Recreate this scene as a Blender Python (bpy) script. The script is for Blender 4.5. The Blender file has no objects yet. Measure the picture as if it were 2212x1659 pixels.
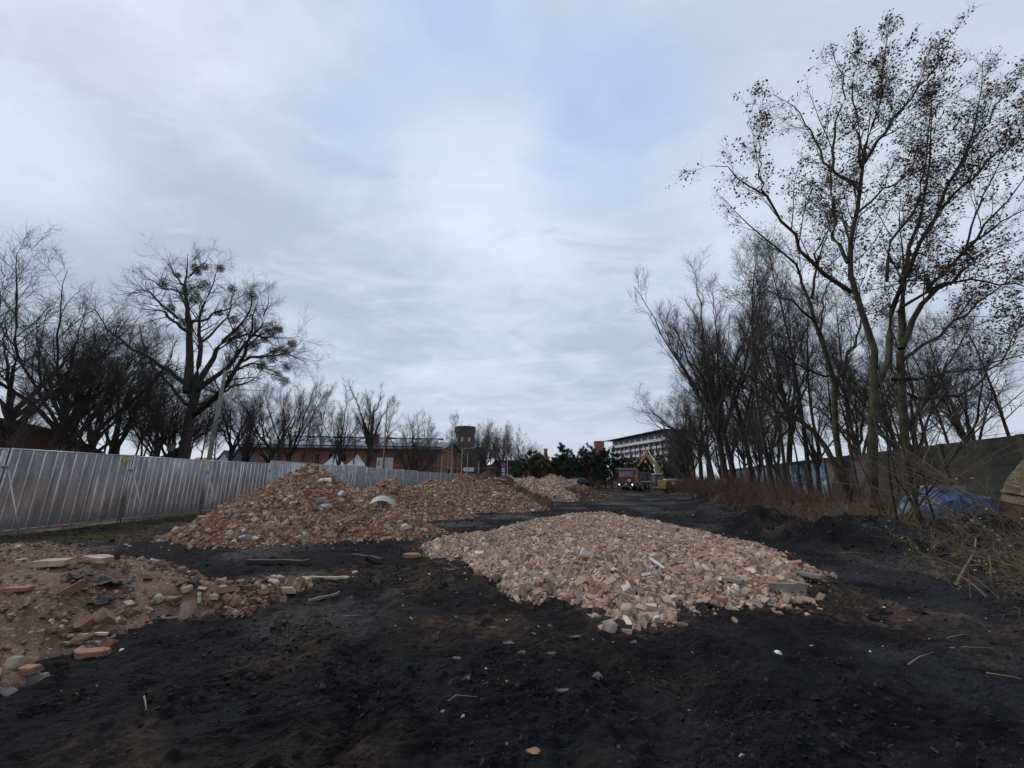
import bpy, bmesh, math, random, time
T0 = time.time()
import numpy as np
from mathutils import Vector, Matrix, Euler
R = math.radians
D = bpy.data
C = bpy.context.scene.collection
sc = bpy.context.scene
random.seed(7)

# ------------------------------------------------------------------ camera
FPX, TILT, EYE = 840.0, math.atan(206 / 840.0), 1.6     # focal length in 2212-px units
cam_d = D.cameras.new('camera'); cam = D.objects.new('camera', cam_d); C.objects.link(cam)
cam_d.sensor_fit = 'HORIZONTAL'; cam_d.angle_x = 2 * math.atan(1106 / FPX)
cam_d.clip_start = 0.05; cam_d.clip_end = 9000
cam.location = (0, 0, EYE); cam.rotation_euler = (math.pi / 2 + TILT, 0, 0)
sc.camera = cam

# ------------------------------------------------------------------ sky and light
SUN_EL, SUN_AZ = R(46), R(-60)            # azimuth measured from +Y towards +X
w = D.worlds.new('World'); sc.world = w; w.use_nodes = True
nt = w.node_tree; nt.nodes.clear()
def wn(t, **k):
    n = nt.nodes.new(t)
    for a, b in k.items(): setattr(n, a, b)
    return n
def wl(a, b): nt.links.new(a, b)
def wmath(op, a, b=None, clamp=False):
    n = wn('ShaderNodeMath', operation=op); n.use_clamp = clamp
    for i, v in enumerate((a, b)):
        if v is None: continue
        if isinstance(v, (int, float)): n.inputs[i].default_value = v
        else: wl(v, n.inputs[i])
    return n.outputs[0]
def wmix(f, a, b):
    n = wn('ShaderNodeMix', data_type='RGBA')
    for s, v in ((n.inputs[0], f), (n.inputs[6], a), (n.inputs[7], b)):
        if isinstance(v, tuple): s.default_value = (*v, 1)
        elif isinstance(v, (int, float)): s.default_value = v
        else: wl(v, s)
    return n.outputs[2]
out = wn('ShaderNodeOutputWorld')
sky = wn('ShaderNodeTexSky', sky_type='NISHITA'); sky.sun_disc = False
sky.sun_elevation = SUN_EL; sky.sun_rotation = SUN_AZ
sky.air_density = 1.0; sky.dust_density = 1.5; sky.ozone_density = 2.0
bg1 = wn('ShaderNodeBackground'); bg1.inputs[1].default_value = 0.13; wl(sky.outputs[0], bg1.inputs[0])
tc = wn('ShaderNodeTexCoord'); sep = wn('ShaderNodeSeparateXYZ'); wl(tc.outputs['Generated'], sep.inputs[0])
zc = wmath('ADD', wmath('MAXIMUM', sep.outputs[2], 0.0), 0.16)
comb = wn('ShaderNodeCombineXYZ')                        # flat cloud deck seen in perspective
wl(wmath('DIVIDE', sep.outputs[0], zc), comb.inputs[0]); wl(wmath('DIVIDE', sep.outputs[1], zc), comb.inputs[1])
def wnoise(scale, detail, dist, off, rough=.55, sx=1.0, sy=1.0, rot=0.0):
    m = wn('ShaderNodeMapping'); m.inputs['Location'].default_value = off
    m.inputs['Scale'].default_value = (sx, sy, 1); m.inputs['Rotation'].default_value = (0, 0, rot)
    wl(comb.outputs[0], m.inputs[0])
    n = wn('ShaderNodeTexNoise'); n.inputs['Scale'].default_value = scale; n.inputs['Detail'].default_value = detail
    n.inputs['Roughness'].default_value = rough; n.inputs['Distortion'].default_value = dist
    wl(m.outputs[0], n.inputs[0]); return n.outputs[0]
def wramp(v, a, b):
    n = wn('ShaderNodeMapRange'); n.interpolation_type = 'SMOOTHSTEP'
    n.inputs[1].default_value = a; n.inputs[2].default_value = b; wl(v, n.inputs[0]); return n.outputs[0]
def pixdir(px, py):
    x, y, z = px - 1106, 829.5 - py, FPX
    v = Vector((x, z * math.cos(TILT) - y * math.sin(TILT), y * math.cos(TILT) + z * math.sin(TILT)))
    return v
def wblob(px, py, rad, soft_noise):
    """a soft cloud patch round a direction of the sky, its edge broken by noise"""
    v = pixdir(px, py).normalized()
    d = wn('ShaderNodeVectorMath', operation='DOT_PRODUCT'); wl(tc.outputs['Generated'], d.inputs[0])
    nrm = wn('ShaderNodeVectorMath', operation='NORMALIZE'); wl(tc.outputs['Generated'], nrm.inputs[0]); wl(nrm.outputs[0], d.inputs[0])
    d.inputs[1].default_value = v
    a = wmath('ARCCOSINE', wmath('MINIMUM', d.outputs['Value'], .99999))
    a = wmath('ADD', a, wmath('MULTIPLY', wmath('SUBTRACT', soft_noise, .5), R(rad) * 1.5))
    return wramp(a, R(rad) * 1.15, 0.0)
big = wnoise(.55, 4, .3, (3.1, 1.7, 0))
mid = wnoise(1.3, 5, .4, (7.3, 2.2, 0), .55, 1.0, 1.5, .5)
fine = wnoise(3.2, 6, .3, (1.3, 5.2, 0), .55, 1, 1.4, .5)
grey = wmix(wramp(wmath('ADD', wmath('MULTIPLY', big, .45), wmath('MULTIPLY', mid, .55)), .36, .64), (.415, .50, .645), (.60, .69, .82))
grey = wmix(wmath('MULTIPLY', wramp(fine, .45, .72), .42), grey, (.74, .82, .92))
# brighter thin cloud ahead, darker bank low on the left, pale band above the horizon
grey = wmix(wmath('MULTIPLY', wblob(1130, 420, 17, fine), .75), grey, (.80, .88, .98))
grey = wmix(wmath('MULTIPLY', wblob(960, 350, 12, fine), .5), grey, (.78, .86, .96))
grey = wmix(wmath('MULTIPLY', wblob(1850, 350, 26, mid), .6), grey, (.68, .745, .85))
grey = wmix(wmath('MULTIPLY', wblob(150, 430, 15, mid), .75), grey, (.35, .415, .54))
grey = wmix(wmath('MULTIPLY', wblob(520, 560, 15, mid), .40), grey, (.41, .475, .60))
grey = wmix(wmath('MULTIPLY', wblob(60, 345, 9, mid), .7), grey, (.70, .82, .95))
wisp = wnoise(2.4, 6, .7, (9.1, 3.3, 0), .6, 1.0, 1.8, .6)
grey = wmix(wmath('MULTIPLY', wramp(wisp, .52, .72), .28), grey, (.78, .86, .96))
grey = wmix(wmath('MULTIPLY', wramp(wisp, .46, .28), .34), grey, (.37, .43, .56))
low = wramp(sep.outputs[2], .30, .0)
grey = wmix(wmath('MULTIPLY', low, .75), grey, (.56, .62, .715))
# thin places where the blue comes through
blue_col = wmix(wramp(fine, .3, .7), (.40, .545, .82), (.50, .63, .85))
bl = wmath('MAXIMUM', wmath('MULTIPLY', wblob(1290, 230, 15, mid), .9), wmath('MULTIPLY', wblob(950, 60, 20, mid), .65))
bl = wmath('MAXIMUM', bl, wmath('MULTIPLY', wblob(760, 260, 11, mid), .55))
grey = wmix(bl, grey, blue_col)
hz = wn('ShaderNodeMix', data_type='RGBA')
bg2 = wn('ShaderNodeBackground'); bg2.inputs[1].default_value = 1.0; wl(grey, bg2.inputs[0])
mx = wn('ShaderNodeMixShader'); mx.inputs[0].default_value = .93
wl(bg1.outputs[0], mx.inputs[1]); wl(bg2.outputs[0], mx.inputs[2]); wl(mx.outputs[0], out.inputs[0])
nt.nodes.remove(hz)
sl = D.lights.new('sun', 'SUN'); sl.energy = 1.5; sl.angle = R(20); sl.color = (1, .95, .88)
so = D.objects.new('sun', sl); C.objects.link(so)
sv = Vector((math.sin(SUN_AZ) * math.cos(SUN_EL), math.cos(SUN_AZ) * math.cos(SUN_EL), math.sin(SUN_EL)))
so.rotation_euler = sv.to_track_quat('Z', 'Y').to_euler(); so.location = (0, 0, 60)
vs = sc.view_settings; vs.view_transform = 'Standard'; vs.look = 'None'; vs.exposure = 0.12; vs.gamma = 1.0; vs.use_curve_mapping = False

# ------------------------------------------------------------------ helpers
def W(px, py, Y):
    v = pixdir(px, py); s = Y / v.y
    return Vector((v.x * s, Y, EYE + v.z * s))
def G(px, py, z=0.0):
    v = pixdir(px, py); s = (z - EYE) / v.z
    return (v.x * s, v.y * s)
def tag(o, label=None, cat=None, group=None, kind=None):
    if label: o['label'] = label
    if cat: o['category'] = cat
    if group: o['group'] = group
    if kind: o['kind'] = kind
    return o
def empty(name, loc, label, cat, group=None, rz=0.0):
    o = D.objects.new(name, None); C.objects.link(o); o.location = loc; o.rotation_euler = (0, 0, rz)
    o.empty_display_size = .2
    return tag(o, label, cat, group)
def link(name, me, m=None, parent=None, smooth=False, world=False):
    o = D.objects.new(name, me); C.objects.link(o)
    if m is not None:
        me.materials.clear(); me.materials.append(m)
    if smooth: me.polygons.foreach_set('use_smooth', [True] * len(me.polygons))
    if parent is not None:
        o.parent = parent
        if world: o.matrix_parent_inverse = Matrix.Translation(-Vector(parent.location))
    return o
def np_mesh(name, V, quads=None, tris=None, attrs=None, cols=None, smooth=False):
    me = D.meshes.new(name); V = np.asarray(V, np.float32).reshape(-1, 3)
    q = np.zeros((0, 4), np.int32) if quads is None else np.asarray(quads, np.int32).reshape(-1, 4)
    t = np.zeros((0, 3), np.int32) if tris is None else np.asarray(tris, np.int32).reshape(-1, 3)
    me.vertices.add(len(V)); me.vertices.foreach_set('co', V.ravel())
    me.loops.add(len(q) * 4 + len(t) * 3)
    me.loops.foreach_set('vertex_index', np.concatenate([q.ravel(), t.ravel()]).astype(np.int32))
    me.polygons.add(len(q) + len(t))
    st = np.concatenate([np.arange(len(q)) * 4, len(q) * 4 + np.arange(len(t)) * 3]).astype(np.int32)
    me.polygons.foreach_set('loop_start', st)
    try: me.polygons.foreach_set('loop_total', np.concatenate([np.full(len(q), 4), np.full(len(t), 3)]).astype(np.int32))
    except Exception: pass
    if attrs:
        for k, a in attrs.items():
            at = me.attributes.new(k, 'FLOAT', 'POINT'); at.data.foreach_set('value', np.asarray(a, np.float32))
    if cols is not None:
        for k, a in cols.items():
            at = me.attributes.new(k, 'FLOAT_COLOR', 'POINT'); at.data.foreach_set('color', np.asarray(a, np.float32).ravel())
    if not smooth:
        a_ = me.attributes.new('sharp_face', 'BOOLEAN', 'FACE'); a_.data.foreach_set('value', np.ones(len(q) + len(t), bool))
    me.update(calc_edges=True)
    return me

class MB:
    """collects solids and links them as one mesh"""
    def __init__(s): s.v = []; s.f = []
    def add(s, vs, fs):
        n = len(s.v); s.v += [tuple(p) for p in vs]; s.f += [[i + n for i in f] for f in fs]; return s
    def box(s, c, d, rot=None, taper=None):
        hx, hy, hz = d[0] / 2, d[1] / 2, d[2] / 2; tp = taper or (1, 1)
        vs = [Vector((x * hx * (tp[0] if z > 0 else 1), y * hy * (tp[1] if z > 0 else 1), z * hz)) for z in (-1, 1) for y in (-1, 1) for x in (-1, 1)]
        if rot is not None:
            m = Euler(rot).to_matrix(); vs = [m @ v for v in vs]
        c = Vector(c)
        return s.add([v + c for v in vs], [[0, 2, 3, 1], [4, 5, 7, 6], [0, 1, 5, 4], [2, 6, 7, 3], [1, 3, 7, 5], [0, 4, 6, 2]])
    def span(s, a, b):
        return s.box([(a[i] + b[i]) / 2 for i in range(3)], [abs(b[i] - a[i]) for i in range(3)])
    def prism(s, pts, axis, a, b):
        """outline pts (2D) extruded along axis 'x','y','z' from a to b"""
        def mk(p, t):
            return {'x': (t, p[0], p[1]), 'y': (p[0], t, p[1]), 'z': (p[0], p[1], t)}[axis]
        n = len(pts); vs = [mk(p, a) for p in pts] + [mk(p, b) for p in pts]
        fs = [list(range(n))[::-1], list(range(n, 2 * n))] + [[i, (i + 1) % n, (i + 1) % n + n, i + n] for i in range(n)]
        return s.add(vs, fs)
    def tube(s, pts, r, sides=8, cap=True):
        pts = [Vector(p) for p in pts]; rs = r if isinstance(r, (list, tuple)) else [r] * len(pts); vs = []; fs = []
        for i, p in enumerate(pts):
            t = (pts[min(i + 1, len(pts) - 1)] - pts[max(i - 1, 0)]).normalized()
            a = t.cross(Vector((0, 0, 1)) if abs(t.z) < .9 else Vector((1, 0, 0))).normalized(); b = t.cross(a)
            for k in range(sides):
                an = 2 * math.pi * k / sides; vs.append(p + (a * math.cos(an) + b * math.sin(an)) * rs[i])
        for i in range(len(pts) - 1):
            for k in range(sides):
                fs.append([i * sides + k, i * sides + (k + 1) % sides, (i + 1) * sides + (k + 1) % sides, (i + 1) * sides + k])
        if cap: fs += [list(range(sides))[::-1], [(len(pts) - 1) * sides + k for k in range(sides)]]
        return s.add(vs, fs)
    def build(s, name, m, parent=None, smooth=False, bevel=0, label=None):
        me = D.meshes.new(name); me.from_pydata(s.v, [], s.f); me.update()
        bm = bmesh.new(); bm.from_mesh(me); bmesh.ops.recalc_face_normals(bm, faces=bm.faces); bm.to_mesh(me); bm.free()
        o = link(name, me, m, parent, smooth)
        if bevel:
            b = o.modifiers.new('bevel', 'BEVEL'); b.width = bevel; b.segments = 2; b.limit_method = 'ANGLE'; b.angle_limit = R(40)
        if label: o['label'] = label
        return o

# value noise in numpy
def _hash(ix, iy, seed):
    n = (ix.astype(np.int64) * 374761393 + iy.astype(np.int64) * 668265263 + seed * 1274126177) & 0xffffffff
    n = ((n ^ (n >> 13)) * 1274126177) & 0xffffffff
    return ((n ^ (n >> 16)) & 0xffffff) / float(0xffffff)
def vnoise(x, y, seed=0):
    ix = np.floor(x); iy = np.floor(y); fx = x - ix; fy = y - iy
    fx = fx * fx * fx * (fx * (fx * 6 - 15) + 10); fy = fy * fy * fy * (fy * (fy * 6 - 15) + 10)
    a = _hash(ix, iy, seed); b = _hash(ix + 1, iy, seed); c = _hash(ix, iy + 1, seed); d = _hash(ix + 1, iy + 1, seed)
    return (a + (b - a) * fx + (c - a) * fy + (a - b - c + d) * fx * fy) * 2 - 1
def fbm(x, y, seed=0, octv=4, lac=2.03, gain=.5):
    s = 0; a = 1; t = 0
    for i in range(octv):
        c, n = math.cos(i * 1.1), math.sin(i * 1.1)
        s = s + a * vnoise((x * c - y * n) * lac ** i, (x * n + y * c) * lac ** i, seed + i * 17); t += a; a *= gain
    return s / t
def sstep(a, b, x):
    t = np.clip((x - a) / (b - a), 0, 1); return t * t * (3 - 2 * t)
def sdf_poly(x, y, poly):
    """distance to a closed outline, positive inside"""
    P = np.array(poly); Q = np.roll(P, -1, 0); d = np.full(x.shape, 1e9); ins = np.zeros(x.shape, bool)
    for (ax, ay), (bx, by) in zip(P, Q):
        ex, ey = bx - ax, by - ay; t = np.clip(((x - ax) * ex + (y - ay) * ey) / (ex * ex + ey * ey), 0, 1)
        d = np.minimum(d, np.hypot(x - ax - t * ex, y - ay - t * ey))
        ins ^= ((ay > y) != (by > y)) & (x < ex * (y - ay) / (ey if ey else 1e-9) + ax)
    return np.where(ins, d, -d)
def dist_line(x, y, pl):
    P = np.array(pl); d = np.full(x.shape, 1e9)
    for (ax, ay), (bx, by) in zip(P[:-1], P[1:]):
        ex, ey = bx - ax, by - ay; t = np.clip(((x - ax) * ex + (y - ay) * ey) / (ex * ex + ey * ey), 0, 1)
        d = np.minimum(d, np.hypot(x - ax - t * ex, y - ay - t * ey))
    return d

# ------------------------------------------------------------------ materials
def mat(name, col, rough=.8, metal=0.0, var=.0, scale=4.0, col2=None, bump=0.0, bscale=20.0, spec=.5, coord='Object', emit=None, detail=5):
    m = D.materials.new(name); m.use_nodes = True; t = m.node_tree; b = t.nodes['Principled BSDF']
    b.inputs['Roughness'].default_value = rough; b.inputs['Metallic'].default_value = metal
    b.inputs['Specular IOR Level'].default_value = spec; b.inputs['Base Color'].default_value = (*col, 1)
    tc = t.nodes.new('ShaderNodeTexCoord')
    if var or col2:
        n = t.nodes.new('ShaderNodeTexNoise'); n.inputs['Scale'].default_value = scale; n.inputs['Detail'].default_value = detail
        t.links.new(tc.outputs[coord], n.inputs[0])
        r = t.nodes.new('ShaderNodeValToRGB'); e = r.color_ramp.elements
        c2 = col2 or tuple(min(1, c * (1 + var)) for c in col); c1 = col if col2 else tuple(c * (1 - var) for c in col)
        e[0].position = .35; e[0].color = (*c1, 1); e[1].position = .65; e[1].color = (*c2, 1)
        t.links.new(n.outputs[0], r.inputs[0]); t.links.new(r.outputs[0], b.inputs['Base Color'])
    if bump:
        n2 = t.nodes.new('ShaderNodeTexNoise'); n2.inputs['Scale'].default_value = bscale; n2.inputs['Detail'].default_value = 6
        t.links.new(tc.outputs[coord], n2.inputs[0])
        bp = t.nodes.new('ShaderNodeBump'); bp.inputs['Strength'].default_value = 1; bp.inputs['Distance'].default_value = bump
        t.links.new(n2.outputs[0], bp.inputs['Height']); t.links.new(bp.outputs[0], b.inputs['Normal'])
    if emit:
        b.inputs['Emission Color'].default_value = (*emit[0], 1); b.inputs['Emission Strength'].default_value = emit[1]
    return m
def nd(t, typ, **k):
    n = t.nodes.new(typ)
    for a, b in k.items(): setattr(n, a, b)
    return n
def mth(t, op, a, b=None):
    n = nd(t, 'ShaderNodeMath', operation=op)
    for i, v in enumerate((a, b)):
        if v is None: continue
        if isinstance(v, (int, float)): n.inputs[i].default_value = v
        else: t.links.new(v, n.inputs[i])
    return n.outputs[0]
def mixc(t, f, a, b, blend='MIX'):
    n = nd(t, 'ShaderNodeMix', data_type='RGBA', blend_type=blend)
    for s, v in ((n.inputs[0], f), (n.inputs[6], a), (n.inputs[7], b)):
        if isinstance(v, tuple): s.default_value = (*v[:3], 1)
        elif isinstance(v, (int, float)): s.default_value = v
        else: t.links.new(v, s)
    return n.outputs[2]
def noise(t, vec, scale, detail=5, rough=.55, dist=0.0):
    n = nd(t, 'ShaderNodeTexNoise'); n.inputs['Scale'].default_value = scale; n.inputs['Detail'].default_value = detail
    n.inputs['Roughness'].default_value = rough; n.inputs['Distortion'].default_value = dist
    if vec is not None: t.links.new(vec, n.inputs[0])
    return n.outputs[0]
def rng_(t, v, a, b, c=0.0, d=1.0):
    n = nd(t, 'ShaderNodeMapRange', interpolation_type='SMOOTHSTEP')
    for i, x in zip((1, 2, 3, 4), (a, b, c, d)): n.inputs[i].default_value = x
    t.links.new(v, n.inputs[0]); return n.outputs[0]

def rubble_mat(name, stops, dust, dust_amt, obj_random):
    """each piece takes its own colour; dust of the crushed mortar lies over it"""
    m = D.materials.new(name); m.use_nodes = True; t = m.node_tree; b = t.nodes['Principled BSDF']
    b.inputs['Roughness'].default_value = .93; b.inputs['Specular IOR Level'].default_value = .25
    if obj_random: rnd = nd(t, 'ShaderNodeObjectInfo').outputs['Random']
    else: rnd = nd(t, 'ShaderNodeAttribute', attribute_name='rnd', attribute_type='GEOMETRY' if name.startswith('fallen') else 'INSTANCER').outputs['Fac']
    r = nd(t, 'ShaderNodeValToRGB'); r.color_ramp.interpolation = 'LINEAR'
    e = r.color_ramp.elements
    for i, (p, c) in enumerate(stops):
        el = e[i] if i < 2 else e.new(p)
        el.position = p; el.color = (*c, 1)
    t.links.new(rnd, r.inputs[0])
    geo = nd(t, 'ShaderNodeNewGeometry')
    n1 = noise(t, geo.outputs['Position'], 14, 4, .6); n2 = noise(t, geo.outputs['Position'], 60, 4, .65)
    c = mixc(t, rng_(t, n1, .42, .68, 0, dust_amt), r.outputs[0], dust)
    c = mixc(t, 1.0, c, mixc(t, n2, (.62, .62, .62), (1.25, 1.25, 1.25)), 'MULTIPLY')
    t.links.new(c, b.inputs['Base Color'])
    bp = nd(t, 'ShaderNodeBump'); bp.inputs['Distance'].default_value = .012; t.links.new(n2, bp.inputs['Height']); t.links.new(bp.outputs[0], b.inputs['Normal'])
    return m
RED = [(0, (0.187, 0.068, 0.039)), (.12, (0.337, 0.127, 0.065)), (.24, (0.093, 0.050, 0.033)), (.38, (0.375, 0.213, 0.131)), (.5, (0.225, 0.136, 0.087)), (.62, (0.430, 0.299, 0.196)), (.74, (0.150, 0.095, 0.065)), (.84, (0.319, 0.227, 0.153)), (.945, (0.516, 0.400, 0.287)), (.985, (0.516, 0.400, 0.287)), (1, (0.750, 0.699, 0.609))]
BROWN = [(0, (0.162, 0.066, 0.039)), (.2, (0.247, 0.119, 0.074)), (.4, (0.104, 0.062, 0.041)), (.6, (0.285, 0.176, 0.120)), (.78, (0.190, 0.119, 0.083)), (.9, (0.399, 0.282, 0.212)), (.97, (0.475, 0.378, 0.313)), (1, (0.684, 0.598, 0.552))]
PALE = [(0, (0.302, 0.125, 0.076)), (.1, (0.443, 0.272, 0.187)), (.22, (0.247, 0.160, 0.114)), (.36, (0.532, 0.369, 0.266)), (.48, (0.355, 0.248, 0.187)), (.6, (0.408, 0.234, 0.159)), (.72, (0.585, 0.449, 0.348)), (.82, (0.195, 0.142, 0.111)), (.92, (0.462, 0.338, 0.252)), (1, (0.754, 0.643, 0.569))]
MUD = [(0, (.006, .0055, .0055)), (.5, (.014, .013, .013)), (.85, (.022, .019, .018)), (1, (.06, .045, .035))]
M = {}
for k, st, du, am in (('red', RED, (.26, .175, .125), .4), ('brown', BROWN, (.20, .13, .085), .55), ('pale', PALE, (.40, .295, .23), .5), ('mud', MUD, (.02, .018, .017), .2)):
    M[k + '_obj'] = rubble_mat('rubble_%s_piece' % k, st, du, am, True)
    M[k + '_att'] = rubble_mat('rubble_%s_bulk' % k, st, du, am, False)

def soil_mat(name, c1, c2, c3, bump=.05, rough=.95, sc_=1.0):
    m = D.materials.new(name); m.use_nodes = True; t = m.node_tree; b = t.nodes['Principled BSDF']
    b.inputs['Roughness'].default_value = rough; b.inputs['Specular IOR Level'].default_value = .2
    geo = nd(t, 'ShaderNodeNewGeometry').outputs['Position']
    n1 = noise(t, geo, 1.3 * sc_, 5, .6, .4); n2 = noise(t, geo, 9 * sc_, 6, .65); n3 = noise(t, geo, 45 * sc_, 4, .6)
    c = mixc(t, rng_(t, n1, .4, .62), c1, c2); c = mixc(t, rng_(t, n2, .52, .68), c, c3)
    c = mixc(t, 1.0, c, mixc(t, n3, (.6, .6, .6), (1.3, 1.3, 1.3)), 'MULTIPLY')
    hv = 0.0
    for vs_, am in ((22 * sc_, .75), (55 * sc_, .55)):       # small stones of every shade bedded in the soil
        v_ = nd(t, 'ShaderNodeTexVoronoi'); v_.inputs['Scale'].default_value = vs_; t.links.new(geo, v_.inputs[0]); sc3 = nd(t, 'ShaderNodeSeparateColor'); t.links.new(v_.outputs['Color'], sc3.inputs[0])
        k = mth(t, 'MULTIPLY', rng_(t, v_.outputs['Distance'], .42, .34), rng_(t, sc3.outputs[0], .45, .6))
        tint = mixc(t, sc3.outputs[1], tuple(x * .55 for x in c1), tuple(min(1, x * 1.75) for x in c3)); c = mixc(t, mth(t, 'MULTIPLY', k, am), c, tint)
        hv = mth(t, 'ADD', hv, mth(t, 'MULTIPLY', k, 8.0 / vs_))
    t.links.new(c, b.inputs['Base Color'])
    h = mth(t, 'ADD', mth(t, 'ADD', n2, mth(t, 'MULTIPLY', n3, .35)), hv)
    bp = nd(t, 'ShaderNodeBump'); bp.inputs['Distance'].default_value = bump; t.links.new(h, bp.inputs['Height']); t.links.new(bp.outputs[0], b.inputs['Normal'])
    return m
M['soil_brown'] = soil_mat('brown_rubble_soil', (.13, .075, .05), (.20, .125, .085), (.27, .185, .135))
M['soil_dark'] = soil_mat('dark_brown_soil', (.05, .028, .02), (.085, .045, .03), (.12, .07, .045))
M['dust_pale'] = soil_mat('pale_mortar_dust', (.22, .155, .11), (.32, .235, .17), (.40, .31, .23))
M['dust_red'] = soil_mat('red_brick_dust', (.10, .058, .038), (.16, .095, .062), (.24, .16, .11))
M['soil_red'] = soil_mat('reddish_soil', (.10, .048, .032), (.14, .070, .046), (.075, .048, .034), .12)
M['metal'] = mat('galvanised_tube', (.42, .43, .44), .45, .8, .15, 8)
M['bark'] = mat('bark_dark', (.034, .029, .024), .95, 0, col2=(.075, .064, .05), scale=6, bump=.02, bscale=18, spec=.2)
M['bark_olive'] = mat('bark_olive', (.026, .023, .016), .95, 0, col2=(.070, .060, .040), scale=4, bump=.02, bscale=18, spec=.2)
M['twig'] = mat('twig_dark', (.070, .058, .050), .9, 0, .2, 3, spec=.2)
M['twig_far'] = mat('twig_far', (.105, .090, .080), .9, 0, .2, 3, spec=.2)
M['twig_tan'] = mat('twig_tan', (.14, .105, .07), .9, 0, col2=(.22, .175, .12), scale=3, spec=.2)
M['twig_red'] = mat('twig_reddish', (.085, .045, .038), .9, 0, col2=(.15, .095, .07), scale=1.5, spec=.2)
M['seed'] = mat('dry_seed_leaf', (.04, .024, .016), .9, 0, col2=(.13, .08, .05), scale=2, spec=.2)
M['mistletoe'] = mat('mistletoe_leaf', (.028, .042, .013), .8, 0, .3, 2, spec=.2)
M['needle'] = mat('pine_needle', (.022, .042, .024), .7, 0, col2=(.05, .075, .04), scale=.8, spec=.3)
M['leaf_green'] = mat('yellow_green_leaf', (.10, .13, .03), .7, 0, col2=(.25, .20, .05), scale=3)
# ------------------------------------------------------------------ terrain
BANK = [G(2500, 1560, .0), (6.9, 5.6), (8.6, 7.4), (9.6, 9.0), (9.3, 12.0), (9.8, 15.5), (11.2, 21), (13.5, 30), (17.2, 42), (22, 60), (30, 90)]
EXC = (21.2, 55.0)
OUT_E = [G(917, 1190), G(972, 1211), G(1041, 1241.6), G(1090, 1254), G(1140, 1291), G(1205, 1303), G(1287, 1327), G(1361, 1352), G(1450, 1346),
         G(1492, 1323), G(1594, 1315), G(1721, 1303), G(1754, 1270), G(1741, 1221, .15), G(1655, 1160, .35), G(1540, 1135, .35), G(1430, 1110, .4),
         G(1328, 1098, .4), G(1226, 1100, .35), G(1123, 1119, .3), G(1000, 1143, .3), G(915, 1172, .1)]
OUT_A = [G(-500, 1700), G(0, 1507), G(80, 1475), G(108, 1430), G(236, 1430), G(278, 1385), G(365, 1343), G(524, 1333), G(610, 1296), G(670, 1276),
         G(655, 1255, .1), G(542, 1240, .3), G(479, 1206, .45), G(434, 1182, .5), G(347, 1184, .4), G(174, 1165, .35), G(0, 1175, .35), (-13, 7.2), (-13, 3)]
def side_of_bank(x, y):
    """signed distance to the bank line, positive on the wooded side"""
    P = np.array(BANK); bx = np.interp(y, P[:, 1], P[:, 0]); d = dist_line(x, y, BANK)
    return np.where(x > bx, d, -d)
def off(path, o):
    P = np.array(path, float); T = np.gradient(P, axis=0); T /= np.linalg.norm(T, axis=1)[:, None]; return [tuple(p) for p in P + np.stack([T[:, 1], -T[:, 0]], -1) * o]
R1 = [(-.9, 1.8), (-1.1, 3.2), (-1.45, 4.6), (-2.0, 6.2), (-2.6, 8.0), (-3.0, 10)]; R2 = [(.9, 1.8), (1.9, 2.7), (3.2, 3.4), (4.9, 4.3), (6.4, 5.6), (7.3, 7.4), (7.6, 9.5)]
R3 = [(-1.9, 24), (.5, 21.5), (3.5, 22.5), (7, 27), (11, 34), (15, 44)]
RUTS = [R1, off(R1, 1.9), R2, off(R2, 1.7), R3, off(R3, 2.0)]
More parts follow.
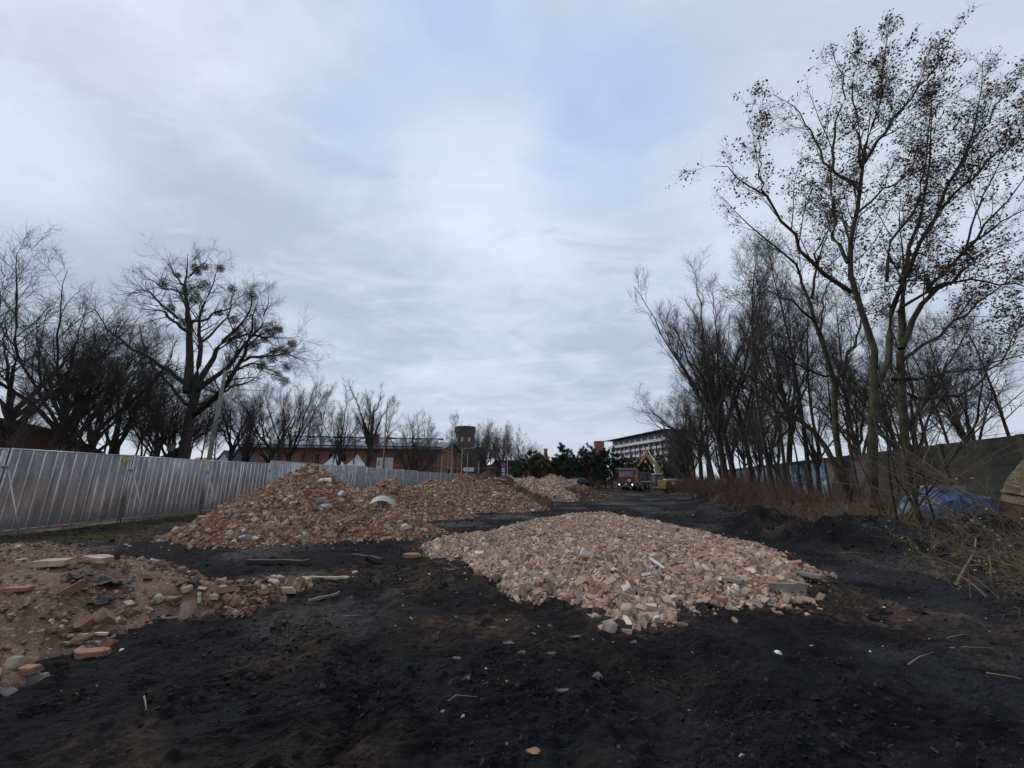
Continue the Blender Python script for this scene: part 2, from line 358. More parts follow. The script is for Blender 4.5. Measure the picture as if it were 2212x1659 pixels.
def terrain(x, y, fine=True):
    x = np.asarray(x, float); y = np.asarray(y, float); r = np.hypot(x, y)
    near = 1 - sstep(70, 110, r)
    h = .05 * fbm(x * .35, y * .35, 3, 3) * near
    h = h + .10 * sstep(-8.5, -12.5, x) * near
    s = side_of_bank(x, y) + .5 * fbm(x * .6, y * .6, 9, 3)
    h = h + (.46 + .10 * fbm(x * .25, y * .25, 21, 3)) * sstep(-.6, 1.9, s) * near
    far_rough = sstep(22, 30, y) * (1 - sstep(62, 70, y))
    h = h + far_rough * (.16 * fbm(x * .3, y * .45, 41, 4) + .10 * np.abs(fbm(x * .9, y * 1.3, 47, 3)))
    # excavated hollow round the digger
    d = np.hypot((x - 20.5) / 7.0, (y - 53.5) / 6.5)
    h = h - .95 * (1 - sstep(.45, 1.15, d))
    if fine:
        # crawler-track ripples and clods in the mud
        nf = 1 - sstep(16, 34, r); wx = fbm(x * .8, y * .8, 61, 3); wy = fbm(x * .7 + 9, y * .7, 67, 3)
        mud = nf * (1 - sstep(-.4, .8, s))
        ph = (y * .93 + x * -.30) * 2 * math.pi / .115 + wy * 11.0 + vnoise(x * 2.5, y * 2.5, 73) * 2.2
        band = sstep(.0, .5, vnoise(x * .75 + wy * .5, y * .16 + 3, 71) * .7 + .45) * (1 - sstep(.3, 2.2, x + .5 * (y - 3) * 0 + wx))
        lobe = sstep(-.35, .45, vnoise(x * 5.5 + wx, y * 3.2, 77))
        h = h + mud * .030 * (.35 + .65 * band) * lobe * (np.sin(ph) * .5 + .5) ** 1.6
        h = h + mud * .055 * np.abs(fbm(x * 2.1 + wx, y * 2.6, 83, 4)) + mud * .034 * fbm(x * 6.5, y * 7.5, 91, 3)
        h = h + mud * .016 * np.maximum(0, fbm(x * 16, y * 17, 95, 2)) * 1.6
        # ruts swinging off to the lower right
        u = x * .55 + (y - 3) * .28; h = h + mud * .03 * sstep(1.2, 2.6, x) * vnoise(u * 5.5 + wx * .6, (x * .4 - y * .5) * .5, 99)
        for path in RUTS:
            d_ = dist_line(x, y, path) + .035 * wx; ins = np.exp(-(d_ / .17) ** 2)
            h = h + mud * (-.055 * ins + .034 * np.exp(-((d_ - .30) / .085) ** 2) + .022 * ins * (np.sin((y * .9 + x * .45) * 2 * math.pi / .14 + np.sign(wy) * 1.2) > .1))
        lit = nf * sstep(-.2, 1.0, s); h = h + lit * .03 * np.abs(fbm(x * 5, y * 5, 103, 4))
    return h
def th(x, y): return float(terrain(np.array([x]), np.array([y]), True)[0])

def black_mound(x, y):
    h = 0 * x
    for (cx, cy, rx, ry, hh, rot) in ((8.75, 10.1, 1.5, 1.05, .50, -.9), (10.3, 9.4, 1.3, .8, .36, -.6), (9.5, 8.1, 1.1, .6, .26, -.9), (8.2, 11.6, .9, .8, .30, .3), (7.9, 12.9, 1.25, .9, .52, .2), (9.2, 15.8, 1.2, 1.8, .22, .2), (9.3, 18.8, 1.0, 1.5, .25, .1)):
        c, n = math.cos(rot), math.sin(rot); u = ((x - cx) * c + (y - cy) * n) / rx; v = (-(x - cx) * n + (y - cy) * c) / ry
        d = np.sqrt(u * u + v * v) + .34 * fbm(x * 1.6, y * 1.6, 131, 4); h = np.maximum(h, hh * 1.35 * (1 - sstep(.1, 1.25, d)))
    return h
def build_ground():
    a1 = np.linspace(R(-66), R(66), 420); a2 = np.linspace(R(66), R(294), 46)[1:-1]
    ang = np.concatenate([a1, a2]); na = len(ang)
    rr = np.concatenate([[.0], np.linspace(.4, 2.3, 8), 2.3 * np.exp(np.arange(1, 330) * math.log(9 / 2.3) / 330), 9 * np.exp(np.arange(0, 140) * math.log(40 / 9) / 140), 40 * np.exp(np.arange(0, 110) * math.log(4500 / 40) / 109)])
    nr = len(rr); A, Rr = np.meshgrid(ang, rr); X = np.sin(A) * Rr; Y = np.cos(A) * Rr
    Z = terrain(X, Y)
    bm_ = black_mound(X, Y); Z = Z + bm_ * (1 + .25 * fbm(X * 3, Y * 3, 137, 4)) + (bm_ > .02) * .11 * np.abs(fbm(X * 6, Y * 6, 139, 4))
    s = side_of_bank(X, Y) + .7 * fbm(X * .9, Y * .9, 9, 4); r = np.hypot(X, Y)
    leaf = sstep(.35, 1.1, s) * (1 - sstep(.05, .18, bm_))
    # brown trodden streaks
    br = sstep(.12, .5, fbm(X * .5 + 5, Y * .5, 151, 4) + .44 * sstep(1.6, 4.5, X) * (1 - sstep(5, 8, Y)) + .55 * sstep(24, 60, Y) + .18 * (1 - sstep(.2, 1.2, np.abs(sdf_poly(X, Y, OUT_A)))) )
    br = np.maximum(br, sstep(.2, -.6, sdf_poly(X, Y, OUT_A) * 0 + dist_line(X, Y, OUT_A + OUT_A[:1]) - .1) * .0)
    br = np.maximum(br, .95 * sstep(-9.0, -10.6, X + .8 * fbm(X, Y, 163, 3)) * (1 - sstep(.2, .9, 1 - np.hypot((X + 9.2) / 2.6, (Y - 10.6) / 1.5) * .8)))
    br = np.maximum(br, sstep(60, 64, Y) * .9)
    br = np.maximum(br, .9 * sstep(-.75, -.05, sdf_poly(X, Y, OUT_E) + .35 * fbm(X * 1.6, Y * 1.6, 173, 3)))
    grass = sstep(-10.6, -11.6, X + .7 * fbm(X * 1.2, Y * 1.2, 167, 3)) * sstep(-.35, .15, fbm(X * .9, Y * .9, 171, 3)) * (1 - sstep(40, 60, Y)) * sstep(3, 6, Y)
    grass = np.maximum(grass, .8 * sstep(-16, -19, X) * (1 - sstep(150, 220, r)))
    far = sstep(75, 120, r)
    wet = sstep(.05, .45, fbm(X * .55 + 2, Y * .55 + 3, 181, 4) + .3 * np.exp(-((X - .6) / 1.4) ** 2 - ((Y - 3.2) / 1.6) ** 2))
    cols = np.stack([br * (1 - leaf), np.maximum(grass, far * .5), leaf, wet], -1).reshape(-1, 4)
    V = np.stack([X, Y, Z], -1).reshape(-1, 3)
    i = np.arange(1, nr - 1)[:, None] * na; j = np.arange(na)[None, :]; jn = (j + 1) % na
    quads = np.stack([i + j, i + na + j, i + na + jn, i + jn], -1).reshape(-1, 4)[:, ::-1]
    jt = np.arange(na); tris = np.stack([np.zeros(na), na + jt, na + (jt + 1) % na], -1)[:, ::-1]
    me = np_mesh('ground', V, quads, tris, cols={'mask': cols}, smooth=True)
    return me
gm = D.materials.new('burnt_black_mud'); gm.use_nodes = True; t = gm.node_tree; b = t.nodes['Principled BSDF']
pos = nd(t, 'ShaderNodeNewGeometry').outputs['Position']
att = nd(t, 'ShaderNodeAttribute', attribute_name='mask'); sp = nd(t, 'ShaderNodeSeparateColor'); t.links.new(att.outputs['Color'], sp.inputs[0])
wet = att.outputs['Alpha']
mp_ = nd(t, 'ShaderNodeMapping'); mp_.inputs['Scale'].default_value = (.62, 1.35, 1); mp_.inputs['Rotation'].default_value = (0, 0, .25); t.links.new(pos, mp_.inputs[0])
n1 = noise(t, pos, 1.6, 6, .6, .5); n2 = noise(t, mp_.outputs[0], 14, 7, .68, .5); n3 = noise(t, pos, 70, 4, .7); n4 = noise(t, pos, 4.5, 5, .6, .6)
c = mixc(t, rng_(t, n1, .35, .7), (.0085, .0080, .0085), (.0190, .0185, .0205))
c = mixc(t, rng_(t, n2, .58, .75), c, (.027, .024, .023))
brm = mth(t, 'MULTIPLY', sp.outputs[0], rng_(t, n4, .36, .60)); c = mixc(t, brm, c, mixc(t, rng_(t, n2, .4, .65), (.042, .030, .023), (.115, .078, .056)))
# scattered pale grit
vo = nd(t, 'ShaderNodeTexVoronoi'); vo.inputs['Scale'].default_value = 9; t.links.new(pos, vo.inputs[0])
grit = mth(t, 'MULTIPLY', rng_(t, vo.outputs['Distance'], .11, .07), rng_(t, noise(t, pos, 2.2, 3), .55, .66))
c = mixc(t, mth(t, 'MULTIPLY', grit, .8), c, (.30, .25, .20))
gcol = mixc(t, rng_(t, n3, .3, .7), (.030, .032, .012), (.085, .080, .032))
c = mixc(t, mth(t, 'MULTIPLY', sp.outputs[1], rng_(t, n4, .35, .6)), c, gcol)
vl = nd(t, 'ShaderNodeTexVoronoi'); vl.inputs['Scale'].default_value = 15; vl.inputs['Randomness'].default_value = 1; t.links.new(pos, vl.inputs[0])
lr = nd(t, 'ShaderNodeValToRGB'); lsep = nd(t, 'ShaderNodeSeparateColor'); t.links.new(vl.outputs['Color'], lsep.inputs[0]); t.links.new(lsep.outputs[0], lr.inputs[0])
e = lr.color_ramp.elements; e[0].color = (.022, .016, .012, 1); e[1].color = (.15, .11, .075, 1)
for p_, c_ in ((.35, (.042, .027, .017, 1)), (.6, (.05, .044, .018, 1)), (.8, (.085, .052, .030, 1))): el = e.new(p_); el.color = c_
c = mixc(t, mth(t, 'MULTIPLY', sp.outputs[2], rng_(t, n2, .30, .5)), c, lr.outputs[0])
t.links.new(c, b.inputs['Base Color'])
rg = mth(t, 'SUBTRACT', .88, mth(t, 'MULTIPLY', mth(t, 'MULTIPLY', wet, .42), rng_(t, n2, .62, .42)))
t.links.new(rg, b.inputs['Roughness']); t.links.new(mth(t, 'ADD', .10, mth(t, 'MULTIPLY', wet, .14)), b.inputs['Specular IOR Level'])
h = mth(t, 'ADD', mth(t, 'MULTIPLY', n2, 1.0), mth(t, 'MULTIPLY', n3, .28)); h = mth(t, 'ADD', h, mth(t, 'MULTIPLY', mth(t, 'MULTIPLY', sp.outputs[2], vl.outputs['Distance']), -.8))
wv_ = nd(t, 'ShaderNodeTexWave', wave_type='BANDS', bands_direction='Y', wave_profile='SIN'); wv_.inputs['Scale'].default_value = 3.6; wv_.inputs['Distortion'].default_value = 9.0; wv_.inputs['Detail'].default_value = 4; wv_.inputs['Detail Scale'].default_value = 2.6; wv_.inputs['Detail Roughness'].default_value = .65
mp2 = nd(t, 'ShaderNodeMapping'); mp2.inputs['Rotation'].default_value = (0, 0, -.3); t.links.new(pos, mp2.inputs[0]); t.links.new(mp2.outputs[0], wv_.inputs[0])
tread = mth(t, 'MULTIPLY', wv_.outputs['Fac'], rng_(t, noise(t, pos, .9, 3), .40, .58)); h = mth(t, 'ADD', h, mth(t, 'MULTIPLY', mth(t, 'MULTIPLY', tread, mth(t, 'SUBTRACT', 1.0, sp.outputs[2])), .55))
bp = nd(t, 'ShaderNodeBump'); bp.inputs['Distance'].default_value = .07; bp.inputs['Strength'].default_value = 1.0; t.links.new(h, bp.inputs['Height']); t.links.new(bp.outputs[0], b.inputs['Normal'])
g = link('ground', build_ground(), gm, smooth=True); tag(g, kind='structure')

# ------------------------------------------------------------------ rubble pieces
def hull_piece(rs, n, scale):
    bm = bmesh.new()
    for i in range(n):
        p = rs.normal(size=3); p /= np.linalg.norm(p); p *= rs.uniform(.82, 1.0); bm.verts.new(p * scale)
    r = bmesh.ops.convex_hull(bm, input=bm.verts)
    loose = [v for v in bm.verts if not v.link_faces]; bmesh.ops.delete(bm, geom=loose, context='VERTS')
    bmesh.ops.triangulate(bm, faces=bm.faces)
    return bm
def brick_piece(rs, cuts):
    bm = bmesh.new(); bmesh.ops.create_cube(bm, size=2.0)
    dims = (1.0, .55, .36)
    for v in bm.verts:
        v.co = Vector([v.co[i] * dims[i] * rs.uniform(.9, 1.06) for i in range(3)])
    for k in range(cuts):
        nrm = Vector(rs.normal(size=3) * (1, .7, .5)).normalized(); ext = max(v.co.dot(nrm) for v in bm.verts)
        r = bmesh.ops.bisect_plane(bm, geom=bm.verts[:] + bm.edges[:] + bm.faces[:], plane_co=nrm * ext * rs.uniform(.62, .85), plane_no=nrm, clear_outer=True)
        ed = [x for x in r['geom_cut'] if isinstance(x, bmesh.types.BMEdge)]
        if ed: bmesh.ops.edgeloop_fill(bm, edges=ed)
    bmesh.ops.triangulate(bm, faces=bm.faces)
    return bm
rs = np.random.RandomState(5)
PIECES = []                                        # (kind, mesh source bmesh arrays)
for i in range(9):
    bm = brick_piece(rs, [1, 2, 3, 2, 3, 0, 2, 4, 1][i]); PIECES.append(('brick', bm))
for i in range(9):
    bm = hull_piece(rs, 12 + i % 5, Vector((1, rs.uniform(.6, .95), rs.uniform(.42, .75)))); PIECES.append(('stone', bm))
PARR = []
for kind, bm in PIECES:
    bm.verts.ensure_lookup_table(); bm.verts.index_update()
    PARR.append((kind, np.array([v.co[:] for v in bm.verts]), np.array([[v.index for v in f.verts] for f in bm.faces])))
PIECE_ME = {}
def piece_mesh(i, key):
    if (i, key) not in PIECE_ME:
        k, V, F = PARR[i]
        me = np_mesh(k, V, tris=F); me.materials.append(M[key + '_obj']); PIECE_ME[(i, key)] = me
    return PIECE_ME[(i, key)]
def rotmats(rs, n, flat):
    """random orientations; flat = how far pieces lie down (0 tumbling, 1 flat)"""
    tilt = rs.normal(size=(n, 2)) * (1.15 - flat); yaw = rs.uniform(0, 2 * np.pi, n)
    cx, sx, cy, sy, cz, sz = np.cos(tilt[:, 0]), np.sin(tilt[:, 0]), np.cos(tilt[:, 1]), np.sin(tilt[:, 1]), np.cos(yaw), np.sin(yaw)
    Z = np.zeros(n); O = np.ones(n)
    Rx = np.stack([O, Z, Z, Z, cx, -sx, Z, sx, cx], -1).reshape(-1, 3, 3); Ry = np.stack([cy, Z, sy, Z, O, Z, -sy, Z, cy], -1).reshape(-1, 3, 3)
    Rz = np.stack([cz, -sz, Z, sz, cz, Z, Z, Z, O], -1).reshape(-1, 3, 3)
    return Rz @ Ry @ Rx
def pieces(root, key, P, S, seed, flat=.5, nobj=300, names=None, rnd=None):
    """P positions (world), S half lengths; the 300 largest seen from the front are objects, the rest one bulk part"""
    rs = np.random.RandomState(seed); n = len(P); Rm = rotmats(rs, n, flat); var = rs.randint(0, len(PARR), n)
    S3 = S[:, None] * np.stack([np.ones(n), rs.uniform(.75, 1.25, n), rs.uniform(.7, 1.3, n)], -1)
    app = S / np.maximum(1.0, np.hypot(P[:, 0], P[:, 1])); order = np.argsort(-app); big = order[:nobj]; rest = order[nobj:]
    base = Vector(root.location)
    for i in big:
        v = int(var[i]); o = D.objects.new(PARR[v][0], piece_mesh(v, key)); C.objects.link(o); o.parent = root
        m = Matrix([list(Rm[i][k]) for k in range(3)]).to_4x4()
        o.matrix_local = Matrix.Translation(Vector(P[i]) - base) @ m @ Matrix.Diagonal((*S3[i], 1))
    if len(rest) == 0: return
    rs2 = np.random.RandomState(seed + 1); R_ = Rm[rest]; sy_ = np.clip(-R_[:, 2, 0], -1, 1)
    eul = np.stack([np.arctan2(R_[:, 2, 1], R_[:, 2, 2]), np.arcsin(sy_), np.arctan2(R_[:, 1, 0], R_[:, 0, 0])], -1)
    me = D.meshes.new('rubble'); me.vertices.add(len(rest)); me.vertices.foreach_set('co', (P[rest] - np.array(base)).astype(np.float32).ravel())
    for nm_, arr in (('rot', eul), ('scl', S3[rest])):
        at_ = me.attributes.new(nm_, 'FLOAT_VECTOR', 'POINT'); at_.data.foreach_set('vector', arr.astype(np.float32).ravel())
    at_ = me.attributes.new('rnd', 'FLOAT', 'POINT'); at_.data.foreach_set('value', rs2.uniform(0, 1, len(rest)).astype(np.float32))
    at_ = me.attributes.new('vid', 'INT', 'POINT'); at_.data.foreach_set('value', rs2.randint(0, NVAR, len(rest)).astype(np.int32))
    o = D.objects.new('rubble', me); C.objects.link(o); o.parent = root; o['kind'] = 'stuff'; me.materials.append(M[key + '_att'])
    md = o.modifiers.new('pieces', 'NODES'); md.node_group = rubble_nodes(key)
NVAR = 14
RN = {}
def rubble_nodes(key):
    """sets a small broken piece on every point, turned and sized by the point's attributes"""
    if key in RN: return RN[key]
    g_ = D.node_groups.new('rubble_pieces_' + key, 'GeometryNodeTree'); g_.interface.new_socket('Geometry', in_out='INPUT', socket_type='NodeSocketGeometry'); g_.interface.new_socket('Geometry', in_out='OUTPUT', socket_type='NodeSocketGeometry')
    N = g_.nodes.new; L_ = g_.links.new; gi = N('NodeGroupInput'); go = N('NodeGroupOutput'); g2i = N('GeometryNodeGeometryToInstance')
    for k in range(NVAR):
        if k % 2 == 0: c_ = N('GeometryNodeMeshCube'); c_.inputs['Size'].default_value = (1.9, (1.05, 1.3, .9)[k % 3], (.72, .95)[k % 4 // 2]); j = .26; geo_ = c_.outputs[0]
        else: c_ = N('GeometryNodeMeshIcoSphere'); c_.inputs['Radius'].default_value = 1.0; c_.inputs['Subdivisions'].default_value = 1; j = .24; geo_ = c_.outputs[0]
        if k % 2: tr = N('GeometryNodeTransform'); tr.inputs['Scale'].default_value = (1, (.7, .85, .6)[k % 3], (.5, .7)[k % 4 // 2]); L_(geo_, tr.inputs[0]); geo_ = tr.outputs[0]
        rv = N('FunctionNodeRandomValue'); rv.data_type = 'FLOAT_VECTOR'; rv.inputs[0].default_value = (-j, -j, -j); rv.inputs[1].default_value = (j, j, j); rv.inputs['Seed'].default_value = 11 + k
        sp_ = N('GeometryNodeSetPosition'); L_(geo_, sp_.inputs[0]); L_(rv.outputs[0], sp_.inputs['Offset'])
        sm = N('GeometryNodeSetMaterial'); sm.inputs['Material'].default_value = M[key + '_att']; L_(sp_.outputs[0], sm.inputs[0]); L_(sm.outputs[0], g2i.inputs[0])
    ip = N('GeometryNodeInstanceOnPoints'); ip.inputs['Pick Instance'].default_value = True; L_(gi.outputs[0], ip.inputs['Points']); L_(g2i.outputs[0], ip.inputs['Instance'])
    def na(nm_, ty):
        n_ = N('GeometryNodeInputNamedAttribute'); n_.data_type = ty; n_.inputs[0].default_value = nm_; return n_.outputs[0]
    L_(na('vid', 'INT'), ip.inputs['Instance Index']); L_(na('scl', 'FLOAT_VECTOR'), ip.inputs['Scale'])
    er = N('FunctionNodeEulerToRotation'); L_(na('rot', 'FLOAT_VECTOR'), er.inputs[0]); L_(er.outputs[0], ip.inputs['Rotation']); L_(ip.outputs[0], go.inputs[0])
    RN[key] = g_; return g_
def heap_core(root, name, hf, x0, x1, y0, y1, n, m, sink=.12):
    X, Y = np.meshgrid(np.linspace(x0, x1, n), np.linspace(y0, y1, n)); H = hf(X, Y)
    T = terrain(X, Y, False); Z = np.where(H > .01, T + H - .015, T - sink)
    b_ = root.location; V = np.stack([X - b_[0], Y - b_[1], Z - b_[2]], -1).reshape(-1, 3)
    i = np.arange(n - 1)[:, None] * n; j = np.arange(n - 1)[None]; q = np.stack([i + j, i + j + 1, i + n + j + 1, i + n + j], -1).reshape(-1, 4)
    keep = (H.reshape(-1)[q] > .005).any(1)
    me = np_mesh(name, V, q[keep], smooth=True); return link(name, me, m, root, smooth=True)
def cones(x, y, peaks, slope, seed, k=7.0, amp=.12, fr=.8):
    ex = 0
    for (cx, cy, h) in peaks: ex = ex + np.exp(k * np.clip(h - slope * np.hypot(x - cx, y - cy), -6, 6))
    H = np.log(ex) / k
    return H + amp * fbm(x * fr, y * fr, seed, 4) * sstep(-.1, .5, H)
def scatter(hf, box, n, seed, dens=None, toe=.0):
    rs = np.random.RandomState(seed); x = rs.uniform(box[0], box[1], n * 3); y = rs.uniform(box[2], box[3], n * 3); H = hf(x, y)
    p = (H > .0).astype(float)
    if toe: p = np.maximum(p, np.exp(np.minimum(H, 0) / toe) * .35 * (H <= 0))
    if dens is not None: p = p * dens(x, y, H)
    k = rs.uniform(0, 1, len(x)) < p; x, y, H = x[k][:n], y[k][:n], H[k][:n]
    return x, y, np.maximum(H, 0) + terrain(x, y, False)

# --- heap of reddish brick rubble, the tall one on the left
pk_b = [(-6.8, 13.4, 2.05), (-7.7, 13.6, 1.2), (-6.2, 13.2, 1.5), (-5.2, 13.1, 1.15), (-4.2, 12.8, .98), (-3.4, 12.5, .72)]
hb = lambda x, y: cones(x, y, pk_b, .60, 201, k=9.0) - .03
r_b = empty('rubble_heap', (-6.8, 13.4, 0), 'tall peaked heap of reddish broken bricks beside the metal fence, nearest of the high heaps', 'rubble heap')
heap_core(r_b, 'rubble_core', hb, -11.5, -1.2, 8.8, 18.2, 150, M['dust_red'])
x, y, z = scatter(hb, (-11.6, -1, 8.4, 17.4), 36000, 1, lambda x, y, H: np.where(y < 14.6, 1.0, .35), toe=.06)
rs1 = np.random.RandomState(11); S = np.clip(rs1.lognormal(-3.28, .48, len(x)), .02, .17)
pieces(r_b, 'red', np.stack([x, y, z + S * .22], -1), S, 21, flat=.35)
# --- second heap behind it
pk_c = [(-5.6, 18.2, 1.6), (-7.2, 18.9, .5), (-4.2, 18.4, 1.25), (-3.2, 18.1, .8)]
hc = lambda x, y: cones(x, y, pk_c, .55, 211) - .03
r_c = empty('rubble_heap', (-5.6, 18.2, 0), 'rounded brick rubble heap just behind and right of the tall peaked heap', 'rubble heap')
heap_core(r_c, 'rubble_core', hc, -10, -1, 14.5, 22, 90, M['dust_red'])
x, y, z = scatter(hc, (-10, -1, 14.6, 20.5), 13000, 2, lambda x, y, H: np.where(y < 19, 1.0, .3), toe=.05)
S = np.clip(rs1.lognormal(-3.15, .45, len(x)), .03, .17); pieces(r_c, 'red', np.stack([x, y, z + S * .2], -1), S, 22, flat=.35, nobj=200)
# --- broad third heap
pk_d = [(-2.7, 23.2, 1.85), (-4.6, 22.8, 1.62), (-1.3, 22.9, 1.6), (-.4, 22.6, 1.2), (-3.6, 21.8, 1.3), (-6.2, 23.4, 1.3)]
hd = lambda x, y: cones(x, y, pk_d, .56, 221, amp=.2) - .03
r_d = empty('rubble_heap', (-2.7, 23, 0), 'broad brown rubble heap with white scraps in front of the dark soil ridge', 'rubble heap')
heap_core(r_d, 'rubble_core', hd, -9.5, 3, 18.5, 27.5, 100, M['soil_brown'])
x, y, z = scatter(hd, (-9.5, 3, 18.4, 25), 20000, 3, lambda x, y, H: np.where(y < 23.4, 1.0, .25), toe=.06)
S = np.clip(rs1.lognormal(-3.1, .45, len(x)), .03, .17); pieces(r_d, 'red', np.stack([x, y, z + S * .2], -1), S, 23, flat=.35, nobj=250)
# --- dark soil ridge
pk_f = [(-1.7, 28.6, 2.25), (-2.9, 29.2, 2.0), (-.5, 27.6, 1.95), (.5, 26.6, 1.4), (1.4, 25.6, .9), (2.0, 25.1, .55)]
hfz = lambda x, y: cones(x, y, pk_f, .68, 231, amp=.18, fr=1.1) - .02
r_f = empty('soil_heap', (-1.7, 28.6, 0), 'dark brown soil ridge sloping down to the right behind the broad rubble heap', 'soil heap')
heap_core(r_f, 'soil_mass', hfz, -7, 4, 22.5, 33.5, 130, M['soil_dark'])
x, y, z = scatter(hfz, (-6, 4, 23, 29), 500, 4, toe=.1); S = np.clip(rs1.lognormal(-2.9, .4, len(x)), .03, .12)
pieces(r_f, 'brown', np.stack([x, y, z], -1), S, 24, nobj=40)
# --- far pale heap
pk_g = [(-.4, 33.5, 1.85), (1.6, 35.5, 1.85), (3.8, 38.2, 2.05), (5.0, 39, 1.7), (6.1, 39.5, 1.15), (1.5, 31.2, 1.45), (2.9, 30.2, .85), (3.4, 33, 1.15), (5.6, 36, .9)]
hg = lambda x, y: cones(x, y, pk_g, .50, 241, amp=.22, fr=.7) - .03
r_g = empty('rubble_heap', (2.5, 35, 0), 'long pale pinkish rubble heap furthest along the row, in front of the pines', 'rubble heap')
heap_core(r_g, 'rubble_core', hg, -5.5, 9.5, 26, 44, 130, M['dust_pale'])
x, y, z = scatter(hg, (-5.5, 9.5, 26.5, 40), 12000, 5, lambda x, y, H: np.where(((y - 33) * .7 + (x - 3) * .9 > 1.2) & (y < 38), .12, np.where(y < 38.5, 1.0, .7)), toe=.06)
S = np.clip(rs1.lognormal(-2.75, .4, len(x)), .04, .2); pieces(r_g, 'pale', np.stack([x, y, z + S * .2], -1), S, 25, flat=.35, nobj=200)
hgr = lambda x, y: cones(x, y, [(5.6, 35.2, 1.15), (6.8, 36.2, .85), (4.6, 34.2, .95), (7.7, 37.5, .5)], .42, 245, amp=.25, fr=1.3) - .03
r_gr = empty('soil_heap', (5.6, 35, 0), 'low reddish soil heap at the right foot of the far pale heap', 'soil heap')
heap_core(r_gr, 'soil_mass', hgr, 1, 10.5, 31, 41, 80, M['soil_red'])
x, y, z = scatter(hgr, (1, 10.5, 31, 39), 900, 55, toe=.1); S = np.clip(rs1.lognormal(-2.9, .5, len(x)), .03, .16); pieces(r_gr, 'brown', np.stack([x, y, z], -1), S, 56, nobj=30)
# --- flattened pale rubble spread in the foreground
def he(x, y):
    d = sdf_poly(x, y, OUT_E) + .28 * fbm(x * 1.1, y * 1.1, 251, 3)
    top = .38 + .16 * fbm(x * .7, y * .7, 257, 4) + .05 * fbm(x * 3, y * 3, 259, 3) + .10 * np.exp(-((x - 2.6) / 1.5) ** 2 - ((y - 6.6) / 1.2) ** 2)
    return np.where(d > 0, top * (1 - np.exp(-np.maximum(d, 0) / .75)), d)
r_e = empty('rubble_spread', (2.5, 9, 0), 'wide flattened spread of pale beige crushed brick and stone in the foreground', 'rubble spread')
heap_core(r_e, 'rubble_core', he, -3.6, 9.5, 3.2, 25, 210, M['dust_pale'])
def de(x, y, H): return np.clip(1.25 - (y - 4) * .05, .35, 1) * (1 - .25 * (fbm(x * .6, y * .6, 261, 2) > .1))
x, y, z = scatter(he, (-3.6, 9.5, 3.2, 25), 140000, 6, de, toe=.09)
rs1 = np.random.RandomState(12); front = np.clip(1 - (y - 4.5) / 5.5, 0, 1)
edge = 1 - sstep(.0, 1.6, sdf_poly(x, y, OUT_E)); big = np.clip(front * .75 + edge * .35 * (y < 12), 0, 1)
S = np.clip(rs1.lognormal(-4.34, .54, len(x)) * (1 + big * .95) * np.clip(.8 + y * .022, 1, 1.35), .009, .11)
sel = rs1.uniform(0, 1, len(x)); S = np.where(sel < .045 * (big + .15), np.clip(S * 2.1, .035, .11), S)
pieces(r_e, 'pale', np.stack([x, y, z + S * .25], -1), S, 26, flat=.45)
# --- low brown mound in the left foreground
def ha(x, y):
    d = sdf_poly(x, y, OUT_A) + .22 * fbm(x * 1.3, y * 1.3, 271, 3)
    top = .60 + .26 * fbm(x * .7, y * .7, 277, 4) + .10 * np.exp(-((x + 5.4) / 1.0) ** 2 - ((y - 7.8) / 1.2) ** 2)
    return np.where(d > 0, top * (1 - np.exp(-np.maximum(d, 0) / .9)) + .05 * np.abs(fbm(x * 4, y * 4, 279, 4)), d)
r_a = empty('soil_mound', (-6, 6, 0), 'low mound of brown soil mixed with bricks in the left foreground', 'soil mound')
heap_core(r_a, 'soil_mass', ha, -13, -2.2, 2.0, 10.5, 230, M['soil_brown'])
def da(x, y, H):
    d = sdf_poly(x, y, OUT_A); fr = (1 - sstep(.1, 1.1, d)) * sstep(-.5, .8, (x + 3.5) * .0 + 7.6 - y)
    return np.clip(.16 + .9 * fr * (fbm(x * .9, y * .9, 283, 2) > -.25) + .25 * (fbm(x * 1.1, y * 1.1, 281, 3) > .15), 0, 1)
x, y, z = scatter(ha, (-12, -2.2, 2.2, 9.8), 14000, 7, da, toe=.05)
rs1 = np.random.RandomState(13); d = sdf_poly(x, y, OUT_A); S = np.clip(rs1.lognormal(-4.4, .62, len(x)) * (1 + 1.0 * (1 - sstep(.2, 1.0, d)) * (y < 7)), .010, .12)
pieces(r_a, 'brown', np.stack([x, y, z + S * .12], -1), S, 27, flat=.6)
# --- crumbs and pebbles pressed into the mud
x = rs1.uniform(-6, 12, 1500); y = rs1.uniform(2.4, 24, 1500); k = (side_of_bank(x, y) < 0) & (sdf_poly(x, y, OUT_E) < .1) & (sdf_poly(x, y, OUT_A) < 0)
k &= (fbm(x * .6, y * .6, 291, 3) + .8 * (np.abs(sdf_poly(x, y, OUT_E)) < 1.0) > .12); x, y = x[k], y[k]
S = np.clip(rs1.lognormal(-4.5, .5, len(x)) * (.8 + y * .04), .004, .05)
r_p = empty('loose_pebbles', (0, 0, 0), 'small pale pebbles and brick crumbs scattered over the black mud', 'pebbles'); tag(r_p, kind='stuff')
pieces(r_p, 'pale', np.stack([x, y, terrain(x, y) + S * .25], -1), S, 28, nobj=0)


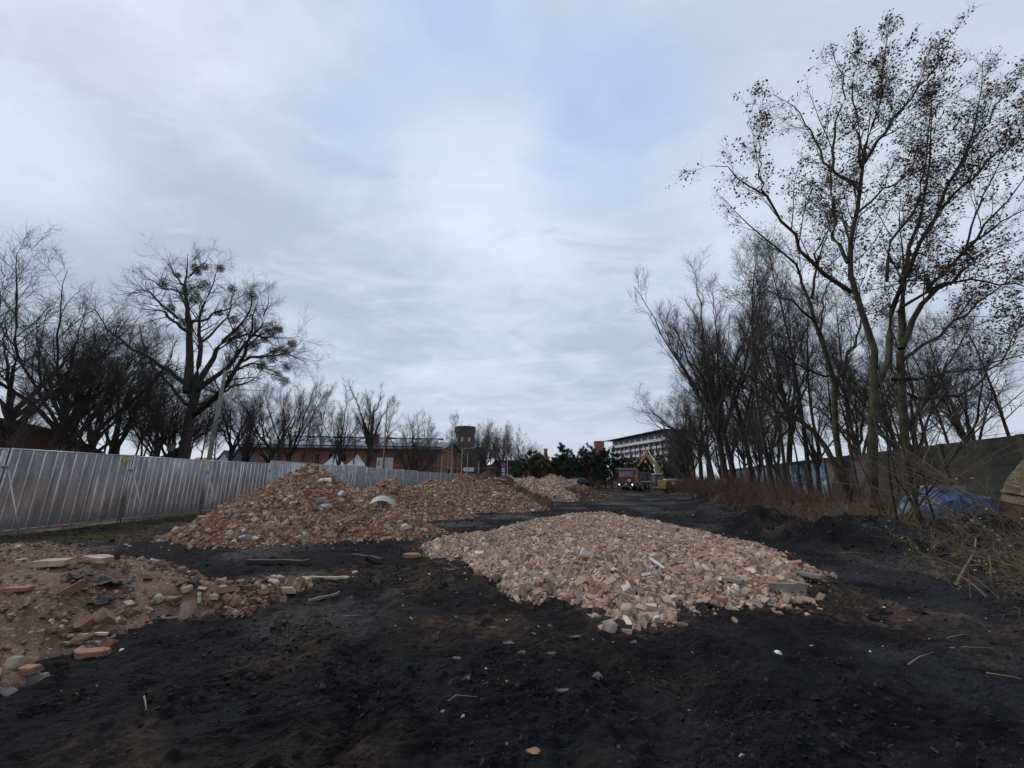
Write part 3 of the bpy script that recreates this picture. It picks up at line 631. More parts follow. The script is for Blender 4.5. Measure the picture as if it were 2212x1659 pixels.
# clods and crumbs of the churned black mud
def clods():
    rs_ = np.random.RandomState(31); n = 42000; r = 2.3 * np.exp(rs_.uniform(0, 1, n) ** .8 * math.log(26 / 2.3)); a = rs_.uniform(R(-58), R(58), n); x = np.sin(a) * r; y = np.cos(a) * r
    k = (side_of_bank(x, y) < .6) & (sdf_poly(x, y, OUT_E) < .15) & (sdf_poly(x, y, OUT_A) < .15) & (x > -12.5)
    d = fbm(x * .8 + 4, y * 1.1, 801, 4) + .5 * fbm(x * 3, y * 4, 803, 2); k &= rs_.uniform(0, 1, n) < np.clip(.35 + d * 2.2, .04, 1); x, y, r = x[k], y[k], r[k]
    S_ = np.clip(rs_.lognormal(-4.8, .5, len(x)) * (.65 + r * .085), .004, .05); o = empty('mud_clods', (0, 0, 0), 'clods and crumbs of churned black mud all over the open ground', 'mud')
    tag(o, kind='stuff'); pieces(o, 'mud', np.stack([x, y, terrain(x, y) + black_mound(x, y) + S_ * .1], -1), S_, 33, nobj=0, flat=.7)
    x = rs_.uniform(6, 12.5, 9000); y = rs_.uniform(7.5, 21, 9000); h_ = black_mound(x, y); k = h_ > .05; x, y, h_ = x[k], y[k], h_[k]; S_ = np.clip(rs_.lognormal(-3.7, .5, len(x)), .01, .09)
    o = empty('mud_clods', (0, 0, 0), 'coarse black clods heaped along the wood edge on the right', 'mud'); tag(o, kind='stuff'); pieces(o, 'mud', np.stack([x, y, terrain(x, y, False) + h_ + S_ * .1], -1), S_, 34, nobj=0, flat=.3)
clods()
# ------------------------------------------------------------------ metal hoarding on the left
def sheet_mat():
    m = D.materials.new('zinc_sheet'); m.use_nodes = True; t = m.node_tree; b = t.nodes['Principled BSDF']
    b.inputs['Metallic'].default_value = .95; geo = nd(t, 'ShaderNodeTexCoord').outputs['Object']
    mp = nd(t, 'ShaderNodeMapping'); mp.inputs['Scale'].default_value = (3, 3, .5); t.links.new(geo, mp.inputs[0])
    n = noise(t, mp.outputs[0], 1.6, 5, .6); n2 = noise(t, geo, 18, 5, .7); sp = nd(t, 'ShaderNodeSeparateXYZ'); t.links.new(geo, sp.inputs[0])
    ri = nd(t, 'ShaderNodeObjectInfo').outputs['Random']
    c = mixc(t, rng_(t, n, .35, .65), (.42, .435, .46), (.78, .80, .83)); c = mixc(t, mth(t, 'MULTIPLY', ri, .5), c, (.36, .36, .38))
    # uneven dirty foot of the sheets, the ground's dark reflection painted in too
    dirt_and_reflection = rng_(t, mth(t, 'ADD', sp.outputs[2], mth(t, 'MULTIPLY', mth(t, 'SUBTRACT', n2, .5), .9)), .75, .1, 0, .75)
    c = mixc(t, dirt_and_reflection, c, (.19, .165, .15)); t.links.new(c, b.inputs['Base Color'])
    t.links.new(mth(t, 'ADD', mth(t, 'MULTIPLY', n2, .16), mth(t, 'ADD', .16, mth(t, 'MULTIPLY', dirt_and_reflection, .35))), b.inputs['Roughness'])
    return m
M['sheet'] = sheet_mat(); M['yellow'] = mat('yellow_plate', (.55, .52, .05), .6); M['ink'] = mat('dark_print', (.05, .05, .04), .7)
def profile(w_, pitch, rib):
    """trapezoid ribbed sheet section: list of (along, depth)"""
    pts = []; u = 0
    while u < w_ - 1e-6:
        for du, dd in ((0, 0), (.42 * pitch, 0), (.50 * pitch, rib), (.80 * pitch, rib), (.88 * pitch, 0)):
            if u + du <= w_: pts.append((u + du, dd))
        u += pitch
    pts.append((w_, 0)); return pts
def fence_panel(a, b, zb, ztop, label, nsheets, pitch, sign=False, brace=True, rib=.02, group='panels of the metal hoarding'):
    """panel from a to b; local x runs along it, local -y faces the site"""
    a = Vector((a[0], a[1])); b = Vector((b[0], b[1])); L = (b - a).length; ang = math.atan2(b.y - a.y, b.x - a.x)
    za = float(terrain(np.array([a.x]), np.array([a.y]), False)[0]) + zb
    root = empty('fence_panel', (a.x, a.y, za), label, 'fence panel', group, ang); Hh = ztop - zb; g_ = .05
    for x_ in (g_, L - g_):
        MB().tube([(x_, 0, -.05), (x_, 0, Hh + .03)], .024).build('post', M['metal'], root, True)
    MB().tube([(g_, 0, Hh), (L - g_, 0, Hh)], .02).build('top_rail', M['metal'], root, True)
    MB().tube([(g_, 0, .09), (L - g_, 0, .09)], .02).build('bottom_rail', M['metal'], root, True)
    ws = (L - 2 * g_ - .06) / nsheets; rg = random.Random(int(a.y * 10) + 3)
    for k in range(nsheets):
        x0 = g_ + .03 + k * ws; tl = rg.uniform(-.010, .010); yaw = rg.uniform(-.006, .006) if True else 0
        pr = profile(ws + .01, pitch, rib); V = []; 
        rows = [.10, .10 + (Hh - .13) * .34, .10 + (Hh - .13) * .67, Hh - .02]; bul = [0, rg.uniform(-.006, .006), rg.uniform(-.006, .006), 0]
        for z_, bu in zip(rows, bul):
            for (u, dd) in pr: V.append((x0 + u, -.012 - dd + bu + yaw * u + (k % 2) * -.003 + tl * (z_ / Hh), z_))
        n = len(pr); F = [[r_ * n + i, r_ * n + i + 1, (r_ + 1) * n + i + 1, (r_ + 1) * n + i] for r_ in range(3) for i in range(n - 1)]
        me = D.meshes.new('sheet'); me.from_pydata(V, [], F); o = link('sheet', me, M['sheet'], root)
        s_ = o.modifiers.new('thick', 'SOLIDIFY'); s_.thickness = .0015
    if brace:
        MB().tube([(g_ - .03, -.04, Hh * .79), (g_ - .02 + .12, -.80, -.12)], .017).build('brace', M['metal'], root, True)
        c_ = MB().box((g_ - .05, -.02, Hh * .79), (.20, .09, .035)); c_.box((g_ - .05, -.055, Hh * .79), (.03, .05, .05)); c_.build('clamp', M['metal'], root)
    if sign:
        s_ = MB().box((L - .28, -.042, Hh - .17), (.24, .006, .13)).build('sign_plate', M['yellow'], root)
        MB().span((L - .38, -.048, Hh - .15), (L - .19, -.046, Hh - .135)).span((L - .36, -.048, Hh - .19), (L - .22, -.046, Hh - .178)).span((L - .34, -.048, Hh - .22), (L - .2, -.046, Hh - .212)).build('lettering', M['ink'], s_)
    return root
FP = [(-13.75, 3.7), (-13.75, 7.2), (-13.65, 10.7), (-13.6, 14.2), (-13.55, 17.7), (-12.87, 21.1), (-12.3, 24.6), (-11.9, 28.05), (-11.5, 31.5), (-11.0, 35.0), (-10.5, 38.5), (-9.9, 42.0), (-9.3, 45.4), (-8.7, 48.9), (-8.1, 52.3), (-7.6, 55.8), (-7.2, 59.3), (-6.9, 62.8)]
FL = ['zinc hoarding panel outside the left edge, before the cut-off panel', 'partly seen zinc hoarding panel at the very left edge',
      'first full zinc hoarding panel, wide-ribbed with a yellow plate', 'second full hoarding panel with a yellow plate, left of the dull grey one',
      'dull grey hoarding panel left of the tall peaked rubble heap', 'ribbed hoarding panel directly behind the peak of the tall rubble heap', 'hoarding panel just right of the tall heap\'s peak',
      'hoarding panel behind the dip between the tall and the rounded heap', 'hoarding panel left of the rounded heap, below the white tents', 'hoarding panel behind the rounded heap, below the white banner',
      'hoarding panel right of the rounded heap', 'grey hoarding panel below the long brick hall, twelfth from the left', 'hoarding panel below the hall windows, thirteenth from the left',
      'hoarding panel below the downpipe corner of the hall, fourteenth from the left', 'hoarding panel below the gabled hall front, fifteenth from the left', 'second last hoarding panel of the left row', 'last hoarding panel of the left row before the arrow sign']
for i in range(len(FL)):
    up = .0 if i < 5 else (.16 if i in (5, 6) else (.12 if i < 11 else .02))
    fence_panel(FP[i], FP[i + 1], .04 + up, 2.28 + up, FL[i], 3 if i < 4 else 2, .30 if i < 3 else (.22 if i < 5 else .19), sign=i in (2, 3), brace=i < 13, rib=.022 if i > 2 else .014)
# pieces of hoarding far off behind the pale heap
for a, b, l in (((-1.6, 61), (1.6, 61.3), 'short white-grey hoarding panel right of the dark soil ridge, before the pines'), ((1.65, 61.3), (4.2, 61.6), 'far grey hoarding panel behind the crest of the pale heap')):
    fence_panel(a, b, .3, 1.75, l, 2, .2, brace=False, group='far hoarding by the pines')

# ------------------------------------------------------------------ tree generator
def resample(pl, K):
    P = np.array([list(p) for p in pl], float); d = np.r_[0, np.cumsum(np.linalg.norm(np.diff(P, axis=0), axis=1))]; u = np.linspace(0, d[-1], K + 1)
    return np.stack([np.interp(u, d, P[:, i]) for i in range(3)], -1)
def norm(v): return v / np.maximum(np.linalg.norm(v, axis=-1, keepdims=True), 1e-9)
def children(rs, P, Rd, lv):
    N, K1, _ = P.shape; K = K1 - 1; Lp = np.linalg.norm(np.diff(P, axis=1), axis=2).sum(1)
    n = lv['n']; 
    if lv.get('per_m'): cnt = np.maximum(1, np.round(Lp * lv['per_m'] * rs.uniform(.7, 1.3, N))).astype(int)
    else: cnt = np.maximum(1, rs.randint(int(n * .75), int(n * 1.25) + 1, N))
    idx = np.repeat(np.arange(N), cnt); k = np.concatenate([np.arange(c) for c in cnt]); c = cnt[idx]
    t0 = lv.get('t0', .2); t = np.minimum(t0 + (1 - t0) * (k + rs.uniform(0, 1, len(idx))) / c, .995)
    f = t * K; i0 = np.minimum(f.astype(int), K - 1); fr = (f - i0)[:, None]
    p0 = P[idx, i0] * (1 - fr) + P[idx, i0 + 1] * fr; tan = norm(P[idx, i0 + 1] - P[idx, i0]); rp = Rd[idx, i0] * (1 - fr[:, 0]) + Rd[idx, i0 + 1] * fr[:, 0]
    rv = norm(np.cross(tan, rs.normal(size=tan.shape))); an = np.radians(rs.normal(lv['ang'], lv.get('angs', 9), len(idx)))[:, None]
    d = norm(tan * np.cos(an) + rv * np.sin(an)); 
    if 'flat' in lv: d = norm(d * np.array([1, 1, lv['flat']]))
    L = (Lp[idx] * lv['ratio'] * rs.uniform(.6, 1.25, len(idx)) * (1 - lv.get('tip', .5) * t)) if 'ratio' in lv else lv['len'] * rs.uniform(.6, 1.3, len(idx)) * (1 - lv.get('tip', .3) * t)
    r0 = np.minimum(rp * lv.get('rr', .6), L * lv.get('rl', .03)); r0 = np.maximum(r0, lv.get('rmin', .004))
    Kc = lv['K']; Q = [p0]; up = lv.get('up', .05); wig = lv.get('wig', .12)
    for s_ in range(Kc):
        d = norm(d + rs.normal(size=d.shape) * wig + np.array([0, 0, up])); Q.append(Q[-1] + d * (L / Kc)[:, None])
    Q = np.stack(Q, 1); tt = np.linspace(0, 1, Kc + 1)[None]
    return Q, r0[:, None] * (1 - tt * (1 - lv.get('taper', .3)))
def tubes(P, Rd, S):
    """arrays of polylines to one triangle/quad soup"""
    N, K1, _ = P.shape; T = np.empty_like(P); T[:, 1:-1] = P[:, 2:] - P[:, :-2]; T[:, 0] = P[:, 1] - P[:, 0]; T[:, -1] = P[:, -1] - P[:, -2]; T = norm(T)
    ref = np.where(np.abs(T[..., 2:3]) < .9, np.array([0, 0, 1.]), np.array([1., 0, 0])); A = norm(np.cross(T, ref)); B = np.cross(T, A)
    an = np.arange(S) * 2 * np.pi / S; V = P[:, :, None] + (A[:, :, None] * np.cos(an)[None, None, :, None] + B[:, :, None] * np.sin(an)[None, None, :, None]) * Rd[:, :, None, None]
    n = np.arange(N)[:, None, None] * K1 * S; i = np.arange(K1 - 1)[None, :, None] * S; k = np.arange(S)[None, None]; kn = (k + 1) % S
    q = np.stack([n + i + k, n + i + kn, n + i + S + kn, n + i + S + k], -1).reshape(-1, 4)
    return V.reshape(-1, 3), q
def soup(levels, sides):
    Vs, Qs, off = [], [], 0
    for (P, Rd), S in zip(levels, sides):
        v, q = tubes(P, Rd, S); Vs.append(v); Qs.append(q + off); off += len(v)
    return np.concatenate(Vs), np.concatenate(Qs)
def limbs(pls, K):
    """pls: list of (points, r0, r1)"""
    P = np.stack([resample(p, K) for p, a, b in pls]); Rd = np.stack([np.linspace(a, b, K + 1) ** 1.0 for p, a, b in pls]); return P, Rd
def make_tree(name, base, trunk, main, levels, seed, label, cat='tree', group=None, bark='bark', twig='twig', leaves=None, sides=(5, 4, 3, 3), wiggle=.0):
    """trunk / main: polylines with radii in world space"""
    rs = np.random.RandomState(seed); root = empty(name, base, label, cat, group); b0 = np.array(base)
    K = 12; TP, TR = limbs(trunk, K)
    if wiggle: TP[:, 1:] += np.cumsum(rs.normal(size=TP[:, 1:].shape) * wiggle * .5, 1) * .4
    TR[:, 0] *= 1.35; TR[:, 1] *= 1.08
    v, q = tubes(TP - b0, TR, 10); me = np_mesh('trunk', v, q); link('trunk', me, M[bark], root, smooth=True)
    lev = []
    if main:
        MP, MR = limbs(main, K); MP[:, 2:-1] += rs.normal(size=MP[:, 2:-1].shape) * .06
        v, q = tubes(MP - b0, MR, 7); link('limbs', np_mesh('limbs', v, q), M[bark], root, smooth=True)
        cur = (MP, MR)
        if levels and levels[0].get('with_trunk', False): cur = (np.concatenate([MP, TP]), np.concatenate([MR, TR]))
    else: cur = (TP, TR)
    for lv in levels:
        cur = children(rs, cur[0], cur[1], lv); lev.append(cur)
    v, q = soup([(p - b0, r) for p, r in lev], sides[:len(lev)]); link('crown', np_mesh('crown', v, q), M[twig], root)
    if leaves: leaves(root, rs, lev, b0)
    return root, lev
def leaf_quads(C0, rs, size, m, name, root, droop=.4):
    """small bent leaf faces at the given centres"""
    n = len(C0); a = norm(rs.normal(size=(n, 3)) * np.array([1, 1, .6]) - np.array([0, 0, droop])); bb = norm(np.cross(a, rs.normal(size=(n, 3)))); nn = np.cross(a, bb)
    s = size * rs.uniform(.6, 1.3, n)[:, None]
    V = np.stack([C0, C0 + a * s * .5 + bb * s * .3 + nn * s * .12, C0 + a * s, C0 + a * s * .5 - bb * s * .3 + nn * s * .12], 1).reshape(-1, 3)
    q = np.arange(n * 4).reshape(-1, 4)
    o = link(name, np_mesh(name, V, q), m, root); return o
def seeds(frac, per, size, spread, zmin, m='seed', name='dry_seeds', tipbias=True):
    def f(root, rs, lev, b0):
        P = np.concatenate([l[0][:, -2:].reshape(-1, 3) for l in lev[-2:]]); h = P[:, 2] - b0[2]; clump = vnoise(P[:, 0] * .9 + P[:, 1] * .5, P[:, 2] * .9, 7)
        keep = (rs.uniform(0, 1, len(P)) < frac * np.clip((h - zmin) / 4, 0, 1) * np.clip(.8 + clump * .9, 0.2, 1.5)); P = P[keep]
        P = np.repeat(P, per, 0) + rs.normal(size=(len(P) * per, 3)) * spread
        o = leaf_quads(P - b0, rs, size, M[m], name, root, .9); o['kind'] = 'stuff'
    return f
def mistle(root, pts, rads, seed):
    rs = np.random.RandomState(seed); b0 = np.array(root.location)
    for p, r in zip(pts, rads):
        n = 40; r = r * .98; d = norm(rs.normal(size=(n, 3))); Pm = np.stack([np.array(p) + d * r * k for k in (.05, .5, .95)], 1); Pm[:, 1:] += rs.normal(size=(n, 2, 3)) * r * .1
        v, q = tubes(Pm - b0, np.full((n, 3), .012), 3); L = 950; dl = norm(rs.normal(size=(L, 3))); Cn = np.array(p) + dl * r * rs.uniform(.45, 1.08, L)[:, None] - b0
        a = norm(dl + rs.normal(size=(L, 3)) * .6); bb = norm(np.cross(a, rs.normal(size=(L, 3)))); s = r * .13
        V2 = np.stack([Cn, Cn + a * s * .6 + bb * s * .28, Cn + a * s * 1.2, Cn + a * s * .6 - bb * s * .28], 1).reshape(-1, 3)
        V = np.concatenate([v, V2]); Q = np.concatenate([q, np.arange(L * 4).reshape(-1, 4) + len(v)])
        link('mistletoe', np_mesh('mistletoe', V, Q), M['mistletoe'], root)

# generic crowns, normalised to about 15 m, several growth habits
HAB = {
 'spread': dict(h=5.6, r=.24, stems=9, ang=36, L=9.3, lv=[dict(n=14, t0=.25, ang=40, ratio=.36, K=6, up=.05, wig=.11, rr=.5, tip=.4, rl=.016), dict(n=9, t0=.15, ang=40, ratio=.50, K=4, up=.05, wig=.13, rr=.6, rmin=.009, rl=.012), dict(n=7, t0=.1, ang=38, len=.9, K=2, up=.05, wig=.16, rr=.7, rmin=.0048)]),
 'upright': dict(h=4.6, r=.22, stems=8, ang=22, L=10.5, lv=[dict(n=15, t0=.2, ang=36, ratio=.26, K=6, up=.08, wig=.10, rr=.5, tip=.3, rl=.016), dict(n=9, t0=.15, ang=36, ratio=.5, K=4, up=.07, wig=.12, rr=.6, rmin=.009, rl=.012), dict(n=6, t0=.1, ang=36, len=.85, K=2, up=.06, wig=.15, rr=.7, rmin=.0048)]),
 'slim': dict(h=13.5, r=.12, stems=0, ang=0, L=0, lv=[dict(n=36, t0=.38, ang=38, ratio=.25, K=6, up=.08, wig=.11, rr=.45, rl=.014), dict(n=10, t0=.15, ang=38, ratio=.45, K=4, up=.06, wig=.13, rr=.6, rmin=.008), dict(n=7, t0=.1, ang=38, len=.7, K=2, up=.05, wig=.16, rr=.7, rmin=.0048)]),
 'round': dict(h=2.2, r=.32, stems=12, ang=34, L=10.5, lv=[dict(n=13, t0=.2, ang=36, ratio=.32, K=6, up=.07, wig=.11, rr=.55, tip=.35, rl=.016), dict(n=8, t0=.2, ang=38, ratio=.5, K=4, up=.07, wig=.13, rr=.62, rmin=.011), dict(n=5, t0=.1, ang=38, len=.85, K=2, up=.06, wig=.16, rr=.7, rmin=.0065)]),
 'pollard': dict(h=6.0, r=.34, stems=8, ang=20, L=7.5, lv=[dict(n=11, t0=.2, ang=30, ratio=.3, K=5, up=.13, wig=.10, rr=.5, rl=.016), dict(n=8, t0=.15, ang=34, ratio=.5, K=4, up=.09, wig=.12, rr=.6, rmin=.010), dict(n=5, t0=.1, ang=34, len=.7, K=2, up=.08, wig=.15, rr=.7, rmin=.006)]),
}
def proto(kind, seed, twig='twig', bark='bark', lean=(0, 0)):
    """one tree at the origin; returns (root, parts)"""
    h = HAB[kind]; rs = np.random.RandomState(seed); tr = []
    nseg = 7; p = np.zeros(3); pl = [p.copy()]; d = np.array([lean[0], lean[1], 1.0])
    for i in range(nseg): d = norm(d + rs.normal(size=3) * .06); p = p + d * h['h'] / nseg; pl.append(p.copy())
    tr.append((pl, h['r'], h['r'] * (.75 if h['stems'] else .12))); main = []
    for k in range(h['stems']):
        az = k * 2.4 + rs.uniform(-.4, .4); an = R(h['ang'] * rs.uniform(.35, 1.25)); st = p * rs.uniform(.62 if h['h'] > 3 else .85, 1.0); st[2] = h['h'] * rs.uniform(.6, 1.0)
        d = np.array([math.sin(an) * math.cos(az), math.sin(an) * math.sin(az), math.cos(an)]); q = st.copy(); L = h['L'] * rs.uniform(.65, 1.1); pts = [q.copy()]
        for i in range(7):
            d = norm(d + rs.normal(size=3) * .085 + np.array([0, 0, .04])); q = q + d * L / 7; pts.append(q.copy())
        main.append((pts, h['r'] * rs.uniform(.42, .66), .010))
    return make_tree('bare_tree', (0, 0, 0), tr, main, h['lv'], seed, 'x', bark=bark, twig=twig)[0]
PROTO = {}
for k, sds in (('spread', (1, 2, 3)), ('upright', (4, 5)), ('slim', (6, 7)), ('round', (8,)), ('pollard', (9,))):
    PROTO[k] = [proto(k, s * 13) for s in sds]
USED = set()
def copy_tree(kind, v, loc, sc_, rz, label, group=None, cat='tree', sxy=None, name='bare_tree', twig=None):
    src = PROTO[kind][v]; key = (kind, v)
    r = src.copy(); C.objects.link(r); r.name = name; ch = [c for c in src.children]
    for c in ch:
        c2 = c.copy(); C.objects.link(c2); c2.parent = r
        if twig and c.name.startswith('crown'):
            me = TW.get((c.data.name, twig))
            if me is None: me = c.data.copy(); me.materials[0] = M[twig]; TW[(c.data.name, twig)] = me
            c2.data = me
    r.location = loc; r.scale = ((sxy or sc_), (sxy or sc_), sc_); r.rotation_euler = (0, 0, rz); r['label'] = label; r['category'] = cat
    if group: r['group'] = group
    elif 'group' in r: del r['group']
    return r
TW = {}
def at(px, Y, dz=0.0):
    """ground point seen in the column px at distance Y"""
    x = (px - 1106) / FPX * Y * (1 / math.cos(TILT)) * (1 - .0) ; v = pixdir(px, 1010); x = v.x / v.y * Y
    return (x, Y, float(terrain(np.array([x]), np.array([float(Y)]), False)[0]) + dz)
LT = [ # px, Y, kind, variant, height, label
 (-40, 23, 'spread', 0, 15.5, 'big dark bare tree cut off by the left edge of the picture'),
 (70, 26, 'spread', 1, 15.0, 'thick-trunked dark bare tree in front of the red building, leftmost with a whole crown'),
 (128, 31, 'upright', 0, 16.5, 'bare tree with a dark nest-like clump in its top behind the nearest fence panel'),
 (190, 29, 'spread', 2, 14.0, 'bare tree at the right end of the red building with a wide twiggy crown'),
 (232, 33, 'slim', 0, 16.0, 'slender bare trunk between the red building and the low brick shed'),
 (262, 36, 'upright', 1, 15.5, 'leaning bare tree above the low brick shed'),
 (300, 40, 'slim', 1, 14.5, 'thin dark bare tree left of the tree with mistletoe balls'),
 (338, 38, 'spread', 0, 13.5, 'dark bare tree close to the left of the mistletoe tree trunk'),
 (372, 42, 'upright', 0, 14.0, 'bare tree half hidden behind the trunk of the mistletoe tree'),
 (505, 43, 'spread', 1, 12.5, 'low wide bare tree just right of the concrete pole'),
 (540, 47, 'upright', 1, 12.5, 'dark bare tree at the left end of the long brick hall'),
 (577, 42, 'spread', 2, 12.8, 'bare tree with one long side limb before the brick hall'),
 (628, 52, 'upright', 0, 16.3, 'tallest fine-twigged bare tree before the left part of the brick hall'),
 (655, 55, 'slim', 0, 15.0, 'leaning slim bare tree before the hall, right of the tallest one'),
 (690, 54, 'slim', 1, 14.5, 'slim bare tree before the hall, left of the white tents'),
 (735, 52, 'upright', 1, 14.0, 'ivy-dark slender tree standing over the white tents'),
 (788, 48, 'pollard', 0, 14.8, 'stout lopped tree with bare upright shoots, left of the white banner'),
 (830, 60, 'slim', 0, 14.6, 'thin bare tree behind the white banner'),
 (893, 56, 'round', 0, 13.4, 'broad low-forking bare tree with a rounded crown before the gabled hall'),
 (985, 66, 'slim', 1, 13.0, 'slim bare tree leaning before the gabled end of the hall and the water tower')]
for i, (px, Y, k, v, h, lab) in enumerate(LT):
    copy_tree(k, v, at(px, Y), h / 15.0, i * 1.37, lab, 'bare trees beyond the hoarding', sxy=h / 15.0 * (1.05 if px < 600 else .95))
# understorey stems and shrubs beyond the hoarding
US = [(15, 21, 'slim', 8.5), (45, 24, 'slim', 9), (105, 24, 'slim', 9), (160, 26, 'slim', 10), (215, 28, 'slim', 10), (280, 31, 'slim', 10), (318, 33, 'slim', 9), (352, 45, 'spread', 12), (385, 46, 'slim', 15), (410, 50, 'slim', 15), (335, 44, 'slim', 15), (300, 47, 'slim', 14), (430, 40, 'slim', 11), (462, 44, 'slim', 11),
      (520, 39, 'slim', 8), (600, 46, 'slim', 9), (672, 60, 'slim', 13), (715, 58, 'slim', 11), (762, 62, 'slim', 12), (812, 64, 'slim', 12), (866, 66, 'slim', 11), (930, 68, 'slim', 11)]
UW = ['red building', 'nearest fence panels', 'low brick shed', 'mistletoe tree', 'concrete pole', 'left half of the brick hall', 'white tents', 'gabled hall']
for i, (px, Y, k, h) in enumerate(US):
    copy_tree(k, i % len(PROTO[k]), at(px, Y), h / 15.0, i * 2.1, 'thin young bare tree ' + ('in front of the red building at the far left' if px < 200 else 'in the thicket left of the mistletoe tree' if px < 370 else 'between the mistletoe tree and the left end of the hall' if px < 500 else 'before the left half of the brick hall' if px < 700 else 'before the right half of the brick hall'), 'young bare trees in the thicket beyond the hoarding', sxy=h / 15 * 1.15)
FT = [(1010, 118, 'spread', 17), (1034, 96, 'upright', 14.5), (1048, 104, 'spread', 17.5), (1062, 92, 'slim', 15.5), (1076, 99, 'upright', 16), (1092, 94, 'slim', 15), (1104, 105, 'spread', 15), (1122, 100, 'upright', 13), (1138, 108, 'round', 12.5), (1152, 112, 'spread', 10.5), (1040, 130, 'spread', 20), (1085, 128, 'spread', 18)]
for i, (px, Y, k, h) in enumerate(FT):
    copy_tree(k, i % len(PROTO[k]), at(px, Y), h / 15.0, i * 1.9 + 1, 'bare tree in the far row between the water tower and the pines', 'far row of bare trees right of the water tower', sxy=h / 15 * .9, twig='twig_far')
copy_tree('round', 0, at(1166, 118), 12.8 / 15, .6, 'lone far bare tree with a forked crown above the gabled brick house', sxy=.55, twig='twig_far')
RT = [ # right side
 (1511, 40, 'spread', 2, 11.0, 1.25, 'spreading bare tree nearest the excavator, reaching over the apartment block'),
 (1490, 52, 'upright', 0, 13.5, 1.0, 'bare tree behind the excavator arm side, left end of the right-hand wood'),
 (1540, 47, 'slim', 1, 18.0, 1.3, 'slim bare tree between the spreading tree and the twin dark trunks'),
 (1564, 33, 'upright', 1, 19.0, 1.0, 'left one of two dark trunks standing close together in the right-hand wood'),
 (1584, 34, 'upright', 0, 18.0, 1.0, 'right one of two dark trunks standing close together in the right-hand wood'),
 (1618, 38, 'spread', 2, 17.0, .9, 'bare tree behind the brown brambles, right of the twin dark trunks'),
 (1642, 46, 'upright', 1, 17.0, 1.0, 'far bare tree in front of the blue graffiti wall'),
 (1662, 25, 'slim', 0, 16.5, 1.1, 'slender olive trunk rising from the brambles in front of the graffiti wall'),
 (1700, 33, 'spread', 1, 16.5, .9, 'bare tree close to the graffiti wall behind the slender olive trunk'),
 (1742, 27, 'slim', 1, 17.5, 1.1, 'thin straight bare tree left of the leaning forked tree'),
 (1470, 62, 'spread', 1, 8.0, 1.0, 'far bare tree behind the excavator counterweight'),
 (1455, 72, 'spread', 2, 6.5, 1.0, 'far low bare tree before the dark end wall of the apartment block'),
 (1530, 60, 'spread', 0, 15.0, 1.0, 'hazy bare tree far back in the right-hand wood')]
for i, (px, Y, k, v, h, sx, lab) in enumerate(RT):
    copy_tree(k, v, at(px, Y), h * 1.12 / 15.0, i * 2.3 + .4, lab, 'bare trees of the right-hand wood', sxy=h / 15.0 * sx)
for i, (px, Y, k, h) in enumerate([(1525, 36, 'slim', 7), (1555, 38, 'upright', 7.5), (1600, 30, 'slim', 8), (1630, 31, 'upright', 7), (1650, 28, 'slim', 9), (1690, 24, 'upright', 6.5), (1722, 29, 'slim', 9), (1760, 24, 'upright', 8), (1820, 20, 'slim', 9), (1850, 22, 'upright', 10), (1500, 44, 'upright', 8), (1478, 50, 'spread', 9), (1440, 66, 'upright', 5), (1575, 52, 'spread', 12), (1610, 56, 'spread', 13), (1660, 50, 'spread', 13), (1930, 19, 'slim', 9), (2005, 17, 'upright', 8), (2060, 16, 'slim', 8), (1690, 30, 'slim', 15), (1780, 26, 'slim', 15), (1852, 24, 'slim', 14), (2010, 23, 'slim', 12), (2110, 21, 'slim', 11), (2200, 20, 'slim', 11), (2085, 25, 'upright', 11), (1960, 30, 'upright', 14)]):
    copy_tree(k, i % len(PROTO[k]), at(px, Y), h / 15.0, i * 1.1, 'thin young bare tree ' + ('far back at the left end of the right-hand wood' if px < 1545 else 'among the close dark trunks in the middle of the right-hand wood' if px < 1665 else 'between the slender olive trunk and the tall maple' if px < 1870 else 'behind the tall maples' if px < 2000 else 'standing beyond the concrete wall at the right'), 'young bare trees of the right-hand wood', sxy=h / 15 * 1.1)
for k in PROTO:
    for r_ in PROTO[k]:
        for c_ in list(r_.children): D.objects.remove(c_)
        D.objects.remove(r_)

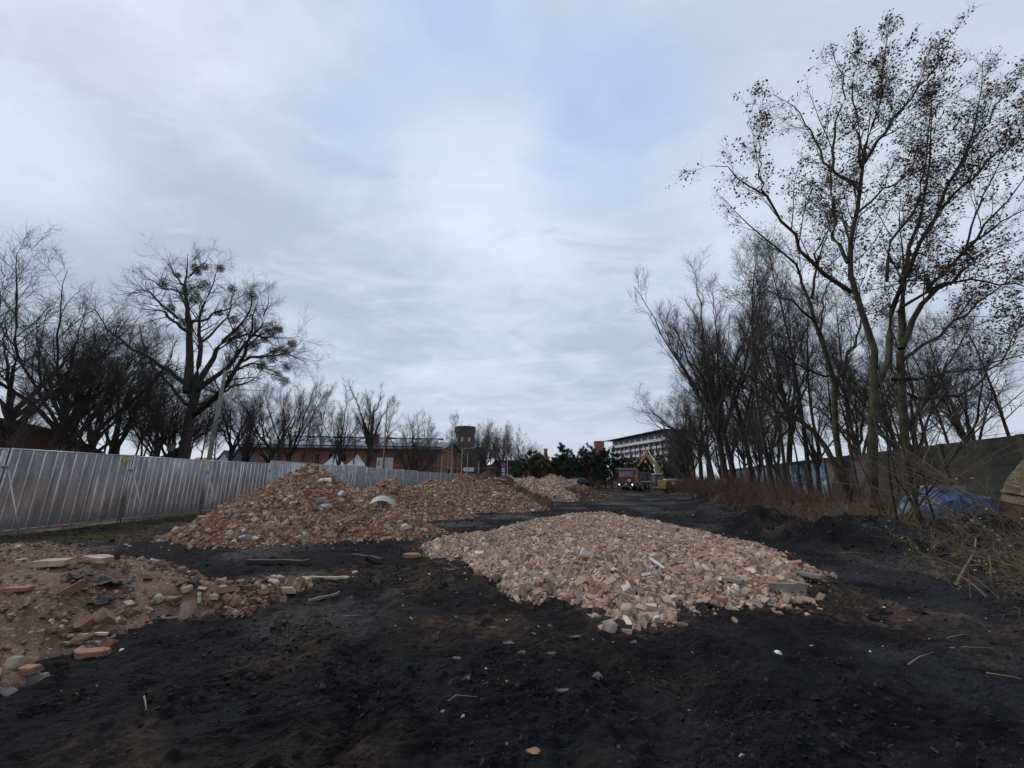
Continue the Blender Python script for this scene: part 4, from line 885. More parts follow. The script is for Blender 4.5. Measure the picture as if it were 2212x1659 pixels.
# ---- the tall tree with mistletoe, limbs laid out as they grow
def arm(pts, Y, dY=0.0):
    """limb through the listed sight lines at distance Y, drifting dY in depth"""
    n = len(pts); return [W(px, py, Y + dY * i / (n - 1)) for i, (px, py) in enumerate(pts)]
Ym = 34; bm_ = W(398, 1010, Ym); bm_.z = 0; base = tuple(bm_)
tr = [([bm_] + arm([(405, 930), (418, 870), (432, 815)], Ym), .46, .34)]
def Z6(x, y): return (x / 1.7015 / 1.8228, (900 + y / 1.7015) / 1.8228)
def arms6(pl, dY): return arm([Z6(*p) for p in pl], Ym, dY)
mn = [(arms6([(1255, 1100), (1265, 950), (1270, 780), (1270, 640), (1250, 500), (1240, 400), (1262, 250), (1255, 160)], 1.5), .40, .010),
      (arms6([(1290, 1050), (1340, 930), (1345, 780), (1330, 600), (1380, 480), (1440, 330), (1480, 240)], -3), .24, .010),
      (arms6([(1300, 1060), (1380, 960), (1440, 820), (1540, 710), (1640, 620), (1690, 480), (1680, 400)], 3), .28, .010),
      (arms6([(1270, 1130), (1370, 1040), (1500, 960), (1590, 860), (1680, 730), (1760, 640), (1790, 520), (1800, 430)], -2), .26, .010),
      (arms6([(1290, 1250), (1400, 1170), (1500, 1080), (1600, 900), (1690, 700), (1700, 560), (1740, 420)], -4), .30, .010),
      (arms6([(1600, 900), (1700, 860), (1800, 860), (1900, 830), (1980, 860), (2060, 890)], -5), .13, .015),
      (arms6([(1560, 960), (1690, 900), (1790, 930), (1880, 980), (1900, 1040)], 2), .11, .015),
      (arms6([(1530, 740), (1640, 710), (1760, 720), (1850, 730), (1940, 740), (2010, 720)], -3), .12, .015),
      (arms6([(1265, 700), (1190, 640), (1100, 560), (1000, 540), (930, 545)], -2), .17, .015),
      (arms6([(1190, 600), (1080, 500), (1010, 430), (920, 410), (850, 450)], 3), .14, .015),
      (arms6([(1240, 1040), (1150, 970), (1020, 880), (880, 800), (760, 710), (690, 640), (640, 540), (560, 500)], -4), .20, .010),
      (arms6([(1250, 420), (1190, 330), (1130, 240), (1080, 200)], 0), .11, .012),
      (arms6([(1262, 330), (1330, 260), (1400, 190), (1440, 240)], 1), .10, .012),
      (arms6([(1270, 620), (1370, 620), (1450, 560), (1530, 540), (1600, 470), (1640, 420)], 2), .13, .012),
      (arms6([(1260, 440), (1170, 420), (1090, 400), (1000, 340), (940, 330)], 0), .10, .012),
      (arms6([(1350, 760), (1440, 700), (1540, 560), (1560, 450), (1590, 390)], 4), .12, .012),
      (arms6([(1250, 1180), (1180, 1100), (1090, 1000), (1000, 900), (960, 760), (940, 650)], 4), .16, .015),
      (arms6([(1340, 1180), (1450, 1120), (1560, 1060), (1700, 1010), (1760, 930)], -4), .14, .012)]
lvM = [dict(per_m=2.1, n=0, t0=.25, ang=48, len=2.6, tip=.25, K=6, up=.04, wig=.12, rr=.45, rmin=.011), dict(n=6, t0=.15, ang=42, ratio=.50, K=4, up=.04, wig=.14, rr=.6, rmin=.008), dict(n=6, t0=.1, ang=40, len=.85, K=2, up=.04, wig=.16, rr=.7, rmin=.0048)]
mt, _ = make_tree('mistletoe_tree', base, tr, mn, lvM, 77, 'tallest bare tree on the left, dotted with round green mistletoe balls', bark='bark')
balls = [(1310, 262, .45), (1370, 258, .38), (1325, 295, .38), (1475, 268, .42), (1192, 315, .34), (1090, 370, .46), (1365, 380, .62), (1268, 420, .85), (1300, 478, .42), (1552, 404, .38), (1682, 450, .5), (1560, 612, .44), (1145, 530, .42), (1228, 628, .40), (1590, 702, .45), (1818, 682, .62), (1872, 676, .36), (1775, 745, .36), (1960, 772, .42), (1700, 790, .58), (1830, 822, .42), (1908, 828, .55), (1820, 872, .45), (1752, 920, .48), (1920, 926, .42), (1855, 985, .46), (1905, 1022, .48), (1550, 875, .42), (1560, 765, .4), (1465, 565, .4)]
mistle(mt, [W(*Z6(a, b), Ym + ((i * 7) % 5 - 2) * .8) for i, (a, b, r) in enumerate(balls)], [r for a, b, r in balls], 3)
# bird box on its trunk
p = W(368, 968, Ym - 1.2)
bb_ = empty('bird_box', p, 'small grey nesting box fixed to the trunk of the mistletoe tree', 'nest box')
MB().box((0, 0, 0), (.34, .3, .5)).build('box', mat('grey_board', (.16, .15, .14), .9), bb_); MB().box((0, -.03, .28), (.42, .42, .05), (.15, 0, 0)).build('roof', M['ink'], bb_); MB().tube([(0, -.14, .06), (0, -.165, .06)], .05).build('entrance', M['ink'], bb_)

# ---- the big trees on the right
Yr = 14.0
def Z7(x, y): return (2400 / 1.8228 + x / 1.3554 / 1.8228, y / 1.3554 / 1.8228)
def Z5(x, y): return ((2700 + x / 1.6592) / 1.8228, (1000 + y / 1.6592) / 1.8228)
def base_at(px, py, z=.45): q = G(px, py, z); return Vector((q[0], q[1], float(terrain(np.array([q[0]]), np.array([q[1]]), False)[0]) - .08))
lvR = [dict(per_m=1.9, n=0, t0=.16, ang=34, angs=12, len=3.2, tip=.72, K=6, up=.05, wig=.08, rr=.45, rl=.010), dict(n=8, t0=.15, ang=36, ratio=.38, K=4, up=.06, wig=.10, rr=.6, rmin=.006, rl=.010), dict(n=4, t0=.15, ang=36, len=.5, K=2, up=.07, wig=.14, rr=.7, rmin=.004)]
ba = base_at(1881, 1113); Ya = ba.y
A = lambda f, pl, dY, y0=Ya: arm([f(*p) for p in pl], y0, dY)
trA = [([ba] + arm([(1884, 1000), (1886, 900), (1890, 846)], Ya), .175, .13)]
mnA = [(A(Z5, [(1230, 900), (1236, 600), (1150, 470), (1100, 260), (1072, 100)], 0) + A(Z7, [(1290, 1300), (1330, 1050), (1340, 890), (1380, 700), (1430, 520), (1470, 330), (1490, 150)], .5), .115, .012),
       (A(Z7, [(1290, 1560), (1100, 1430), (980, 1270), (900, 1150), (850, 1070), (700, 950), (610, 900), (540, 885)], -1.2), .085, .010),
       (A(Z7, [(1335, 1020), (1270, 940), (1190, 910), (1150, 850), (1100, 700), (980, 560), (870, 500)], 1.0), .065, .009),
       (A(Z7, [(1190, 910), (1205, 780), (1220, 640), (1260, 520), (1240, 400), (1190, 260)], -.8), .055, .009),
       (A(Z7, [(1340, 880), (1320, 750), (1310, 580), (1290, 450), (1330, 330)], 1.2), .055, .009),
       (A(Z7, [(1345, 890), (1420, 780), (1500, 660), (1620, 520), (1720, 380), (1800, 270), (1830, 170)], -1.3), .07, .009),
       (A(Z7, [(1270, 1400), (1210, 1280), (1185, 1100), (1180, 930)], 1.5), .07, .04),
       (A(Z7, [(1100, 1430), (1120, 1300), (1180, 1180), (1240, 1050)], -1), .04, .009),
       (A(Z7, [(850, 1070), (800, 960), (810, 820), (790, 720)], -1.2), .04, .008),
       (A(Z7, [(1310, 1150), (1420, 1050), (1540, 960), (1640, 840), (1700, 700)], .5), .05, .009),
       (A(Z5, [(1240, 860), (1330, 700), (1350, 540), (1345, 400)], 1.8) + A(Z7, [(1545, 1590), (1600, 1400), (1640, 1250), (1690, 1000), (1700, 760), (1720, 500)], 1.8), .12, .010)]
make_tree('maple_tree', tuple(ba), trA, mnA, lvR, 101, 'tall maple with dry seed clusters, its left stem almost reaching the top of the picture', bark='bark_olive', leaves=seeds(.15, 6, .11, .11, 5.5), sides=(5, 3, 3), cat='tree')
bb = base_at(1962, 1112); Yb = bb.y + .3
B = lambda f, pl, dY: arm([f(*p) for p in pl], Yb, dY)
trB = [([bb] + arm([(1958, 1000), (1950, 880), (1944, 760)], Yb), .14, .11)]
mnB = [(B(Z5, [(1410, 620), (1480, 460), (1600, 250), (1760, 160), (1900, 50)], 0) + B(Z7, [(1900, 1330), (2050, 1200), (2212, 1120)], -1), .11, .02),
       (B(Z5, [(1420, 600), (1400, 420), (1430, 280), (1445, 100)], 1) + B(Z7, [(1560, 1540), (1650, 1330), (1740, 1140), (1830, 950), (1900, 790), (1960, 640), (1990, 330)], 1.2), .12, .010),
       (B(Z5, [(1600, 250), (1570, 140)], 0) + B(Z7, [(1700, 1560), (1860, 1380), (2020, 1170), (2150, 1040), (2240, 900)], -1.4), .09, .012),
       (B(Z7, [(1480, 1500), (1490, 1300), (1600, 1180), (1680, 950), (1700, 740), (1720, 480)], .8), .06, .009),
       (B(Z7, [(1830, 950), (1930, 800), (2060, 560), (2160, 420)], 1.5), .05, .008),
       (B(Z7, [(1760, 1120), (1930, 960), (2100, 780), (2212, 560)], -1.5), .06, .009),
       (B(Z7, [(1560, 1640), (1750, 1520), (1950, 1500), (2212, 1540), (2400, 1560)], -1), .06, .012),
       (B(Z5, [(1350, 820), (1600, 800), (1850, 760), (2050, 690), (2250, 640)], -1.2), .07, .012),
       (B(Z5, [(1400, 700), (1620, 560), (1830, 420), (2000, 250), (2210, 60)], 1.2), .07, .012),
       (B(Z5, [(1420, 900), (1560, 960), (1800, 900), (2050, 720), (2200, 420)], .8), .06, .012),
       (B(Z7, [(1900, 1330), (1960, 1130), (2060, 930), (2190, 700)], 0), .04, .008)]
make_tree('maple_tree', tuple(bb), trB, mnB, lvR, 103, 'maple with dry seeds whose limbs fan out to the right edge of the picture', bark='bark_olive', leaves=seeds(.14, 6, .11, .11, 3.5), sides=(5, 3, 3), cat='tree')
bc = base_at(1838, 1088, .5); Yc = bc.y
Cc = lambda f, pl, dY: arm([f(*p) for p in pl], Yc, dY)
trC = [([bc] + arm([(1815, 1000), (1806, 940), (1803, 879), (1802, 813)], Yc), .145, .115)]
mnC = [(Cc(Z5, [(965, 830), (930, 700), (850, 450), (820, 280), (720, 120)], 0) + Cc(Z7, [(1040, 1480), (870, 1290), (690, 1160), (600, 1050)], -1), .115, .010),
       (Cc(Z5, [(825, 290), (850, 130), (880, 0)], 0) + Cc(Z7, [(1120, 1400), (1170, 1240), (1200, 1130)], 1), .07, .010),
       (Cc(Z5, [(970, 860), (1050, 700), (1120, 560), (1160, 380), (1110, 160)], 1.6), .09, .012),
       (Cc(Z5, [(900, 600), (880, 430), (910, 250), (980, 60)], 2), .06, .012),
       (Cc(Z5, [(850, 450), (720, 320), (560, 260), (380, 250)], -1.5), .06, .010),
       (Cc(Z5, [(960, 800), (840, 780), (700, 700), (520, 560)], -1), .06, .010)]
make_tree('maple_tree', tuple(bc), trC, mnC, lvR, 105, 'thinner forked tree with a few dry seeds between the graffiti wall and the tall maple', bark='bark_olive', leaves=seeds(.10, 5, .10, .15, 6.0), sides=(5, 3, 3), cat='tree')
bd = Vector((Yc * 0 + W(1820, 1010, 18.5).x, 18.5, .45))
trD = [([bd] + arm([(1798, 988), (1765, 938), (1712, 895), (1666, 846), (1640, 800), (1613, 734), (1590, 681)], 18.5, 1.5), .15, .02)]
mnD = [(arm([(1712, 895), (1650, 880), (1560, 900)], 18.8, 1), .04, .01), (arm([(1640, 800), (1660, 700), (1650, 600)], 19.5, 1), .05, .01), (arm([(1666, 846), (1600, 800), (1530, 740)], 19, -1), .05, .01)]
make_tree('leaning_tree', tuple(bd), trD, mnD, lvR, 107, 'bare tree leaning far over to the left in front of the graffiti wall', bark='bark_olive', sides=(5, 3, 3), cat='tree')

# ------------------------------------------------------------------ shrubs, canes, brambles
def shrub(base, n, Lr, r, lean, spread, seed, label, twig='twig_tan', lv=None, cat='shrub', name='bare_shrub', group=None, leaves=None, K=9, arch=-.06):
    rs = np.random.RandomState(seed); pls = []
    for k in range(n):
        d = norm(np.array([lean[0] + rs.normal() * spread, lean[1] + rs.normal() * spread, 1.0])); q = np.array(base) + np.array([rs.normal() * .22, rs.normal() * .22, -.1]); q[2] = base[2] - .08
        L = rs.uniform(*Lr); pts = [q.copy()]
        for i in range(8):
            d = norm(d + rs.normal(size=3) * .05 + np.array([lean[0] * .05, lean[1] * .05, arch])); q = q + d * L / 8; pts.append(q.copy())
        pls.append((pts, r * rs.uniform(.6, 1.3), r * .22))
    root = empty(name, base, label, cat, group); b0 = np.array(base); P, Rd = limbs(pls, K); v, q = tubes(P - b0, Rd, 5); link('stems', np_mesh('stems', v, q), M[twig], root, smooth=True)
    lev = []; cur = (P, Rd)
    for l in (lv or [dict(n=7, t0=.25, ang=38, ratio=.28, K=4, up=.02, wig=.14, rr=.5, rmin=.003), dict(n=4, t0=.2, ang=38, len=.28, K=3, up=.02, wig=.2, rmin=.0025)]):
        cur = children(rs, cur[0], cur[1], l); lev.append(cur)
    v, q = soup([(p - b0, rr_) for p, rr_ in lev], (3, 3)); link('twigs', np_mesh('twigs', v, q), M[twig], root)
    if leaves: leaves(root, rs, lev, b0)
    return root
def gz(px, py, z=.5):
    q = G(px, py, z); return (q[0], q[1], float(terrain(np.array([q[0]]), np.array([q[1]]), False)[0]))
shrub(gz(1972, 1128), 9, (2.8, 5.2), .035, (-.05, 0), .32, 301, 'many-stemmed bare elder shrub left of the blue tarpaulin', twig='bark_olive')
shrub(gz(2235, 1150), 13, (2.6, 4.6), .013, (-.85, .35), .16, 302, 'long tan canes arching up to the left in front of the blue tarpaulin', arch=-.02, lv=[dict(n=4, t0=.3, ang=34, ratio=.22, K=4, up=.0, wig=.12, rmin=.003)])
shrub(gz(2130, 1150), 9, (2.0, 3.8), .010, (-.6, .1), .28, 303, arch=-.03, label= 'tan canes crossing in front of the concrete wall, left of the arching ones', lv=[dict(n=4, t0=.3, ang=36, ratio=.25, K=4, up=.0, wig=.14, rmin=.003)])
shrub(gz(1900, 1125), 9, (1.0, 2.4), .008, (-.1, .1), .5, 304, 'tangled low tan twigs at the foot of the tall maple', arch=-.10)
shrub(gz(2190, 1215), 16, (.8, 1.9), .007, (-.2, -.1), .7, 305, 'green-leaved bramble tangle below the concrete slab', arch=-.16, leaves=lambda root, rs, lev, b0: leaf_quads(np.repeat(lev[0][0][:, 2:].reshape(-1, 3), 2, 0)[::3] + rs.normal(size=(len(np.repeat(lev[0][0][:, 2:].reshape(-1, 3), 2, 0)[::3]), 3)) * .05 - b0, rs, .055, M['leaf_green'], 'leaves', root))
shrub(gz(2040, 1155), 9, (.6, 1.4), .007, (-.1, -.1), .7, 306, 'low brown twigs in front of the blue tarpaulin', arch=-.12)
shrub(gz(2230, 1085, .5), 12, (3.5, 6.5), .016, (-.55, .5), .3, 307, 'tall bare shrub rising at the right edge behind the concrete slab', twig='twig', lv=lvR[1:])
shrub(gz(2085, 1098, .5), 8, (3, 5.5), .016, (-.2, .3), .35, 308, 'thin bare shrub standing against the concrete wall above the tarpaulin', twig='twig', lv=lvR[1:])
shrub(gz(1800, 1095, .5), 10, (1.5, 3.5), .012, (-.1, 0), .45, 309, 'reddish-brown shrub left of the forked tree', twig='twig_red')
shrub(gz(1700, 1085, .5), 14, (1.2, 2.8), .012, (.1, 0), .4, 310, 'bushy reddish twigs round the foot of the leaning sapling', twig='twig_red')
def wisps(root, rs, lev, b0):
    P = lev[-1][0][:, -1]; P = P[(P[:, 2] > 3.5) & (rs.uniform(0, 1, len(P)) < .02)][:30]; P = np.repeat(P, 7, 0) + rs.normal(size=(len(P) * 7, 3)) * .09
    leaf_quads(P - b0, rs, .13, M['leaf_green'], 'leaves', root, 1.2)
shrub(gz(1935, 1120, .5), 10, (3.5, 6.0), .02, (.2, -.1), .35, 311, 'slender bush with a few last yellow-green leaves high up before the forked maples', twig='twig_red', leaves=wisps)
shrub(gz(2160, 1100, .5), 12, (2.0, 4.0), .012, (-.3, .1), .4, 312, 'dense bare shrub before the concrete wall right of the tarpaulin')
shrub(gz(2025, 1090, .5), 11, (2.0, 4.2), .012, (-.2, .1), .4, 313, 'dense bare shrub before the concrete wall just behind the tarpaulin')
def brambles():
    rs = np.random.RandomState(401); n = 5000; y = rs.uniform(8.5, 52, n * 2) ; s = rs.exponential(2.6, n * 2) + .5
    bx = np.interp(y, np.array(BANK)[:, 1], np.array(BANK)[:, 0]); x = bx + s; keep = (x < bx + 14) & (rs.uniform(0, 1, n * 2) < np.clip((y - 9) / 9, .08, 1)) & (fbm(x * .4, y * .4, 403, 3) > -.22); x, y = x[keep][:n], y[keep][:n]; n = len(x)
    z = terrain(x, y, False); L = rs.uniform(.35, 1.25, n) * (1 + .5 * (y > 25)); d = norm(np.stack([rs.normal(size=n) * .4, rs.normal(size=n) * .4, np.ones(n)], -1)); P = [np.stack([x, y, z - .03], -1)]
    for i in range(3): d = norm(d + rs.normal(size=d.shape) * .22 + np.array([0, 0, -.12])); P.append(P[-1] + d * (L / 3)[:, None])
    P = np.stack(P, 1); Rd = (.0045 + .00022 * y)[:, None] * np.array([1.2, 1, .8, .5])[None]
    a = children(rs, P, Rd, dict(n=3, t0=.3, ang=50, ratio=.45, K=1, up=0, wig=.3, rmin=.003)); 
    v, q = soup([(P, Rd), (a[0], np.maximum(a[1], .003 + .00012 * np.repeat(1, len(a[0]))[:, None]))], (3, 3)); o = link('brambles', np_mesh('brambles', v, q), M['twig_red']); tag(o, 'knee-high reddish brown brambles and dead stems covering the ground under the right-hand trees', 'brambles', kind='stuff')
brambles()
def undergrowth():
    rs = np.random.RandomState(431); n = 1900; y = rs.uniform(4.6, 14, n); s_ = rs.exponential(1.6, n) + .1; x = np.interp(y, np.array(BANK)[:, 1], np.array(BANK)[:, 0]) + s_; k = x < 15; x, y = x[k], y[k]; n = len(x)
    z = terrain(x, y, False); L = rs.uniform(.3, .95, n); d = norm(np.stack([rs.normal(size=n) * .7 - .2, rs.normal(size=n) * .6, np.ones(n) * .8], -1)); P = [np.stack([x, y, z - .03], -1)]
    for i in range(4): d = norm(d + rs.normal(size=d.shape) * .2 + np.array([0, 0, -.22])); P.append(P[-1] + d * (L / 4)[:, None])
    P = np.stack(P, 1); Rd = np.full((n, 1), .0035) * np.array([1.2, 1, .8, .6, .4])[None]; a = children(rs, P, Rd, dict(n=4, t0=.2, ang=45, ratio=.4, K=2, up=-.02, wig=.25, rmin=.002))
    v, q = soup([(P, Rd), a], (3, 3)); o = link('undergrowth', np_mesh('undergrowth', v, q), M['twig_tan']); tag(o, 'tangle of thin tan stems and dead weeds on the bank at the lower right', 'undergrowth', kind='stuff')
undergrowth()
def ground_leaves():
    rs = np.random.RandomState(411); n = 15000; y = rs.uniform(3.5, 24, n) ; s = rs.exponential(2.2, n) - .35; x = np.interp(y, np.array(BANK)[:, 1], np.array(BANK)[:, 0]) + s; k = (x < 16) & (fbm(x, y, 413, 2) > -.45); x, y = x[k], y[k]
    P = np.stack([x, y, terrain(x, y) + .012], -1); a = rs.uniform(0, 2 * np.pi, len(x)); s = rs.uniform(.03, .075, len(x)); t_ = rs.normal(size=len(x)) * .35
    da_ = np.stack([np.cos(a), np.sin(a), t_], -1) * s[:, None]; db_ = np.stack([-np.sin(a), np.cos(a), rs.normal(size=len(x)) * .35], -1) * s[:, None] * .55
    V = np.stack([P, P + da_ * .5 + db_, P + da_, P + da_ * .5 - db_], 1).reshape(-1, 3)
    o = link('fallen_leaves', np_mesh('fallen_leaves', V, np.arange(len(V)).reshape(-1, 4), attrs={'rnd': np.repeat(rs.uniform(0, 1, len(x)), 4)}), rubble_mat('fallen_leaf', [(0, (.035, .022, .014)), (.3, (.08, .05, .03)), (.5, (.05, .03, .018)), (.7, (.12, .085, .05)), (.85, (.06, .06, .02)), (1, (.17, .13, .08))], (.05, .035, .02), .3, False))
    tag(o, 'fallen brown leaves lying on the bank under the trees on the right', 'leaves', kind='stuff')
ground_leaves()
def grass(x0, x1, y0, y1, n, seed, label, hmax, m, cond):
    rs = np.random.RandomState(seed); x = rs.uniform(x0, x1, n * 2); y = rs.uniform(y0, y1, n * 2); k = cond(x, y); x, y = x[k][:n], y[k][:n]; z = terrain(x, y, False); n = len(x)
    a = rs.uniform(0, 6.28, n); h = rs.uniform(.3, 1, n) * hmax; w_ = .006 + .0006 * y; t1 = rs.normal(size=(n, 2)) * .35 * h[:, None]
    B_ = np.stack([x, y, z], -1); wv = np.stack([np.cos(a) * w_, np.sin(a) * w_, 0 * a], -1); tip = B_ + np.stack([t1[:, 0], t1[:, 1], h], -1)
    V = np.stack([B_ - wv, B_ + wv, tip], 1).reshape(-1, 3); o = link('grass', np_mesh('grass', V, tris=np.arange(len(V)).reshape(-1, 3)), m); tag(o, label, 'grass', kind='stuff')
M['grass'] = mat('rough_grass', (.06, .065, .02), .9, 0, col2=(.16, .13, .06), scale=2.5, spec=.2)
M['straw'] = mat('straw_grass', (.17, .12, .06), .9, 0, col2=(.26, .20, .12), scale=2, spec=.2)
grass(-13.4, -9.5, 6, 40, 9000, 421, 'short rough grass along the foot of the metal hoarding', .11, M['grass'], lambda x, y: (fbm(x * .9, y * .9, 171, 3) > -.2) & (x < -10.4 + .7 * fbm(x, y, 423, 2) + (y > 17) * 2.4))
grass(8.8, 18, 9, 45, 5000, 425, 'dry straw-coloured grass tufts among the brambles at the wood edge', .42, M['straw'], lambda x, y: (side_of_bank(x, y) > .2) & (side_of_bank(x, y) < 2.2) & (fbm(x * .6, y * .6, 427, 3) > .12))

# ------------------------------------------------------------------ buildings
def brick_mat(name, c1, c2, mortar, sx=.25, sy=.075, var=.5):
    m = D.materials.new(name); m.use_nodes = True; t = m.node_tree; b = t.nodes['Principled BSDF']; b.inputs['Roughness'].default_value = .92; b.inputs['Specular IOR Level'].default_value = .2
    geo = nd(t, 'ShaderNodeNewGeometry').outputs['Position']; n1 = noise(t, geo, .35, 5, .6); n2 = noise(t, geo, 3.0, 5, .7); n3 = noise(t, geo, 14.0, 3, .7)
    c = mixc(t, rng_(t, n1, .35, .65), c1, c2); c = mixc(t, 1.0, c, mixc(t, n2, (.65, .65, .65), (1.3, 1.3, 1.3)), 'MULTIPLY'); c = mixc(t, rng_(t, n3, .5, .7, 0, .4), c, mortar)
    t.links.new(c, b.inputs['Base Color']); return m
M['brick_hall'] = brick_mat('brick_hall', (.22, .085, .06), (.29, .12, .08), (.22, .15, .12))
M['brick_front'] = brick_mat('brick_front', (.26, .105, .065), (.32, .14, .09), (.35, .24, .18))
M['brick_trim'] = brick_mat('brick_trim', (.30, .17, .12), (.36, .22, .16), (.4, .3, .24))
M['brick_dark'] = brick_mat('brick_dark', (.075, .055, .046), (.11, .08, .064), (.11, .09, .08))
M['brick_red'] = brick_mat('brick_red', (.32, .05, .028), (.24, .055, .035), (.2, .1, .08))
M['brick_left'] = brick_mat('brick_left', (.14, .055, .042), (.19, .08, .055), (.13, .09, .07))
M['roof_dark'] = mat('roof_felt', (.045, .048, .055), .8, 0, .25, 2); M['roof_zinc'] = mat('roof_zinc', (.17, .185, .20), .6, .1, .15, 1)
M['skylight'] = mat('skylight_glass', (.22, .27, .33), .12, .2, .2, .5); M['glass'] = mat('dark_glass', (.02, .023, .028), .08, 0, spec=.8)
M['black'] = mat('dark_opening', (.012, .011, .011), .8); M['white'] = mat('white_paint', (.72, .72, .70), .6, 0, .05, 3); M['cloth'] = mat('white_tent_cloth', (.62, .63, .65), .85, 0, .08, 1)
M['conc'] = mat('old_concrete', (.17, .16, .145), .92, 0, .3, 1.5, bump=.01); M['cream'] = mat('pale_render', (.50, .49, .47), .9, 0, .1, 1)
class Fac:
    """boxes laid along a wall line p0->p1; depth grows towards the viewer's side"""
    def __init__(s, p0, p1, out=1):
        s.o = Vector((p0[0], p0[1], 0)); d = Vector((p1[0] - p0[0], p1[1] - p0[1], 0)); s.L = d.length; s.u = d / s.L; s.n = Vector((s.u.y, -s.u.x, 0)) * out
    def pt(s, u, z, d): return s.o + s.u * u + s.n * d + Vector((0, 0, z))
    def box(s, mb, u0, u1, z0, z1, d0, d1):
        vs = [s.pt(u, z, d) for z in (z0, z1) for d in (d0, d1) for u in (u0, u1)]
        return mb.add(vs, [[0, 2, 3, 1], [4, 5, 7, 6], [0, 1, 5, 4], [2, 6, 7, 3], [1, 3, 7, 5], [0, 4, 6, 2]])
    def poly(s, mb, pts, d0, d1):
        n = len(pts); vs = [s.pt(u, z, d0) for u, z in pts] + [s.pt(u, z, d1) for u, z in pts]
        return mb.add(vs, [list(range(n)), list(range(n, 2 * n))[::-1]] + [[i, (i + 1) % n, (i + 1) % n + n, i + n] for i in range(n)])
def wpart(mb, name, m, root, **k):
    o = mb.build(name, m, root, **k)
    if isinstance(root, bpy.types.Object):
        off = Vector(root.location)
        if root.parent: off = off + Vector(root.parent.location)
        for v in o.data.vertices: v.co -= off
    return o
def window(F, u, z, w_, h, root, m='glass', frame='brick_trim', arch=False, fd=.16, mull=True, name='window'):
    f = MB()
    for a in ((u - .18, u, z - .15, z + h + .15), (u + w_, u + w_ + .18, z - .15, z + h + .15)): F.box(f, *a, 0.0, fd)
    F.box(f, u, u + w_, z - .15, z, 0, fd + .04)
    if arch: F.poly(f, [(u, z + h), (u + w_ / 2, z + h + .02), (u + w_, z + h), (u + w_, z + h + .15), (u + w_ * .75, z + h + .42), (u + w_ / 2, z + h + .5), (u + w_ * .25, z + h + .42), (u, z + h + .15)], 0, fd)
    else: F.box(f, u, u + w_, z + h, z + h + .18, 0, fd)
    fo = wpart(f, name, M[frame], root); p = MB(); F.box(p, u, u + w_, z, z + h, .0, .035); po = wpart(p, 'pane', M[m], root); po.parent = fo
    if mull:
        q = MB(); F.box(q, u + w_ / 2 - .05, u + w_ / 2 + .05, z, z + h, .037, .07); F.box(q, u, u + w_, z + h * .55, z + h * .55 + .08, .037, .07); o = wpart(q, 'glazing_bar', M['black'], root); o.parent = fo
    return fo
# --- long brick hall with a gabled front
Kc_ = (-14.6, 81.0); Lf = (-51.5, 73.8); Rt = (-12.9, 100.5)
hall = empty('brick_hall', (Kc_[0], Kc_[1], 0), 'long two-storey red brick hall with skylights on its roof and a gabled front', 'building')
S1 = Fac(Lf, Kc_); S2 = Fac(Kc_, Rt)
m_ = MB(); V = [Vector((*Lf, 0)), Vector((*Kc_, 0)), Vector((*Rt, 0)), Vector((Lf[0] + Rt[0] - Kc_[0], Lf[1] + Rt[1] - Kc_[1], 0))]
m_.add([v + Vector((0, 0, z)) for z in (0, 8.0) for v in V], [[3, 2, 1, 0], [4, 5, 6, 7], [0, 1, 5, 4], [2, 3, 7, 6], [3, 0, 4, 7]]); wpart(m_, 'long_wall', M['brick_hall'], hall)
m_ = MB(); L2 = S2.L; S2.poly(m_, [(0, 0), (L2, 0), (L2, 7.8), (L2 / 2, 9.6), (0, 7.8)], -.3, .06); wpart(m_, 'gable_wall', M['brick_front'], hall)
bk = Vector((Lf[0] - Kc_[0], Lf[1] - Kc_[1], 0))
rd = MB(); e0 = S2.pt(-1.0, 7.75, .7); e1 = S2.pt(L2 / 2, 9.9, .7); e2 = S2.pt(L2 + 1.0, 7.75, .7)
for a, b in ((e0, e1), (e1, e2)): rd.add([a, b, b + bk, a + bk, a - Vector((0, 0, .3)), b - Vector((0, 0, .3)), b + bk - Vector((0, 0, .3)), a + bk - Vector((0, 0, .3))], [[0, 1, 2, 3], [7, 6, 5, 4], [0, 4, 5, 1], [1, 5, 6, 2], [2, 6, 7, 3], [3, 7, 4, 0]])
wpart(rd, 'roof', M['roof_zinc'], hall)
lan = MB(); un = bk.normalized()
for a in range(6):
    p0 = S2.pt(L2 * .28, 9.15, 0) + un * (3 + a * 5.6); p1 = p0 + un * 3.6; q0 = S2.pt(L2 * .46, 10.5, 0) + un * (3 + a * 5.6); q1 = q0 + un * 3.6
    sk = MB().add([p0, p1, q1, q0, p0 - Vector((0, 0, .5)), p1 - Vector((0, 0, .5)), q1 - Vector((0, 0, .5)), q0 - Vector((0, 0, .5))], [[0, 3, 2, 1], [4, 5, 6, 7], [0, 1, 5, 4], [1, 2, 6, 5], [2, 3, 7, 6], [3, 0, 4, 7]])
    wpart(sk, 'skylight', M['skylight'], hall)
for a in (0, 1): 
    rdg = MB(); p0 = S2.pt(L2 * .48, 10.55, 0) + un * 2; p1 = p0 + un * 33; rdg.tube([p0, p1], .22, 6)
wpart(rdg, 'ridge_beam', M['roof_dark'], hall)
ch = MB(); p = S2.pt(L2 * .22, 9.3, 0) + un * 15.5; ch.box(p, (2.4, 1.6, 3.2)); wpart(ch, 'chimney', M['brick_hall'], hall)
tr_ = MB()
for z0, z1, d in ((7.5, 8.0, .25), (7.05, 7.2, .15), (3.9, 4.2, .14), (0, .5, .12)): S1.box(tr_, 0, S1.L, z0, z1, 0, d)
for k in range(9): S1.box(tr_, k * S1.L / 8.5 - .3, k * S1.L / 8.5 + .35, 0, 7.05, 0, .12)
